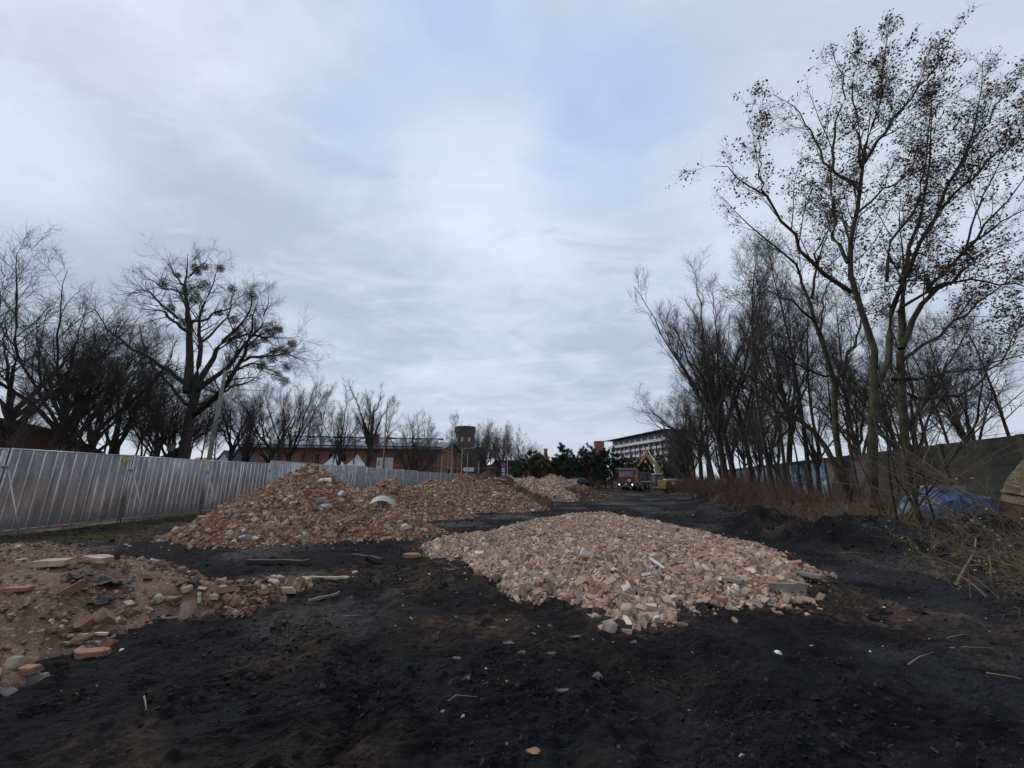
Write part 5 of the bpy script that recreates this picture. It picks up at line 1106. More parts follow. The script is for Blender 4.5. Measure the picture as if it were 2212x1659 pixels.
wpart(tr_, 'cornice', M['brick_hall'], hall)
gu = MB(); S1.box(gu, 0, S1.L, 7.98, 8.12, .2, .5); wpart(gu, 'gutter', M['roof_dark'], hall)
dp = MB(); dp.tube([S1.pt(S1.L - .5, 0, .3), S1.pt(S1.L - .5, 7.9, .3)], .09); wpart(dp, 'downpipe', M['roof_zinc'], hall)
for k in range(15):
    u = 1.4 + k * 2.45
    window(S1, u, 5.0, .8, 1.35, hall, frame='brick_hall', arch=True)
    if k % 2 == 0 or k > 10: window(S1, u - .1, 1.2, 1.0, 2.1, hall, frame='brick_hall')
fr = MB()
for z0, z1, d in ((7.3, 7.75, .3), (3.9, 4.25, .22), (8.0, 8.15, .35)): S2.box(fr, 0, L2, z0, z1, .06, d)
for u in (0, L2 * .24, L2 * .5, L2 * .76, L2 - .7): S2.box(fr, u, u + .7, 0, 7.3, .06, .2)
S2.poly(fr, [(0, 7.75), (L2 / 2, 9.45), (L2, 7.75), (L2, 8.0), (L2 / 2, 9.75), (0, 8.0)], .06, .16)
wpart(fr, 'pilasters', M['brick_trim'], hall)
for u in (L2 * .31, L2 * .57): window(S2, u, 4.9, 3.0, 1.9, hall, m='black')
for u in (L2 * .30, L2 * .56):
    dd = MB(); S2.box(dd, u, u + 3.2, 0.05, 3.6, .07, .12); wpart(dd, 'door', M['black'], hall)
# --- octagonal tower
tw = empty('water_tower', (W(1003, 1000, 150).x, 150, 0), 'dark octagonal brick tower with a wider flat crown above the far trees', 'tower')
def octa(mb, r, z0, z1, r2=None, n=8, off=0.2):
    r2 = r2 or r; return mb.add([(rr * math.cos(off + 2 * math.pi * k / n), rr * math.sin(off + 2 * math.pi * k / n), z) for rr, z in ((r, z0), (r2, z1)) for k in range(n)], [list(range(n))[::-1], list(range(n, 2 * n))] + [[k, (k + 1) % n, (k + 1) % n + n, k + n] for k in range(n)])
octa(MB(), 3.7, 0, 18.4).build('shaft', M['brick_dark'], tw); octa(MB(), 3.72, 18.4, 19.2, 3.95).build('corbel', M['brick_dark'], tw); octa(MB(), 3.95, 19.2, 21.0).build('crown', mat('mossy_parapet', (.05, .047, .035), .9, 0, .3, 1), tw); octa(MB(), 4.05, 21.0, 21.25).build('roof_slab', M['roof_dark'], tw)
for k in range(8):
    an = .2 + math.pi / 8 + k * math.pi / 4
    if math.sin(an) < .3:
        rr = 3.7 * math.cos(math.pi / 8)
        for z in (16.2, 11.5, 7): MB().box((rr * math.cos(an), rr * math.sin(an), z), (.12, .8, 1.5), (0, 0, an)).build('window', M['cloth'] if z > 15 else M['black'], tw)
# dark brick building at the tower's foot
lb = empty('brick_building', (W(1060, 1000, 135).x, 135, 0), 'dark brick building with pale string course behind the far bare trees', 'building'); xx = 0
MB().span((-8.5, 0, 0), (11, 8, 6.4)).build('wall', M['brick_dark'], lb); MB().span((-8.6, -.15, 5.2), (11.1, 8.1, 5.5)).build('string_course', M['brick_trim'], lb); MB().span((-8.5, 1, 6.4), (-2, 7, 12.5)).build('stair_block', M['brick_dark'], lb)
for k in range(6): MB().span((-7 + k * 3, -.06, 2.2), (-5.9 + k * 3, .02, 4.2)).build('window', M['black'], lb)
MB().prism([(0, 6.4), (11.2, 6.4), (9.5, 8.0), (1.5, 8.0)], 'y', .5, 7.5).build('roof', M['roof_dark'], lb)
bx_ = empty('grey_container', W(1018, 1018, 76), 'grey blue box container behind the white arrow sign', 'container'); bx_.location.z = 0
MB().box((1.6, 0, 1.35), (4.0, 2.4, 2.7)).build('body', mat('blue_grey_sheet', (.10, .11, .14), .7), bx_); MB().box((1.6, -1.22, 2.6), (4.04, .06, .12)).build('top_beam', M['roof_dark'], bx_)
# --- small gabled brick house
gh = empty('brick_house', (W(1166, 1000, 97).x, 97, 0), 'gabled red brick house with tan gable boards behind the pines', 'house')
MB().prism([(-3.6, 0), (3.6, 0), (3.6, 4.9), (0, 7.7), (-3.6, 4.9)], 'y', 0, 9).build('wall', M['brick_red'], gh)
for s_ in (-1, 1):
    MB().add([(0, -.6, 8.0), (0, 9, 8.0), (4.3 * s_, 9, 4.7), (4.3 * s_, -.6, 4.7), (0, -.6, 7.75), (0, 9, 7.75), (4.3 * s_, 9, 4.45), (4.3 * s_, -.6, 4.45)], [[0, 1, 2, 3], [4, 7, 6, 5], [0, 3, 7, 4], [1, 5, 6, 2], [2, 6, 7, 3], [0, 4, 5, 1]]).build('roof', M['roof_dark'], gh)
    MB().prism([(0, 7.6), (4.3 * s_, 4.35), (4.3 * s_, 4.75), (0, 8.05)], 'y', -.72, -.6).build('gable_board', mat('tan_board', (.30, .20, .13), .8), gh)
MB().span((-2.0, -.3, 4.6), (3.4, -.02, 4.9)).build('beam', M['brick_trim'], gh); MB().span((1.5, 4, 6.5), (2.3, 5, 9.3)).build('chimney', M['brick_hall'], gh); MB().span((4.4, 3, 0), (10, 11, 6.9)).build('rear_wing', M['brick_dark'], gh)
MB().span((-1, -.05, 1.5), (.2, .05, 3.2)).build('window', M['black'], gh)
# --- brick turret house
th_ = empty('turret_house', (W(1298, 1000, 150).x, 150, 0), 'brick house with a square reddish stair turret left of the apartment block', 'house')
MB().span((-1.6, 0, 0), (1.6, 3.2, 15.2)).build('turret', M['brick_front'], th_); MB().span((-1.8, -.2, 14.4), (1.8, 3.4, 14.7)).build('cornice', M['brick_trim'], th_); MB().span((-1.75, -.15, 15.2), (1.75, 3.35, 15.9)).build('turret_cap', M['brick_hall'], th_)
for z in (12.6, 9.8): MB().span((-1.7, -.1, z), (1.7, .0, z + .25)).build('string_course', M['brick_trim'], th_)
MB().span((-.4, -.06, 10.6), (.4, .02, 12.0)).build('window', M['black'], th_)
MB().span((-6.6, .5, 0), (-1.6, 9, 9.2)).build('wall', M['brick_red'], th_); MB().prism([(-7.1, 9.2), (-1.5, 9.2), (-1.6, 11.7), (-5.2, 11.7)], 'y', .2, 9.3).build('roof', M['roof_dark'], th_); MB().span((-6.7, .4, 8.7), (-1.6, .5, 9.2)).build('cornice', M['brick_front'], th_)
# --- apartment block
P0 = (52.6, 205.0); P1 = (63.5, 158.0); P2 = (74.5, 163.0)
ab = empty('apartment_block', (P1[0], P1[1], 0), 'long modern apartment block with brick piers, pale balconies and a thin overhanging roof', 'apartment block')
A1 = Fac(P0, P1); A2 = Fac(P1, P2); V = [Vector((*p, 0)) for p in (P0, P1, P2)]; V.append(V[0] + V[2] - V[1])
M['slate'] = mat('dark_grey_cladding', (.12, .125, .14), .7, 0, .15, .3); M['balc'] = mat('pale_balcony', (.48, .50, .53), .6, 0, .12, .5); M['pier'] = brick_mat('pier_brick', (.13, .055, .045), (.17, .075, .06), (.25, .13, .1))
m_ = MB(); m_.add([v + Vector((0, 0, z)) for z in (0, 20.6) for v in V], [[3, 2, 1, 0], [4, 5, 6, 7], [0, 1, 5, 4], [1, 2, 6, 5], [2, 3, 7, 6], [3, 0, 4, 7]]); wpart(m_, 'wall', M['slate'], ab)
m_ = MB(); A1.box(m_, -4.5, A1.L + .8, 21.2, 21.5, -10, 2.4); wpart(m_, 'roof', M['roof_dark'], ab)
m_ = MB(); A1.box(m_, 0, A1.L, 20.6, 21.2, -9, -.5); wpart(m_, 'attic', M['slate'], ab)
m_ = MB(); A1.box(m_, -1.5, A1.L + .3, 17.0, 17.25, 0, 1.7); A1.box(m_, -1.5, A1.L + .3, 17.25, 18.2, 1.6, 1.7); wpart(m_, 'terrace', M['balc'], ab)
for k in range(9):
    m_ = MB(); u = 1.5 + k * 5.3; A1.box(m_, u, u + 1.0, 18.2, 19.6, .02, .5); wpart(m_, 'terrace_pillar', M['balc'], ab)
for k in range(11):
    u = 2.2 + k * 4.3; m_ = MB(); A1.box(m_, u - .7, u + .55, 0, 16.9, .02, .6); wpart(m_, 'brick_pier', M['pier'], ab)
    for fl in range(6):
        z = .6 + fl * 2.75
        m_ = MB(); A1.box(m_, u + .7, u + 3.4, z - .15, z + .95, .05, 1.3 if k % 2 else .9); wpart(m_, 'balcony', M['balc'], ab)
        m_ = MB(); A1.box(m_, u + 1.9, u + 3.5, z + .95, z + 2.45, .01, .05); wpart(m_, 'window', M['black'], ab)
        m_ = MB(); A1.box(m_, u + .7, u + 1.7, z + .95, z + 2.45, .01, .2); wpart(m_, 'blind', M['balc'], ab)
for fl in range(7):
    m_ = MB(); z = .5 + fl * 2.75; A1.box(m_, A1.L - 1.2, A1.L + .1, z, z + 1.3, .65, 1.9); wpart(m_, 'corner_balcony', M['balc'], ab)
m_ = MB(); A2.box(m_, 8.5, A2.L, 0, 15.5, .02, .3); wpart(m_, 'brick_panel', M['pier'], ab)
# --- red building far left and low shed
RB0 = W(-60, 900, 30); RB1 = W(216, 960, 39)
rb = empty('red_building', (RB0.x, RB0.y, 0), 'tall red brick building with a dark roof behind the trees at the far left', 'building'); F1 = Fac((RB0.x, RB0.y), (RB1.x, RB1.y))
m_ = MB(); F1.poly(m_, [(0, 0), (F1.L, 0), (F1.L, 4.0), (F1.L * .62, 5.6), (F1.L * .2, 6.2), (0, 6.2)], -8, 0); wpart(m_, 'wall', M['brick_left'], rb)
m_ = MB(); F1.box(m_, 0, F1.L * .30, 0, 4.1, 0, .15); F1.box(m_, F1.L * .62, F1.L * .86, 0, 2.9, 0, .15); wpart(m_, 'red_rendered_panel', mat('red_render', (.42, .045, .02), .85, 0, .25, .6), rb)
m_ = MB(); F1.poly(m_, [(-.5, 6.2), (F1.L * .2, 6.2), (F1.L * .62, 5.6), (F1.L + .4, 3.9), (F1.L + .4, 4.15), (F1.L * .62, 5.85), (F1.L * .2, 6.45), (-.5, 6.45)], -8.2, .4); wpart(m_, 'roof', M['roof_dark'], rb)
m_ = MB(); F1.box(m_, F1.L * .80, F1.L * .84, 4.2, 6.7, -1.5, -.8); wpart(m_, 'chimney', M['brick_trim'], rb)
for k in range(6):
    m_ = MB(); u = F1.L * (.62 + k * .045); F1.box(m_, u, u + .18, 2.9, 4.9 - k * .15, .0, .1); wpart(m_, 'pilaster', M['brick_trim'], rb)
for k in range(4): window(F1, F1.L * (.34 + k * .07), 1.5, .8, 1.5, rb, frame='brick_left')
s0 = W(222, 1000, 41); s1 = W(292, 1000, 43)
sh = empty('brick_shed', (s0.x, s0.y, 0), 'low brown brick shed with a pale flat roof right of the red building', 'shed'); F2 = Fac((s0.x, s0.y), (s1.x, s1.y))
m_ = MB(); F2.box(m_, 0, F2.L, 0, 3.9, -4, 0); wpart(m_, 'wall', M['brick_left'], sh); m_ = MB(); F2.box(m_, -.2, F2.L + .2, 3.9, 4.15, -4.2, .3); wpart(m_, 'roof', M['roof_zinc'], sh)
for k in range(2): m_ = MB(); F2.poly(m_, [(.8 + k * 1.8, 0), (1.9 + k * 1.8, 0), (1.9 + k * 1.8, 1.9), (1.35 + k * 1.8, 2.4), (.8 + k * 1.8, 1.9)], 0, .05); wpart(m_, 'blind_arch', M['brick_hall'], sh)
# house with pale gable, and orange roof building behind pole
oh = empty('tiled_house', (W(445, 1000, 60).x, 60, 0), 'low house with an orange-brown tiled roof and a pale gable behind the concrete pole', 'house')
MB().span((-4, 0, 0), (1.4, 7, 2.9)).build('wall', M['cream'], oh); MB().add([(-4.3, -.3, 2.8), (1.4, -.3, 2.8), (1.4, 3.4, 5.0), (-4.3, 3.4, 5.0), (-4.3, 7.2, 2.8), (1.4, 7.2, 2.8)], [[0, 1, 2, 3], [3, 2, 5, 4], [0, 3, 4], [1, 5, 2], [0, 4, 5, 1]]).build('roof', mat('orange_tile', (.24, .09, .05), .85, 0, .3, 2), oh)
MB().prism([(1.5, 0), (4.3, 0), (4.3, 3.4), (2.9, 5.6), (1.5, 3.4)], 'y', -.5, 6).build('gable_wall', M['cream'], oh)
for s_ in (-1, 1): MB().add([(2.9, -.7, 5.9), (2.9, 6.2, 5.9), (2.9 + 1.7 * s_, 6.2, 3.3), (2.9 + 1.7 * s_, -.7, 3.3), (2.9, -.7, 5.7), (2.9, 6.2, 5.7), (2.9 + 1.7 * s_, 6.2, 3.1), (2.9 + 1.7 * s_, -.7, 3.1)], [[0, 1, 2, 3], [4, 7, 6, 5], [0, 3, 7, 4], [1, 5, 6, 2], [2, 6, 7, 3], [0, 4, 5, 1]]).build('gable_roof', M['roof_dark'], oh)
def tent(px, Y, w_, h, label, n=1):
    p = W(px, 1005, Y); r = empty('tent', (p.x, Y, 0), label, 'tent', 'white tents beyond the hoarding')
    hw = w_ / 2; V = [(-hw, -hw, 2.4), (hw, -hw, 2.4), (hw, hw, 2.4), (-hw, hw, 2.4)]; q = []; F = []; N = 6
    for i in range(N + 1):
        s_ = 1 - i / N; z = 2.4 + (h - 2.4) * (1 - s_) ** 1.7; q += [(x * s_ * (1 if i < N else .02), y * s_ * (1 if i < N else .02), z) for x, y, _ in V] if s_ > 0 else [(x * .02, y * .02, h) for x, y, _ in V]
    for i in range(N):
        for k in range(4): F.append([i * 4 + k, i * 4 + (k + 1) % 4, (i + 1) * 4 + (k + 1) % 4, (i + 1) * 4 + k])
    MB().add(q, F).build('canopy', M['cloth'], r)
    for x, y in ((-1, -1), (1, -1), (1, 1), (-1, 1)): MB().tube([(x * hw * .97, y * hw * .97, 0), (x * hw * .97, y * hw * .97, 2.4)], .05, 6).build('leg', M['metal'], r)
    MB().span((-hw, -hw - .03, 2.1), (hw, -hw, 2.42)).build('valance', M['cloth'], r)
    return r
tent(722, 62, 6.0, 5.6, 'steep white peaked tent, left one of two side by side beyond the hoarding'); tent(770, 63, 6.0, 5.5, 'steep white peaked tent, right one of two side by side beyond the hoarding'); tent(483, 57, 3.4, 4.2, 'small white tent beside the pale gable right of the concrete pole')
bp_ = W(832, 990, 63); bn = empty('banner_board', (bp_.x, 63, 0), 'large white notice banner on posts before the brick hall', 'banner')
MB().box((0, 0, 4.0), (2.6, .06, 1.9)).build('panel', M['white'], bn)
for k in range(5): MB().box((.1, -.035, 4.6 - k * .3), (1.2 - (k % 2) * .4, .006, .08)).build('text_line', mat('grey_print', (.25, .25, .25), .7) if k == 0 else D.materials['grey_print'], bn)
MB().box((-.95, -.035, 4.1), (.3, .006, .8)).build('picture', mat('brown_print', (.30, .16, .12), .7), bn)
for s_ in (-1, 1): MB().tube([(s_ * 1.25, .05, 0), (s_ * 1.25, .05, 5)], .06, 6).build('post', M['metal'], bn)
for px, z_, lab in ((844, 2.75, 'beige garden parasol right below the white banner'), (868, 2.7, 'beige garden parasol right of the first one before the hall')):
    p = W(px, 1005, 66); u_ = empty('parasol', (p.x, 66, 0), lab, 'parasol', 'parasols before the hall'); cv = MB(); octa(cv, 1.5, z_, z_ + .55, .05); cv.build('canopy', mat('beige_cloth', (.42, .36, .30), .9), u_); MB().tube([(0, 0, 0), (0, 0, z_)], .03, 6).build('pole', M['metal'], u_)
# --- poles, lamps and signs
up_ = W(450, 1000, 25); ut = empty('concrete_pole', (up_.x, 25, .1), 'leaning concrete pole with a thin antenna top between the mistletoe tree and the hall', 'pole')
top = W(487, 800, 25) - Vector(ut.location); MB().tube([(0, 0, -.3), top * .5, top], [.15, .125, .10], 8).build('shaft', M['conc'], ut, True)
t2 = W(500, 742, 25) - Vector(ut.location); MB().tube([top * .93, t2], .03, 6).build('mast', mat('rusty_mast', (.12, .06, .045), .8), ut); c1 = W(495, 762, 25) - Vector(ut.location); MB().box(c1, (.5, .2, .18)).build('lamp_bracket', M['metal'], ut)
q_ = top * .19; MB().box((q_.x, q_.y - .15, q_.z), (.22, .02, .42)).build('notice', M['white'], ut); MB().box((q_.x, q_.y - .165, q_.z + .18), (.2, .01, .08)).build('red_mark', mat('red_print', (.5, .06, .04), .7), ut)
def lamp(px, Y, h, arm_, label, group='street lamps'):
    p = W(px, 1015, Y); r = empty('street_lamp', (p.x, Y, 0), label, 'street lamp', group); MB().tube([(0, 0, 0), (0, 0, h)], [.11, .07], 8).build('pole', mat('lamp_grey', (.34, .33, .30), .7) if 'lamp_grey' not in D.materials else D.materials['lamp_grey'], r)
    if arm_: MB().tube([(0, 0, h), (.12 * arm_, 0, h + .25), (arm_, 0, h + .35)], .05, 6).build('arm', D.materials['lamp_grey'], r); MB().box((arm_ * 1.2, 0, h + .37), (.7, .22, .12)).build('lamp_head', M['metal'], r)
    return r
lamp(1009, 72, 6.3, -.0, 'street lamp column standing just left of the white arrow sign'); lamp(997, 74, 7.0, 1.8, 'street lamp with a bent arm over the right eave of the gabled hall front')
lamp(953, 60, 5.6, .0, 'thin grey mast before the hall corner'); lamp(1034, 80, 5.2, 0, 'pale pole left of the no-stopping sign'); lamp(1096, 84, 6.0, 0, 'dark thin pole right of the no-stopping sign'); lamp(826, 55, 12.4, 0, 'tall thin pole rising past the white banner')
lamp(975, 58, 7.2, 0, 'thin rusty pole standing before the gabled hall front')
sg = W(1013, 1015, 62); sn = empty('direction_sign', (sg.x, 62, 0), 'white arrow-shaped direction sign pointing left at the end of the hoarding', 'direction sign')
MB().prism([(-1.0, 3.1), (-.72, 3.38), (.75, 3.38), (.75, 2.82), (-.72, 2.82)], 'y', -.05, 0).build('arrow_board', M['white'], sn); MB().tube([(.15, .05, 0), (.15, .05, 3.3)], .04, 6).build('post', M['metal'], sn)
MB().span((-.55, -.056, 3.13), (.55, -.051, 3.2)).span((-.55, -.056, 2.98), (.3, -.051, 3.05)).build('text_line', D.materials['grey_print'], sn)
pk = W(1087, 1010, 62); ps = empty('parking_sign', (pk.x, 62, 0), 'post with a round no-stopping sign, white plate and blue P parking sign', 'road sign')
MB().tube([(0, .06, 0), (0, .06, 4.1)], .045, 6).build('post', M['metal'], ps)
blue = mat('sign_blue', (.03, .09, .42), .5); redm = D.materials['red_print']
def disc(r0, r1, y0, y1, z, n=24):
    v = [(rr * math.cos(2 * math.pi * k / n), y, z + rr * math.sin(2 * math.pi * k / n)) for y in (y0, y1) for rr in (r0, r1) for k in range(n)]; f = []
    for k in range(n):
        k2 = (k + 1) % n; f += [[k, k2, n + k2, n + k], [2 * n + k, 3 * n + k, 3 * n + k2, 2 * n + k2], [n + k, n + k2, 3 * n + k2, 3 * n + k], [k, 2 * n + k, 2 * n + k2, k2]]
    return MB().add(v, f)
disc(.001, .40, -.02, .02, 3.75).build('round_board', blue, ps); disc(.33, .42, -.035, -.021, 3.75).build('red_ring', redm, ps)
MB().box((0, -.03, 3.75), (.7, .012, .07), (0, R(45), 0)).box((0, -.044, 3.75), (.7, .012, .07), (0, R(-45), 0)).build('red_cross', redm, ps)
MB().box((0, 0, 3.0), (.42, .03, .55)).build('plate', M['white'], ps); MB().span((-.1, -.02, 2.85), (.1, -.016, 3.15)).build('plate_mark', D.materials['grey_print'], ps)
MB().box((.05, 0, 2.3), (.72, .03, .72)).build('blue_board', blue, ps)
MB().span((-.12, -.022, 2.05), (-.02, -.016, 2.55)).span((-.02, -.022, 2.47), (.2, -.016, 2.55)).span((.12, -.022, 2.3), (.2, -.016, 2.47)).span((-.02, -.022, 2.25), (.2, -.016, 2.32)).build('letter_p', M['white'], ps)
MB().box((.05, 0, 1.82), (.9, .03, .2)).build('lower_plate', M['white'], ps)
fl = W(1147, 985, 90); fg = empty('flag', (fl.x, 90, 0), 'small red and white flag among the branches above the pines', 'flag'); MB().tube([(0, 0, 0), (0, 0, 7.6)], .05, 6).build('pole', M['metal'], fg)
for k, mm in ((0, 'white'), (1, None)): MB().add([(0, 0, 7.5 - k * .6), (.5, .1, 7.45 - k * .6), (1.2, -.05, 7.35 - k * .6), (1.2, -.05, 6.75 - k * .6), (.5, .1, 6.85 - k * .6), (0, 0, 6.9 - k * .6)], [[0, 1, 4, 5], [1, 2, 3, 4]]).build('cloth_half', M['white'] if mm else redm, fg)

# ------------------------------------------------------------------ pines
def pine_proto(seed):
    rs = np.random.RandomState(seed); H = 6.0; root = empty('pine_tree', (0, 0, 0), 'x', 'tree'); pl = [np.array([rs.normal() * .03 * i, rs.normal() * .03 * i, H * i / 8]) for i in range(9)]
    P, Rd = limbs([(pl, .14, .02)], 12); v, q = tubes(P, Rd, 7); link('trunk', np_mesh('trunk', v, q), M['bark'], root)
    a = children(rs, P, Rd, dict(n=38, t0=.06, ang=62, angs=10, len=2.2, K=5, up=.10, wig=.1, rr=.4, tip=.75)); b = children(rs, a[0], a[1], dict(n=8, t0=.2, ang=42, ratio=.4, K=3, up=.12, wig=.1, rmin=.008))
    v, q = soup([a, b], (4, 3)); link('branches', np_mesh('branches', v, q), M['twig'], root)
    Cn = np.concatenate([b[0][:, 1:].reshape(-1, 3), a[0][:, 2:].reshape(-1, 3), P[0, -3:]]); dr = np.concatenate([np.repeat(norm(b[0][:, -1] - b[0][:, 0]), 3, 0), np.repeat(norm(a[0][:, -1] - a[0][:, 0]), 4, 0), np.array([[0, 0, 1.]] * 3)])
    per = 9; Cn = np.repeat(Cn, per, 0); dr = np.repeat(dr, per, 0); d = norm(dr * .55 + rs.normal(size=Cn.shape) * .55 + np.array([0, 0, .25])); s = .30 * rs.uniform(.6, 1.2, len(Cn))[:, None]; wv = norm(np.cross(d, rs.normal(size=d.shape))) * .02
    Cn = Cn + rs.normal(size=Cn.shape) * .04; V = np.stack([Cn - wv, Cn + wv, Cn + d * s], 1).reshape(-1, 3); link('needles', np_mesh('needles', V, tris=np.arange(len(V)).reshape(-1, 3)), M['needle'], root)
    return root
PROTO['pine'] = [pine_proto(1), pine_proto(2), pine_proto(3)]
PN = [(1112, 76, 4.2), (1128, 72, 5.2), (1146, 70, 6.4), (1160, 74, 6.0), (1178, 71, 5.6), (1196, 73, 5.4), (1214, 72, 7.6), (1232, 70, 6.2), (1246, 74, 6.0), (1262, 72, 7.0), (1280, 71, 7.4), (1292, 75, 6.0), (1306, 70, 6.6), (1320, 73, 7.0), (1334, 71, 6.0), (1350, 76, 5.6), (1368, 74, 5.6), (1388, 75, 5.2), (1408, 77, 6.6), (1428, 78, 6.0), (1448, 76, 5.6), (1470, 80, 6.0)]
PL = ['lowest', 'small', 'bushy', 'dark', 'wide', 'low', 'tall pointed', 'dense', 'slender', 'broad', 'tall', 'hidden', 'high-topped', 'tallest', 'thick', 'rear', 'dim', 'half hidden', 'shaded', 'far', 'low shaded', 'last']
PW = ['right of the far hoarding panels', 'above the crest of the pale heap', 'left of the gabled brick house', 'before the gabled brick house', 'before the gable boards of the brick house', 'right of the gabled brick house', 'standing up above the far pale heap\'s right end', 'above the parked dark car', 'just behind the parked dark car', 'left of the turret house', 'before the turret house', 'at the foot of the turret', 'between turret and red truck', 'before the left end of the apartment block', 'right behind the red truck cab', 'behind the truck cab', 'behind the tipper body', 'under the digger\'s arm', 'right of the digger\'s arm', 'behind the digger cab', 'behind the digger', 'at the right end of the row behind the digger']
for i, (px, Y, h) in enumerate(PN):
    copy_tree('pine', i % 3, at(px, Y), h / 6.2, i * 1.3, '%s dark green pine %s' % (PL[i], PW[i]), 'pines at the far end of the site', sxy=h / 6.2 * 1.15)
for r_ in PROTO['pine']:
    for c_ in list(r_.children): D.objects.remove(c_)
    D.objects.remove(r_)
for i, (px, Y) in enumerate(((1268, 69), (1288, 70), (1300, 68), (1322, 67), (1205, 68), (1410, 66))):
    shrub(at(px, Y), 16, (1.2, 2.6), .03, (0, 0), .5, 320 + i, ['brownish bare bush right of the dark car', 'brownish bare bush between the car and the truck', 'dry bush left of the red truck', 'dry bush at the left flank of the red truck', 'dark low bush behind the right end of the pale heap', 'bare bush between truck and digger'][i], twig='twig_red')

# ------------------------------------------------------------------ dump truck
M['tred'] = mat('dusty_red_paint', (.22, .018, .022), .45, 0, .25, 3); M['tire'] = mat('dusty_tyre', (.03, .028, .026), .95, 0, .3, 6); M['rim'] = mat('dusty_rim', (.20, .17, .15), .8, 0, .2, 6)
M['tip'] = mat('dusty_tipper_steel', (.13, .095, .085), .8, 0, .25, 2); M['chassis'] = mat('dark_chassis', (.025, .024, .024), .8); M['screen'] = mat('windscreen', (.10, .12, .14), .08, 0, spec=.9)
M['lamp_on'] = mat('lit_lamp', (1, 1, .95), .3, emit=((1, .97, .85), 5.0)); M['plastic'] = mat('black_plastic', (.02, .02, .022), .6)
tk = empty('dump_truck', (17.2, 60.4, float(terrain(np.array([17.2]), np.array([60.4]), False)[0])), 'red four-axle dump truck with its headlights on, being loaded', 'dump truck', rz=R(-36))
MB().prism([(.05, 1.0), (.0, 1.9), (.16, 2.95), (.45, 3.2), (2.25, 3.2), (2.3, 1.0)], 'x', -1.22, 1.22).build('cab', M['tred'], tk, bevel=.06)
MB().add([(-1.06, -.02, 1.98), (1.06, -.02, 1.98), (1.04, .11, 2.82), (-1.04, .11, 2.82), (-1.06, .04, 1.98), (1.06, .04, 1.98), (1.04, .17, 2.82), (-1.04, .17, 2.82)], [[0, 1, 2, 3], [0, 4, 5, 1], [1, 5, 6, 2], [2, 6, 7, 3], [3, 7, 4, 0]]).build('windscreen', M['screen'], tk)
MB().box((0, -.12, 2.98), (2.3, .32, .10), (R(12), 0, 0)).build('sun_visor', M['plastic'], tk)
for s_ in (-1, 1):
    MB().prism([(.55, 1.95), (.62, 2.75), (1.35, 2.75), (1.35, 1.95)], 'x', s_ * 1.225, s_ * 1.245).build('side_window', M['screen'], tk)
    d_ = MB().prism([(.42, 1.05), (.5, 2.9), (1.5, 2.9), (1.5, 1.05)], 'x', s_ * 1.205, s_ * 1.235).build('door', M['tred'], tk); MB().box((s_ * 1.25, 1.3, 1.75), (.03, .2, .05)).build('handle', M['plastic'], d_)
    MB().box((s_ * 1.42, .05, 2.4), (.14, .1, .75)).tube([(s_ * 1.2, .2, 2.85), (s_ * 1.42, .05, 2.85)], .025, 6).build('mirror', M['plastic'], tk, bevel=.02)
    l_ = MB().box((s_ * .98, -.20, .82), (.34, .06, .20)).build('headlight', M['plastic'], tk, bevel=.02); MB().tube([(s_ * 1.0, -.225, .82), (s_ * 1.0, -.245, .82)], .085, 12).build('lamp', M['lamp_on'], l_)
    MB().box((s_ * 1.15, -.12, 1.12), (.2, .16, .12)).build('indicator', mat('amber', (.5, .2, .02), .4) if 'amber' not in D.materials else D.materials['amber'], tk)
MB().box((0, 0, .78), (2.46, .40, .52)).build('bumper', M['plastic'], tk, bevel=.04); MB().box((0, -.2, .56), (1.9, .05, .08)).build('bumper_step', M['rim'], tk)
gr_ = MB().box((0, -.03, 1.28), (1.7, .10, .42)).build('grille', M['plastic'], tk, bevel=.03)
for k in range(3): MB().box((0, -.09, 1.14 + k * .14), (1.55, .02, .03)).build('grille_bar', M['rim'], gr_)
em = MB(); ring = disc(.13, .16, -.11, -.085, 1.28, 20); ring.box((0, -.1, 1.35), (.02, .01, .13)); ring.box((-.055, -.1, 1.245), (.02, .01, .13), (0, R(120), 0)); ring.box((.055, -.1, 1.245), (.02, .01, .13), (0, R(-120), 0)); ring.build('ring_emblem', M['metal'], tk)
MB().box((.50, -.10, 1.42), (.42, .03, .36)).build('permit_plate', M['white'], tk); MB().box((.50, -.12, 1.42), (.22, .006, .10)).build('plate_print', M['ink'], tk); MB().box((0, -.225, .86), (.52, .02, .12)).build('number_plate', M['white'], tk)
for s_ in (-.9, .9, -.3, .3): MB().box((s_, .35, 3.26), (.18, .12, .09)).build('roof_lamp', M['rim'], tk)
MB().box((0, 4.9, .98), (.9, 8.0, .28)).build('chassis', M['chassis'], tk)
b_ = MB(); b_.prism([(-.95, 1.25), (-1.12, 1.6), (-1.2, 2.55), (-1.12, 2.55), (-1.02, 1.62), (-.88, 1.36), (.88, 1.36), (1.02, 1.62), (1.12, 2.55), (1.2, 2.55), (1.12, 1.6), (.95, 1.25)], 'y', 2.85, 8.1)
b_.span((-1.15, 2.75, 1.3), (1.15, 2.9, 3.0)); b_.span((-1.12, 8.0, 1.35), (1.12, 8.12, 2.5)); tp_ = b_.build('tipper_body', M['tip'], tk)
for s_ in (-1, 1):
    MB().box((s_ * 1.2, 5.5, 2.6), (.14, 5.3, .15)).build('top_rim', M['tred'], tp_)
    for y in (2.95, 4.3, 5.6, 6.9, 8.0): MB().box((s_ * 1.17, y, 1.98), (.12, .14, 1.2), (0, s_ * R(5), 0)).build('rib', M['tip'], tp_)
    MB().box((s_ * 1.18, 5.6, 1.25), (.05, 4.9, .16)).build('side_guard', M['metal'], tk)
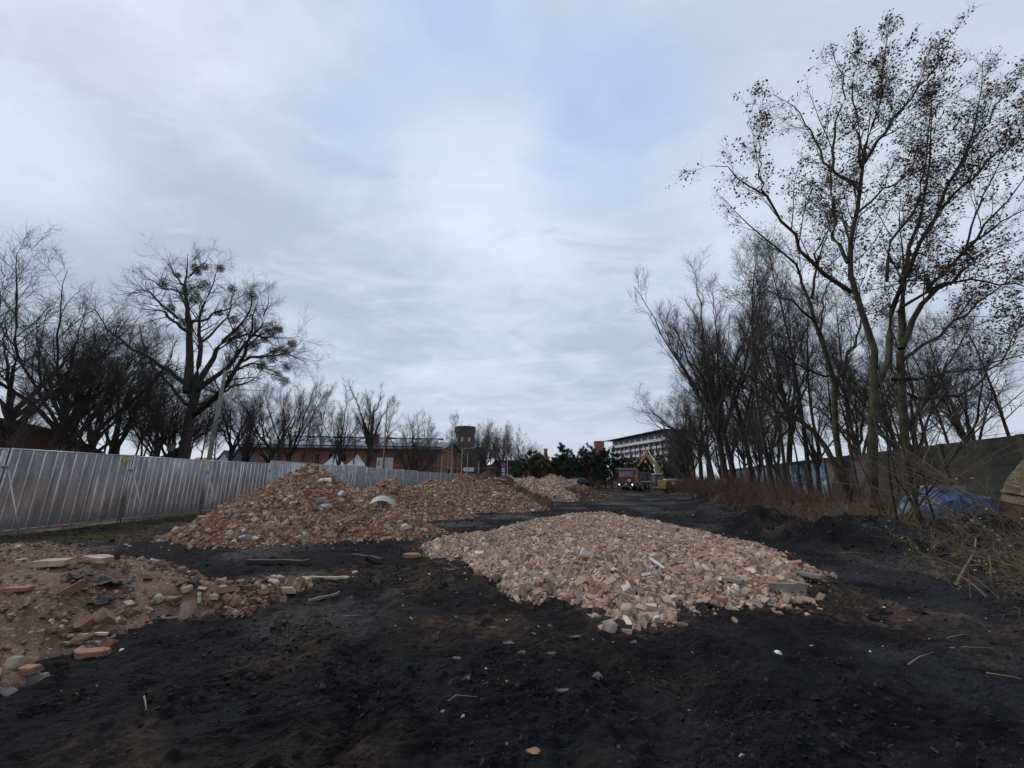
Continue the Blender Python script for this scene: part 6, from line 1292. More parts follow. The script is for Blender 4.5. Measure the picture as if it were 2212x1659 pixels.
MB().prism([(2.35, 3.05), (2.35, 2.95), (3.1, 2.95), (3.1, 3.05)], 'x', -1.1, 1.1).build('headboard', M['tred'], tk)
ld = MB(); rs = np.random.RandomState(3)
for k in range(60): ld.box((rs.uniform(-.9, .9), rs.uniform(3.2, 7.7), 1.9 + rs.uniform(0, .3)), rs.uniform(.25, .7, 3), tuple(rs.uniform(0, 3, 3)))
o = ld.build('soil_load', M['soil_dark'], tk)
for y in (1.35, 3.15, 6.0, 7.35):
    for s_ in (-1, 1):
        w_ = MB().tube([(s_ * .88, y, .52), (s_ * .90, y, .52), (s_ * 1.20, y, .52), (s_ * 1.22, y, .52)], [.46, .52, .52, .46], 24).build('wheel', M['tire'], tk, True)
        MB().tube([(s_ * 1.19, y, .52), (s_ * 1.235, y, .52)], .31, 16).build('rim', M['rim'], w_); MB().tube([(s_ * 1.23, y, .52), (s_ * 1.27, y, .52)], .12, 10).build('hub', M['tip'], w_)
        if y < 3.5:
            pts = [(y + .66 * math.cos(a), .55 + .66 * math.sin(a)) for a in np.linspace(0, math.pi, 10)] + [(y + .58 * math.cos(a), .55 + .58 * math.sin(a)) for a in np.linspace(math.pi, 0, 10)]
            MB().prism(pts, 'x', s_ * .85, s_ * 1.24).build('mudguard', M['rim'], tk)
for s_ in (-1, 1): MB().box((s_ * .98, 4.45, .78), (.42, 1.1, .5)).build('fuel_tank', M['chassis'], tk, bevel=.06)

# ------------------------------------------------------------------ excavator
M['cat'] = mat('dusty_yellow_paint', (.17, .10, .022), .55, 0, .2, 2); M['steel'] = mat('worn_steel', (.10, .09, .085), .6, .4, .3, 3)
ex, ey = EXC; ez = float(terrain(np.array([ex]), np.array([ey]), False)[0])
xc = empty('excavator', (ex, ey, ez), 'yellow crawler excavator reaching its arm over the red truck', 'excavator', rz=R(3))
for s_ in (-1, 1):
    pts = [(-1.9, .1), (1.9, .1), (2.2, .3), (2.3, .55), (2.1, .85), (1.8, .95), (-1.8, .95), (-2.1, .85), (-2.3, .55), (-2.2, .3)]
    cr = MB().prism(pts, 'x', s_ * .9, s_ * 1.45).build('crawler_track', M['chassis'], xc)
    for k in range(16):
        y = -1.9 + k * .253
        for z in (.07, .97): MB().box((s_ * 1.175, y, z), (.6, .16, .06)).build('track_shoe', M['steel'], cr)
    for k in range(5): MB().tube([(s_ * 1.44, -1.6 + k * .8, .4), (s_ * 1.5, -1.6 + k * .8, .4)], .2, 12).build('roller', M['steel'], cr)
MB().box((0, 0, .8), (1.8, 1.8, .5)).build('undercarriage', M['chassis'], xc); MB().tube([(0, 0, 1.0), (0, 0, 1.2)], .65, 20).build('slew_ring', M['steel'], xc)
MB().box((0, -.35, 1.3), (2.7, 4.4, .22)).build('platform', M['cat'], xc)
MB().prism([(-2.75, 1.42), (-2.75, 2.15), (-2.45, 2.35), (-1.75, 2.35), (-1.75, 1.42)], 'x', -1.35, 1.35).build('counterweight', M['cat'], xc, bevel=.08)
MB().span((-1.35, -1.74, 1.42), (1.35, -.1, 2.28)).build('engine_cover', M['cat'], xc, bevel=.05); MB().span((.55, -.08, 1.42), (1.35, 1.7, 2.15)).build('side_tank', M['cat'], xc, bevel=.05)
MB().box((0.1, -1.0, 2.36), (1.6, .9, .12)).build('hood_top', M['white'], xc, bevel=.03)
MB().box((-.35, -2.77, 1.86), (.48, .02, .40)).build('white_plate', M['white'], xc); MB().prism([(-.02, 1.55), (.36, 2.1), (.52, 2.1), (.3, 1.55)], 'y', -2.78, -2.76).build('black_mark', M['plastic'], xc); MB().prism([(-.02, 1.62), (-.02, 2.1), (.3, 2.1)], 'y', -2.776, -2.757).build('black_triangle', M['plastic'], xc)
cb = MB().prism([(.25, 1.42), (.25, 3.02), (1.35, 3.05), (1.85, 2.5), (2.0, 1.42)], 'x', -1.38, -.45).build('cab', M['plastic'], xc, bevel=.05)
MB().span((-1.05 - .25, .236, 1.9), (-.55, .246, 2.85)).build('rear_window', M['screen'], cb); MB().prism([(.4, 1.95), (.4, 2.85), (1.3, 2.9), (1.65, 2.5), (1.75, 1.95)], 'x', -1.40, -1.385).build('side_window', M['screen'], cb); MB().box((-.9, .8, 3.1), (1.05, 1.3, .09)).build('cab_roof', M['white'], cb, bevel=.03)
def boomseg(pts, w0, name, m, parent, wd=.42):
    """plate girder through (y, z, depth) stations"""
    lo = [(y + nz * -h / 2, z - h / 2 * ny) for (y, z, h), (ny, nz) in zip(pts, DIRS(pts))]; hi = [(y + nz * h / 2, z + h / 2 * ny) for (y, z, h), (ny, nz) in zip(pts, DIRS(pts))]
    return MB().prism(lo + hi[::-1], 'x', w0 - wd / 2, w0 + wd / 2).build(name, m, parent, bevel=.02)
def DIRS(pts):
    r = []
    for i in range(len(pts)):
        a = pts[max(i - 1, 0)]; b = pts[min(i + 1, len(pts) - 1)]; d = Vector((b[0] - a[0], b[1] - a[1])).normalized(); r.append((d.x, -d.y))
    return r
zb = -ez
bo = boomseg([(1.0, 1.7, .45), (1.9, 2.6 , .62), (3.2, 4.3, .80), (4.6, 5.2, .68), (6.1, 6.15, .42)], .1, 'boom', M['cat'], xc)
MB().box((.1 + .215, 3.5, 4.35), (.01, .55, .38), (R(33), 0, 0)).build('white_plate', M['white'], bo); MB().box((.1 + .216, 4.1, 4.85), (.01, .5, .45), (R(33), 0, 0)).build('black_mark', M['plastic'], bo); MB().box((.1 - .215, 3.5, 4.35), (.01, .55, .38), (R(33), 0, 0)).build('white_plate', M['white'], bo)
st = boomseg([(5.7, 6.55, .4), (6.4, 6.1, .72), (8.2, 5.3, .55), (10.4, 4.35, .34)], .1, 'stick', M['cat'], xc, .34)
for a, b, r1 in (((.1, 3.0, 4.6), (.1, 5.6, 6.6), .075), ((-.22, 1.4, 1.6), (-.22, 3.4, 3.9), .085), ((.42, 1.4, 1.6), (.42, 3.4, 3.9), .085), ((.1, 6.6, 6.65), (.1, 9.2, 5.35), .07)):
    p_, q_ = Vector(a), Vector(b); cy = MB().tube([p_, p_ + (q_ - p_) * .6], r1, 10).build('hydraulic_ram', M['cat'] if r1 > .08 else M['metal'], xc, True); MB().tube([p_ + (q_ - p_) * .58, q_], r1 * .55, 8).build('piston_rod', M['white'], cy, True)
MB().prism([(10.1, 4.5), (10.75, 4.2), (10.95, 3.5), (10.5, 2.85), (9.8, 2.9), (9.45, 3.4), (9.6, 3.45), (9.95, 3.1), (10.4, 3.1), (10.65, 3.6), (10.4, 4.05)], 'x', -.5, .7).build('bucket', M['steel'], xc)
for s_ in (-.5, .66): MB().prism([(10.1, 4.5), (10.75, 4.2), (10.95, 3.5), (10.5, 2.85), (9.8, 2.9), (9.45, 3.4)], 'x', s_, s_ + .04).build('bucket_cheek', M['steel'], xc)
for k in range(5): MB().box((-.4 + k * .25, 9.42, 3.45), (.1, .22, .07), (R(-50), 0, 0)).build('tooth', M['steel'], xc)
ru = MB()
for k in range(7): ru.tube([(1.45, -2.6 + k * .35, 1.42), (1.45, -2.6 + k * .35, 2.25)], .02, 6)
ru.tube([(1.45, -2.6, 2.25), (1.45, -.5, 2.25)], .025, 6); ru.tube([(1.45, -2.6, 1.8), (1.45, -.5, 1.8)], .02, 6); ru.build('handrail', M['metal'], xc)
MB().tube([(.9, -1.2, 2.3), (.9, -1.2, 2.75)], .07, 8).build('exhaust', M['steel'], xc); MB().tube([(-1.0, -2.3, 1.3), (-.7, -2.7, .6), (-.2, -2.9, .1)], .035, 6).build('hose', M['white'], xc)

# ------------------------------------------------------------------ parked car
cp = at(1254, 65.5); ca = empty('parked_car', (cp[0], 65.5, cp[2]), 'dark parked SUV in front of the pines, behind the right end of the pale heap', 'car', rz=R(40))
M['carp'] = mat('dark_car_paint', (.022, .027, .035), .25, .3, .1, 1)
body = [(-2.2, .35), (-2.25, .75), (-2.15, 1.02), (-1.9, 1.08), (-1.75, 1.5), (-1.5, 1.64), (-.2, 1.68), (.35, 1.60), (1.1, 1.10), (1.95, .98), (2.25, .78), (2.28, .40)]
MB().prism(body, 'y', -.92, .92).build('body', M['carp'], ca, bevel=.09)
for s_ in (-1, 1):
    MB().prism([(-1.65, 1.1), (-1.5, 1.48), (-.55, 1.55), (-.55, 1.1)], 'y', s_ * .925, s_ * .935).build('window', M['screen'], ca); MB().prism([(-.45, 1.1), (-.45, 1.55), (.25, 1.50), (.92, 1.1)], 'y', s_ * .925, s_ * .935).build('window', M['screen'], ca)
    MB().prism([(-2.1, .4), (2.1, .4), (2.1, .55), (-2.1, .55)], 'y', s_ * .915, s_ * .94).build('sill_trim', M['plastic'], ca); MB().box((-.6, s_ * .65, 1.72), (1.7, .05, .05)).build('roof_rail', M['metal'], ca); MB().box((.75, s_ * 1.0, 1.12), (.16, .2, .13)).build('mirror', M['carp'], ca)
    for x_ in (-1.42, 1.42):
        w_ = MB().tube([(x_, s_ * .70, .36), (x_, s_ * .95, .36)], .36, 20).build('wheel', M['tire'], ca); MB().tube([(x_, s_ * .94, .36), (x_, s_ * .965, .36)], .24, 14).build('rim', M['steel'], w_)
    MB().box((2.2, s_ * .68, .82), (.12, .36, .13)).build('headlight', M['screen'], ca); MB().box((-2.2, s_ * .72, .95), (.1, .3, .2)).build('tail_light', D.materials['red_print'], ca)
MB().add([(.40, -.78, 1.60), (.40, .78, 1.60), (1.06, .84, 1.14), (1.06, -.84, 1.14)], [[0, 1, 2, 3]]).build('windscreen', M['screen'], ca); MB().box((-1.86, 0, 1.30), (.03, 1.5, .38), (0, R(20), 0)).build('rear_window', M['screen'], ca)
bpy.context.view_layer.update()

# ------------------------------------------------------------------ graffiti wall on the right
def graf_mat(name, cols, scale, cover, base=(.055, .053, .044), seed=0.0, zlo=.3, zhi=2.6):
    """old concrete with sprayed paint: bands cut by warped noise, outlined dark"""
    m = D.materials.new(name); m.use_nodes = True; t = m.node_tree; b = t.nodes['Principled BSDF']; b.inputs['Roughness'].default_value = .85
    geo = nd(t, 'ShaderNodeTexCoord').outputs['Object']; mp = nd(t, 'ShaderNodeMapping'); mp.inputs['Location'].default_value = (seed, 0, seed * .7); mp.inputs['Scale'].default_value = (1, 1, .75); t.links.new(geo, mp.inputs[0])
    n0 = noise(t, geo, 1.2, 6, .65); c = mixc(t, rng_(t, n0, .35, .65), base, tuple(x * .55 for x in base)); c = mixc(t, rng_(t, noise(t, geo, 3.5, 4), .5, .7, 0, .6), c, (.05, .055, .04))
    if cols:
        nz = nd(t, 'ShaderNodeTexNoise'); nz.inputs['Scale'].default_value = scale; nz.inputs['Detail'].default_value = 2; nz.inputs['Distortion'].default_value = 1.2; t.links.new(mp.outputs[0], nz.inputs[0])
        r = nd(t, 'ShaderNodeValToRGB'); r.color_ramp.interpolation = 'CONSTANT'; e = r.color_ramp.elements; n = len(cols)
        for i, cc in enumerate(cols):
            p = .30 + .42 * i / n; el = e[i] if i < 2 else e.new(p); el.position = p if i else 0.0; el.color = (*cc, 1)
        t.links.new(nz.outputs[0], r.inputs[0]); n2 = noise(t, mp.outputs[0], scale * .45, 2, .5, .5)
        sp = nd(t, 'ShaderNodeSeparateXYZ'); t.links.new(geo, sp.inputs[0])
        k = mth(t, 'MULTIPLY', rng_(t, n2, cover, cover + .02), rng_(t, mth(t, 'ADD', sp.outputs[2], mth(t, 'MULTIPLY', n2, .5)), zhi, zhi - .05)); c = mixc(t, mth(t, 'MULTIPLY', k, .9), c, r.outputs[0])
        c = mixc(t, rng_(t, n0, .55, .75, 0, .5), c, (.10, .095, .085))
    t.links.new(c, b.inputs['Base Color']); return m
WALLP = [(15.3, 5.0), (15.45, 8.4), (15.6, 11.9), (16.75, 15.3), (17.9, 18.6), (19.0, 22.0), (20.1, 25.4), (21.2, 28.7), (22.3, 32.0), (23.5, 35.4), (24.6, 38.7), (25.7, 42.1), (26.9, 45.4), (28.0, 48.8), (29.1, 52.1), (30.3, 55.5), (31.5, 59)]
wl_ = empty('concrete_wall', (15.6, 11.9, .3), 'old concrete panel wall covered in graffiti behind the trees on the right', 'wall')
bl, pu, wh, cy_, rdc, pk_, dk = (.05, .13, .32), (.14, .07, .22), (.42, .45, .50), (.12, .32, .42), (.30, .02, .02), (.30, .10, .18), (.02, .02, .03)
GM = [graf_mat('wall_bare', None, 1, 0), graf_mat('wall_red_tag', [dk, rdc, (.12, .11, .1), dk], .55, .50, seed=3, base=(.045, .045, .038)), graf_mat('wall_bare_green', None, 1, 0, base=(.030, .034, .025)), graf_mat('wall_faded_red', [(.16, .06, .06), (.12, .11, .11)], .8, .45, seed=5),
      graf_mat('wall_blue_white', [wh, cy_, bl, wh, cy_], 1.1, .28, seed=2), graf_mat('wall_purple', [pu, wh, bl, pu, cy_], 1.3, .30, seed=9), graf_mat('wall_pink_blue', [bl, pk_, dk, wh, pu], 1.4, .30, seed=6), graf_mat('wall_blue', [bl, dk, wh, bl, cy_], 1.5, .26, seed=12)]
seq = [0, 1, 2, 2, 3, 3, 4, 5, 3, 5, 4, 7, 6, 7, 6, 7]
for i in range(len(WALLP) - 1):
    a, b = Vector((*WALLP[i], 0)), Vector((*WALLP[i + 1], 0)); d = (b - a); L = d.length; ang = math.atan2(d.y, d.x); hgt = 2.65
    for k in range(3):
        o = MB().box((L / 2, 0, (k + .5) * hgt / 3), (L - .18, .10, hgt / 3 - .001)).build('wall_panel', GM[seq[i]], wl_, bevel=.014)
        o.location = a + Vector((0, 0, .28)) - Vector(wl_.location); o.rotation_euler = (0, 0, ang)
    o = MB().box((0, 0, hgt / 2), (.22, .24, hgt + .03)).build('wall_post', GM[0], wl_, bevel=.012); o.location = a + Vector((0, 0, .28)) - Vector(wl_.location); o.rotation_euler = (0, 0, ang)
# darker recess / pipe by the near post
# ------------------------------------------------------------------ blue tarpaulin
def tarp():
    rs = np.random.RandomState(5); n = 70; u, v = np.meshgrid(np.linspace(-1, 1, n), np.linspace(-1, 1, n)); X = u * .92; Y = v * .7
    prof = np.clip(1 - np.maximum(np.abs(u) ** 5, np.abs(v) ** 3.0), 0, 1) ** .5; Z = .80 * prof * (1 + .12 * fbm(X * 1.5, Y * 1.5, 501, 3))
    Z += 0.10 * np.abs(fbm(X * 4.5 + Z * 2, Y * 4 + Z * 7, 503, 4)) + .035 * np.sin(Z * 16 + fbm(X * 2, Y * 2, 505, 3) * 5) * prof; X = X + .14 * fbm(Z * 3 + v, X * 2, 507, 3) + .10 * np.sign(X) * (1 - prof); Y = Y + .14 * fbm(X * 3, Z * 4 + v * 2, 509, 3)
    i = np.arange(n - 1)[:, None] * n; j = np.arange(n - 1)[None]; q = np.stack([i + j, i + j + 1, i + n + j + 1, i + n + j], -1).reshape(-1, 4)
    return np_mesh('tarpaulin', np.stack([X, Y, Z], -1), q, smooth=True)
m = mat('blue_tarpaulin', (.010, .035, .09), .4, 0, col2=(.04, .12, .24), scale=3.0, bump=.05, bscale=6)
tpz = float(terrain(np.array([13.2]), np.array([12.3]), False)[0])
tpo = empty('covered_pile', (13.15, 12.3, tpz - .06), 'pile covered with a crumpled blue tarpaulin in front of the concrete wall', 'tarpaulin pile', rz=R(8)); link('tarpaulin', tarp(), m, tpo, smooth=True)
sb = empty('concrete_block', (13.35, 12.5, tpz + .80), 'pale broken concrete block lying on top of the blue tarpaulin', 'concrete block', rz=R(5)); link('block', np_mesh('block', PARR[4][1] * np.array([.55, .42, .30]), tris=PARR[4][2]), mat('pale_concrete', (.26, .23, .20), .9, 0, .2, 4), sb)
# big slab leaning on an earth mound at the right edge
sl0 = W(2208, 1046, 8.6); es = empty('earth_mound', (sl0.x + .85, 8.9, .1), 'dark earth mound at the right edge carrying the leaning slab', 'earth mound')
def blob(rx, ry, rz_, seed, n=40, amp=.18):
    U, Vv = np.meshgrid(np.linspace(0, 2 * np.pi, n), np.linspace(-.2 * np.pi, .5 * np.pi, n // 2)); X = np.cos(U) * np.cos(Vv); Y = np.sin(U) * np.cos(Vv); Z = np.sin(Vv); f = 1 + amp * fbm(X * 2 + 3, Y * 2 + Z * 2, seed, 4)
    i = np.arange(n // 2 - 1)[:, None] * n; j = np.arange(n - 1)[None]; q = np.stack([i + j, i + j + 1, i + n + j + 1, i + n + j], -1).reshape(-1, 4); return np_mesh('earth', np.stack([X * rx * f, Y * ry * f, Z * rz_ * f], -1), q)
link('earth', blob(.95, 1.0, 1.0, 601), M['soil_dark'], es, smooth=True)
sb2 = empty('broken_slab', tuple(sl0 + Vector((.35, 0, .02))), 'thick tan broken concrete slab leaning at the right edge of the picture', 'concrete slab')
rs = np.random.RandomState(9); n = 36; ol = [(.35 + math.copysign(abs(math.cos(a)) ** .7, math.cos(a)) * .95 * (1 + .05 * rs.normal()), math.sin(a) * .25 * (1 + .07 * rs.normal())) for a in np.linspace(0, 2 * math.pi, n, endpoint=False)]
o = MB().prism(ol, 'y', -.30, .30).build('slab', soil_mat('tan_rough_concrete', (.10, .078, .048), (.16, .125, .08), (.24, .20, .14), .04), sb2, bevel=.07); o.rotation_euler = (R(14), R(-42), R(-8))

# ------------------------------------------------------------------ things lying about
WOOD = mat('weathered_wood', (.15, .12, .095), .9, 0, col2=(.26, .22, .18), scale=3, bump=.004, bscale=40); WOODD = mat('dark_wet_wood', (.035, .028, .023), .8, 0, .3, 4); PALEW = mat('pale_wood', (.40, .33, .23), .85, 0, .2, 5)
CONC2 = mat('concrete_chunk', (.33, .265, .20), .92, 0, .25, 6, bump=.01, bscale=25); SAND = mat('sandstone_chunk', (.36, .27, .16), .92, 0, .25, 6, bump=.012, bscale=18); PINKB = mat('pinkish_slab', (.38, .26, .18), .92, 0, .25, 6, bump=.01, bscale=20)
ORB = mat('orange_brick', (.20, .10, .06), .9, 0, col2=(.34, .16, .09), scale=9, bump=.010, bscale=30); WHT = mat('white_scrap', (.70, .69, .66), .8, 0, .1, 10); YEL = mat('yellow_scrap', (.50, .45, .12), .8, 0, .2, 10); GRYP = mat('grey_sheeting', (.20, .20, .20), .6, 0, .3, 5)
surf = {'g': lambda x, y: 0.0, 'a': lambda x, y: max(0, float(ha(np.array([x]), np.array([y]))[0])), 'e': lambda x, y: max(0, float(he(np.array([x]), np.array([y]))[0])), 'b': lambda x, y: max(0, float(hb(np.array([x]), np.array([y]))[0])), 'c': lambda x, y: max(0, float(hc(np.array([x]), np.array([y]))[0])), 'd': lambda x, y: max(0, float(hd(np.array([x]), np.array([y]))[0])), 'f': lambda x, y: max(0, float(hfz(np.array([x]), np.array([y]))[0]))}
def land(px, py, key):
    """walk along the sight line until it meets the surface"""
    v = pixdir(px, py).normalized(); f = surf[key]
    def gap(s):
        p = Vector((0, 0, EYE)) + v * s
        g_ = float(terrain(np.array([p.x]), np.array([p.y]), False)[0]) + f(p.x, p.y)
        if p.x > 5: g_ += float(black_mound(np.array([p.x]), np.array([p.y]))[0])
        return p.z - g_, p, g_
    s = 2.2
    while s < 60 and gap(s)[0] > 0: s += .25
    lo, hi = s - .25, s
    for _ in range(6):
        mid_ = (lo + hi) / 2
        if gap(mid_)[0] > 0: lo = mid_
        else: hi = mid_
    d_, p, g_ = gap(hi)
    if key == 'g': g_ += float(terrain(np.array([p.x]), np.array([p.y]), True)[0] - terrain(np.array([p.x]), np.array([p.y]), False)[0])
    return Vector((p.x, p.y, g_))
NC = [0]
def chunk(px, py, key, dims, m, label, cat, name='stone_block', rz=0.0, tilt=(0, 0), v=None, group=None, sink=.3):
    p = land(px, py, key); NC[0] += 1; v = (NC[0] * 5) % len(PARR) if v is None else v
    if key == 'a': dims = tuple(d_ * .55 for d_ in dims)
    me = np_mesh(name, PARR[v][1] * np.array([dims[0] / 2, dims[1] / 2 / .62, dims[2] / 2 / .5]), tris=PARR[v][2]); o = link(name, me, m); o.location = p + Vector((0, 0, dims[2] * (.5 - sink))); o.rotation_euler = (tilt[0], tilt[1], rz)
    b_ = o.modifiers.new('bevel', 'BEVEL'); b_.width = min(dims) * .08; b_.segments = 1
    return tag(o, label, cat, group)
def plank(px, py, key, L, w_, h, rz, m, label, name='plank', cat='plank', tilt=0.0, dz=0):
    if key == 'a': L *= .6; w_ *= .6; h *= .7
    p = land(px, py, key); rs = np.random.RandomState(int(px)); n = 7; mb = MB(); pts = [(-L / 2 + L * i / n, rs.normal() * w_ * .06, rs.normal() * h * .1) for i in range(n + 1)]
    V = []; F = []
    for i, (x, y, z) in enumerate(pts):
        e = .8 + .2 * rs.uniform(); V += [(x, y - w_ / 2 * e, z - h / 2), (x, y + w_ / 2 * e, z - h / 2), (x, y + w_ / 2 * e, z + h / 2), (x, y - w_ / 2 * e, z + h / 2)]
    F = [[0, 1, 2, 3], [n * 4 + 3, n * 4 + 2, n * 4 + 1, n * 4]] + [[i * 4 + k, (i + 1) * 4 + k, (i + 1) * 4 + (k + 1) % 4, i * 4 + (k + 1) % 4] for i in range(n) for k in range(4)]
    o = mb.add(V, F).build(name, m); o.location = p + Vector((0, 0, h * .45 + dz)); o.rotation_euler = (0, tilt, rz); return tag(o, label, cat)
chunk(1316, 1366, 'g', (.20, .15, .16), CONC2, 'single pale rounded stone lying alone in front of the tip of the rubble spread', 'stone', name='stone', v=10, sink=.15)
chunk(1288, 1342, 'g', (.17, .09, .06), CONC2, 'flat whitish stone just left of the tip of the rubble spread', 'stone', name='stone', v=12)
chunk(1360, 1336, 'e', (.26, .22, .2), CONC2, 'largest pale boulder at the near tip of the rubble spread', 'stone', name='stone', v=13)
chunk(1385, 1348, 'e', (.2, .17, .15), CONC2, 'pale boulder touching the largest one at the tip of the rubble spread', 'stone', name='stone', v=11)
chunk(1582, 1318, 'g', (.20, .15, .14), SAND, 'yellowish angular stone before the right front edge of the rubble spread', 'stone', name='stone', v=9)
chunk(1502, 1329, 'g', (.15, .1, .07), CONC2, 'small pale stone lying off the right of the tip of the rubble spread', 'stone', name='stone', v=14)
chunk(1722, 1294, 'g', (.15, .13, .1), SAND, 'small tan stone at the right corner of the rubble spread', 'stone', name='stone', v=10)
chunk(1672, 1262, 'e', (.30, .16, .14), ORB, 'red-orange brick at the right end of the rubble spread', 'brick', name='brick', v=1, rz=.8)
chunk(1290, 1268, 'e', (.26, .14, .1), ORB, 'orange-red brick fragment near the front left slope of the rubble spread', 'brick', name='brick', v=2, rz=2)
chunk(1232, 1300, 'g', (.20, .12, .09), ORB, 'dark red brick lying at the left front edge of the rubble spread', 'brick', name='brick', v=3, rz=.3)
chunk(652, 1268, 'g', (.27, .18, .13), SAND, 'pale yellowish stone block at the right tip of the brown mound', 'stone block', v=0, rz=-.6, sink=.1)
chunk(612, 1279, 'a', (.62, .18, .2), SAND, 'long yellowish stone lying left of the pale block at the mound tip', 'stone block', v=3, rz=.15)
chunk(590, 1252, 'a', (.30, .24, .22), SAND, 'upright yellowish stone behind the long one at the mound tip', 'stone block', v=10)
chunk(604, 1252, 'a', (.45, .3, .16), CONC2, 'grey concrete lump behind the yellowish stones at the mound tip', 'concrete lump', v=12, name='concrete_lump')
chunk(503, 1325, 'a', (.44, .17, .09), CONC2, 'flat whitish slab piece at the front edge of the brown mound', 'slab piece', name='slab_piece', v=12, rz=.1)
chunk(214, 1213, 'a', (.75, .42, .16), PINKB, 'large pale pink flat slab lying on top of the brown mound', 'slab piece', name='slab_piece', v=2, rz=-.35, sink=.05)
chunk(117, 1222, 'a', (.68, .42, .18), PINKB, 'tan flat slab left of the largest pale pink slab on the brown mound', 'slab piece', name='slab_piece', v=6, rz=.3, sink=.1)
chunk(152, 1222, 'a', (.26, .2, .14), CONC2, 'grey stone between the two large flat slabs on the brown mound', 'stone', name='stone', v=13)
chunk(38, 1275, 'a', (.42, .2, .11), ORB, 'long reddish brick slab at the left edge of the brown mound', 'brick', name='brick', v=5, rz=.25)
chunk(30, 1440, 'a', (.34, .26, .20), CONC2, 'big rounded greyish stone at the lower left edge of the brown mound', 'stone', name='stone', v=11)
chunk(60, 1452, 'a', (.22, .16, .14), ORB, 'orange-brown brick under the big greyish stone at the lower left', 'brick', name='brick', v=4)
chunk(196, 1417, 'a', (.46, .24, .16), ORB, 'large brown-red brick lump at the front foot of the brown mound', 'brick', name='brick', v=7, rz=.25)
chunk(240, 1392, 'a', (.16, .12, .1), PINKB, 'small pinkish brick right of the large brick lump at the mound foot', 'brick', name='brick', v=1)
chunk(262, 1408, 'g', (.055, .04, .03), WHT, 'white crumb lying alone in the mud below the brown mound', 'scrap', name='plaster_crumb', v=11)
chunk(404, 1276, 'a', (.26, .2, .18), CONC2, 'grey angular stone in the middle front of the brown mound', 'stone', name='stone', v=16); chunk(342, 1298, 'a', (.3, .24, .18), CONC2, 'rounded grey-brown stone on the front slope of the brown mound', 'stone', name='stone', v=12)
chunk(372, 1296, 'a', (.32, .26, .2), mat('brown_stone', (.20, .12, .08), .92, 0, .3, 6), 'dark brown stone right of the rounded grey-brown one', 'stone', name='stone', v=15)
chunk(467, 1292, 'a', (.2, .2, .16), PINKB, 'pinkish cube-like brick near the right front of the brown mound', 'brick', name='brick', v=5); chunk(437, 1272, 'a', (.24, .2, .14), SAND, 'tan stone above the pinkish cube-like brick', 'stone', name='stone', v=9)
chunk(890, 1206, 'g', (.38, .22, .14), ORB, 'reddish flat brick piece in the mud left of the rubble spread', 'brick', name='brick', v=6)
chunk(942, 1204, 'g', (.34, .13, .09), CONC2, 'pale narrow block in the mud beside the left corner of the rubble spread', 'stone block', v=0)
chunk(766, 1246, 'g', (.14, .1, .07), CONC2, 'small whitish stone in the mud between the mounds', 'stone', name='stone', v=10)
plank(600, 1222, 'g', 1.25, .12, .07, -.06, WOODD, 'dark wet timber lying in the mud behind the brown mound'); plank(706, 1254, 'g', .72, .06, .035, -.03, PALEW, 'pale wooden lath lying in the mud right of the stone block')
plank(792, 1213, 'g', .9, .10, .05, -.5, WOODD, 'dark plank pointing down right in the mud between the heaps'); plank(860, 1160, 'g', .55, .08, .04, .7, WOODD, 'short grey plank in the mud below the tall heap'); plank(698, 1300, 'g', .4, .035, .03, .9, WOOD, 'short weathered stick in the mud in front of the brown mound')
plank(390, 1334, 'a', .5, .05, .03, .6, WOOD, 'grey lath poking out of the front foot of the brown mound'); plank(58, 1305, 'a', .75, .07, .04, -.75, WOODD, 'dark board lying aslant on the left part of the brown mound'); plank(430, 1292, 'a', .5, .07, .03, -.9, WOOD, 'curved grey strip on the front of the brown mound', tilt=.3)
plank(150, 1375, 'a', 1.1, .06, .03, .12, PALEW, 'long thin tan lath along the front foot of the brown mound'); plank(160, 1392, 'a', .8, .05, .03, .06, WOOD, 'second thinner lath just below the long tan one')
plank(1712, 1238, 'e', .85, .13, .05, -1.05, WOOD, 'long pale plank at the right end of the rubble spread'); plank(1560, 1252, 'e', .55, .12, .05, -.95, WOOD, 'shorter weathered plank left of the long pale one on the rubble spread'); plank(1690, 1275, 'e', .55, .14, .10, -.12, WOOD, 'thick tan timber at the lower right edge of the rubble spread')
plank(1432, 1226, 'e', .42, .10, .02, -.6, WHT, 'white triangular plastic piece sticking up on the rubble spread', name='plastic_piece', cat='scrap', tilt=.5); plank(1392, 1241, 'e', .18, .12, .02, .5, WHT, 'small white scrap left of the triangular plastic piece', name='plastic_piece', cat='scrap')
plank(1290, 1080, 'e', .3, .2, .02, .5, YEL, 'yellow scrap far back on the rubble spread', name='plastic_piece', cat='scrap') if False else None
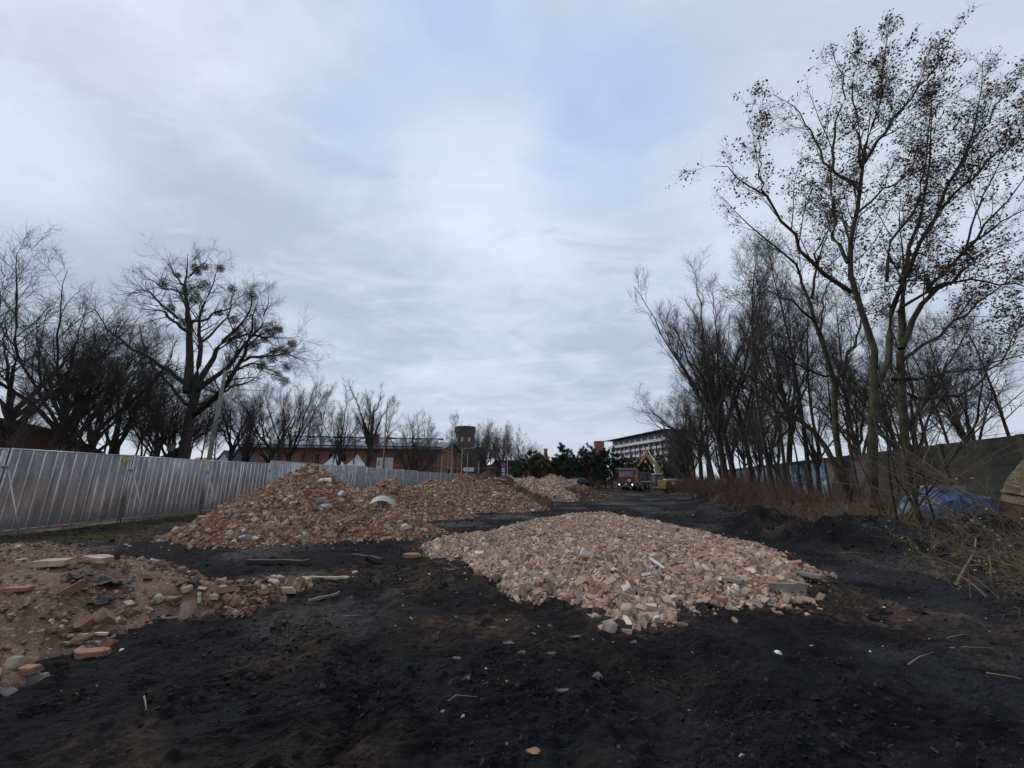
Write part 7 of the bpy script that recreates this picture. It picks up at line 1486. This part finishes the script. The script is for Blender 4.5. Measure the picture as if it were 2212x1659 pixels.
for i, (px, py, k, s, m_, lab) in enumerate([(1100, 1122, 'e', .22, YEL, 'yellow scrap near the back of the rubble spread'), (1030, 1152, 'e', .24, WHT, 'white lump at the back left of the rubble spread'), (960, 1150, 'e', .2, YEL, 'yellowish scrap at the left corner of the rubble spread'),
      (738, 1070, 'b', .42, WHT, 'white foam piece high on the right flank of the tall heap'), (872, 1140, 'b', .34, WHT, 'white bag scrap low on the right foot of the tall heap'), (775, 1150, 'b', .22, WHT, 'round white lump at the front foot of the tall heap'), (622, 1178, 'b', .3, WHT, 'white scrap at the front toe of the tall heap'), (530, 1166, 'b', .45, GRYP, 'grey rag at the left front toe of the tall heap'),
      (703, 1100, 'b', .5, GRYP, 'grey sheeting scrap in the middle of the tall heap'), (690, 1082, 'b', .4, GRYP, 'dark grey rag above the sheeting scrap on the tall heap'), (700, 1040, 'b', .4, WHT, 'whitish block just under the peak of the tall heap'), (592, 1034 + 22, 'b', .5, PINKB, 'flat tan slab sticking out at the upper left of the tall heap'),
      (966, 1093, 'd', .38, WHT, 'white lump low in the middle of the broad heap'), (945, 1083, 'd', .4, CONC2, 'pale block left of the white lump on the broad heap'), (930, 1062, 'd', .3, YEL, 'yellow scrap on the left of the broad heap'), (1040, 1062, 'd', .6, GRYP, 'dark grey rag near the middle of the broad heap'), (1076, 1068, 'd', .35, mat('green_grey_lump', (.28, .33, .26), .8), 'greenish lump on the right of the broad heap'), (1146, 1105, 'g', .45, WHT, 'white strip lying at the right toe of the broad heap')]):
    chunk(px, py, k, (s, s * .6, s * .4), m_, lab, 'scrap', name='scrap', v=(9 + i) % 18, rz=i * .7)
plank(1085, 1038, 'f', 1.2, .2, .12, .6, PALEW, 'pale timber beam lying across the crest of the dark soil ridge', tilt=.2)
# curved grey-green plastic strip on the tall heap
p0 = land(826, 1092, 'b'); cs = empty('plastic_strip', tuple(p0), 'curved pale grey-green plastic strip on the right side of the tall heap', 'plastic strip'); V = []; F = []; n = 12
for i in range(n + 1):
    a = math.pi * (.95 - i / n * .85); w_ = .085 * math.sin(math.pi * (i + .5) / (n + 1)) + .02; V += [(.42 * math.cos(a), -.12 - .1 * i / n, .32 * math.sin(a) - .10 - w_ * .6), (.42 * math.cos(a) * 1.05, -.02, .32 * math.sin(a) - .08 + w_ * .6)]
for i in range(n): F.append([2 * i, 2 * i + 1, 2 * i + 3, 2 * i + 2])
o = MB().add(V, F).build('strip', mat('pale_plastic', (.30, .34, .30), .5, 0, .1, 6), cs); s_ = o.modifiers.new('thick', 'SOLIDIFY'); s_.thickness = .012
# orange fragments in the mud, marker peg, white crumbs, dull flat stones
for i, (px, py, s, lab) in enumerate([(1152, 1646, .10, 'orange brick splinter at the bottom edge of the picture'), (955, 1553, .045, 'tiny orange brick crumb in the lower middle mud'), (1095, 1483, .04, 'dull orange crumb in the mud above the lower middle one'), (1940, 1413, .04, 'small orange crumb in the mud on the right')]):
    chunk(px, py, 'g', (s, s * .7, s * .35), ORB, lab, 'brick splinter', name='brick_splinter', v=9 + i, rz=i)
for i, (px, py, s, lab) in enumerate([(1910, 1317, .05, 'yellowish pebble in the rut at the right'), (1880, 1408, .035, 'small white crumb left of the orange crumb on the right'), (1681, 1417, .09, 'pale bone-like scrap in the mud below the rubble spread'), (1606, 1651, .07, 'grey stone at the bottom edge right of the middle'), (1001, 1563, .05, 'grey pebble in the lower left of the middle'), (1050, 1407 + 40, .06, 'light pebble in the central mud')]):
    chunk(px, py, 'g', (s, s * .6, s * .4), CONC2 if i > 2 else WHT, lab, 'pebble', name='pebble', v=10 + i, rz=i)
FLAT = mat('mud_coated_stone', (.085, .072, .062), .9, 0, .35, 20, bump=.004, bscale=60); rs = np.random.RandomState(8)
for i, (px, py) in enumerate([(1098, 1392), (1063, 1360), (1188, 1346), (1128, 1418), (985, 1428), (1195, 1430), (1215, 1500), (1010, 1470), (1150, 1382), (1245, 1375), (1370, 1402), (1290, 1455)]):
    chunk(px, py, 'g', (rs.uniform(.09, .17), rs.uniform(.06, .10), .03), FLAT, 'flat mud-coated stone pressed into the black mud in front of the rubble spread', 'stone', name='stone', v=9 + i % 9, rz=rs.uniform(0, 3), group='flat stones pressed into the mud')
p0 = land(131, 1142, 'g'); pg = empty('marker_peg', tuple(p0), 'short bright orange marker peg near the foot of the hoarding', 'marker peg'); MB().box((0, 0, .09), (.09, .02, .2), (.1, .12, 0)).build('peg', mat('signal_orange', (.8, .12, .03), .6), pg)
# twigs and broken branches
def stick(name, px, py, pts, r, m, label, key='g', cat='branch', twigs=0):
    p = land(px, py, key); root = empty(name, tuple(p), label, cat); MB().tube([Vector(q) for q in pts], [r * (1 - .5 * i / (len(pts) - 1)) for i in range(len(pts))], 6).build('stem', m, root, True)
    rs = np.random.RandomState(int(px + py))
    for k in range(twigs):
        i = rs.randint(1, len(pts) - 1); a = Vector(pts[i]); d = Vector((rs.normal(), rs.normal() * .5, abs(rs.normal()) * .4)).normalized(); MB().tube([a, a + d * .18, a + d * .34 + Vector((0, 0, .03))], [r * .5, r * .35, r * .2], 5).build('side_twig', m, root, True)
    return root
OL = mat('pale_olive_bark', (.10, .09, .055), .8, 0, col2=(.17, .155, .10), scale=6)
stick('broken_branch', 2072, 1262, [(-.1, -.05, .0), (.12, .05, .14), (.34, .1, .30), (.5, .12, .46), (.62, .15, .66)], .024, OL, 'pale olive broken branch rising from the mud at the right', twigs=2)
stick('broken_branch', 2120, 1240, [(-.25, 0, .10), (0, 0, .12), (.22, -.02, .04), (.45, -.05, .0)], .016, OL, 'pale branch lying across the rising olive one'); stick('broken_branch', 2155, 1280, [(0, 0, 0), (-.05, 0, .13), (.03, .02, .28), (.05, .03, .44)], .016, OL, 'short pale branch standing right of the rising olive one', twigs=1)
stick('stick', 2105, 1412, [(-.22, 0, .02), (-.05, .01, .025), (.18, 0, .02)], .009, OL, 'pale stick lying on the black mud near the right edge', cat='stick'); stick('stick', 2085, 1390, [(-.16, 0, .01), (.0, .02, .03), (.12, .05, .02)], .007, OL, 'thin pale stick just above the other on the black mud', cat='stick')
stick('stick', 1990, 1440, [(-.2, -.1, .01), (0, 0, .03), (.25, .12, .02)], .006, WOOD, 'thin brown stick in the mud on the right', cat='stick'); stick('stick', 2195, 1470, [(-.12, .1, .02), (0, 0, .03), (.1, -.1, .01)], .006, OL, 'whitish stick at the right edge of the picture', cat='stick')
stick('stick', 310, 1540, [(-.1, .1, .01), (0, 0, .02), (.1, -.1, .01)], .006, WOOD, 'thin twig in the black mud at the lower left', cat='stick'); stick('stick', 760, 1336, [(-.12, 0, .015), (.12, .02, .02)], .006, WOOD, 'small stick in the mud in the centre left', cat='stick'); stick('stick', 990, 1570 - 40, [(-.14, -.1, .01), (-.02, .02, .04), (.14, .04, .02)], .005, WOOD, 'curved thin twig in the mud left of the middle', cat='stick')
stick('stick', 1740, 1233, [(-.1, 0, .02), (.05, .05, .14), (.2, .1, .05), (.22, .05, .0)], .008, WOOD, 'bent root loop at the right corner of the rubble spread', cat='stick'); stick('stick', 1845, 1200, [(-.3, 0, .03), (0, .02, .05), (.3, -.06, .03)], .008, WOOD, 'thin root lying on the black bank mound', cat='stick')
stick('sapling', 210, 1140, [(0, 0, 0), (.12, 0, .28), (.32, .02, .55), (.5, .03, .8), (.62, .03, 1.0)], .009, M['twig'], 'thin leaning sapling in front of the nearest full hoarding panel', cat='sapling', twigs=5); stick('sapling', 395, 1112, [(0, 0, 0), (.1, 0, .3), (.18, .02, .6), (.32, .03, .95)], .010, M['twig'], 'thin dark sapling in front of the second yellow-plated panel', cat='sapling', twigs=3)
stick('iron_rod', 252, 1209, [(0, 0, 0), (.01, 0, .32)], .035, mat('rusty_tube', (.09, .055, .06), .7), 'short rusty pipe end sticking up from the brown mound', key='a', cat='pipe'); stick('stick', 272, 1200, [(0, 0, 0), (0, 0, .35)], .012, WOOD, 'thin upright stake beside the pipe end on the brown mound', key='a', cat='stick')
stick('stick', 1712, 1130, [(0, 0, 0), (-.02, 0, .45), (0, 0, .8)], .012, WOODD, 'dark thin stake standing between the two black mounds', cat='stick')
# crumpled roofing felt on the brown mound
def crumple(px, py, key, dims, m, label, seed, name='roofing_felt', cat='roofing felt'):
    if key == 'a': dims = tuple(d_ * .6 for d_ in dims)
    n = 22; u, v = np.meshgrid(np.linspace(-1, 1, n), np.linspace(-1, 1, n)); X = u * dims[0] / 2; Y = v * dims[1] / 2 + .1 * dims[1] * fbm(u * 2, v * 2, seed, 3); Z = dims[2] * (.5 + .9 * fbm(u * 1.4 + 3, v * 1.4, seed + 3, 3)) * (1 - .5 * (u * u + v * v) / 2)
    i = np.arange(n - 1)[:, None] * n; j = np.arange(n - 1)[None]; q = np.stack([i + j, i + j + 1, i + n + j + 1, i + n + j], -1).reshape(-1, 4); o = link(name, np_mesh(name, np.stack([X, Y, Z], -1), q), m, smooth=True); o.location = land(px, py, key); s_ = o.modifiers.new('t', 'SOLIDIFY'); s_.thickness = .01; return tag(o, label, cat)
FELT = mat('old_roofing_felt', (.055, .05, .047), .85, 0, .4, 9, bump=.006, bscale=30)
crumple(236, 1262, 'a', (.62, .42, .2), FELT, 'crumpled dark roofing felt in the middle of the brown mound', 701); crumple(165, 1250, 'a', (.4, .3, .16), FELT, 'black lump of felt left of the crumpled roofing felt', 705); crumple(215, 1304, 'a', (.34, .26, .15), FELT, 'dark curled felt scrap on the front slope of the brown mound', 709)
crumple(10, 1492, 'g', (.42, .3, .08), FELT, 'grey felt sheet at the lower left edge of the picture', 713); crumple(408, 1265, 'a', (.4, .2, .13), FELT, 'dark arched felt scrap at the right front of the brown mound', 717); crumple(268, 1182, 'a', (.7, .3, .14), GRYP, 'grey and black rags at the back of the brown mound', 719)
crumple(975, 1232, 'g', (.3, .2, .03), FELT, 'flat dark scrap in the mud left of the rubble spread', 723)
# far white bits below the tents, birdhouse pole etc. left out; final sanity
for o in list(D.objects):
    if o.type == 'MESH' and o.parent is None and 'kind' not in o and 'label' not in o: print('UNTAGGED', o.name)
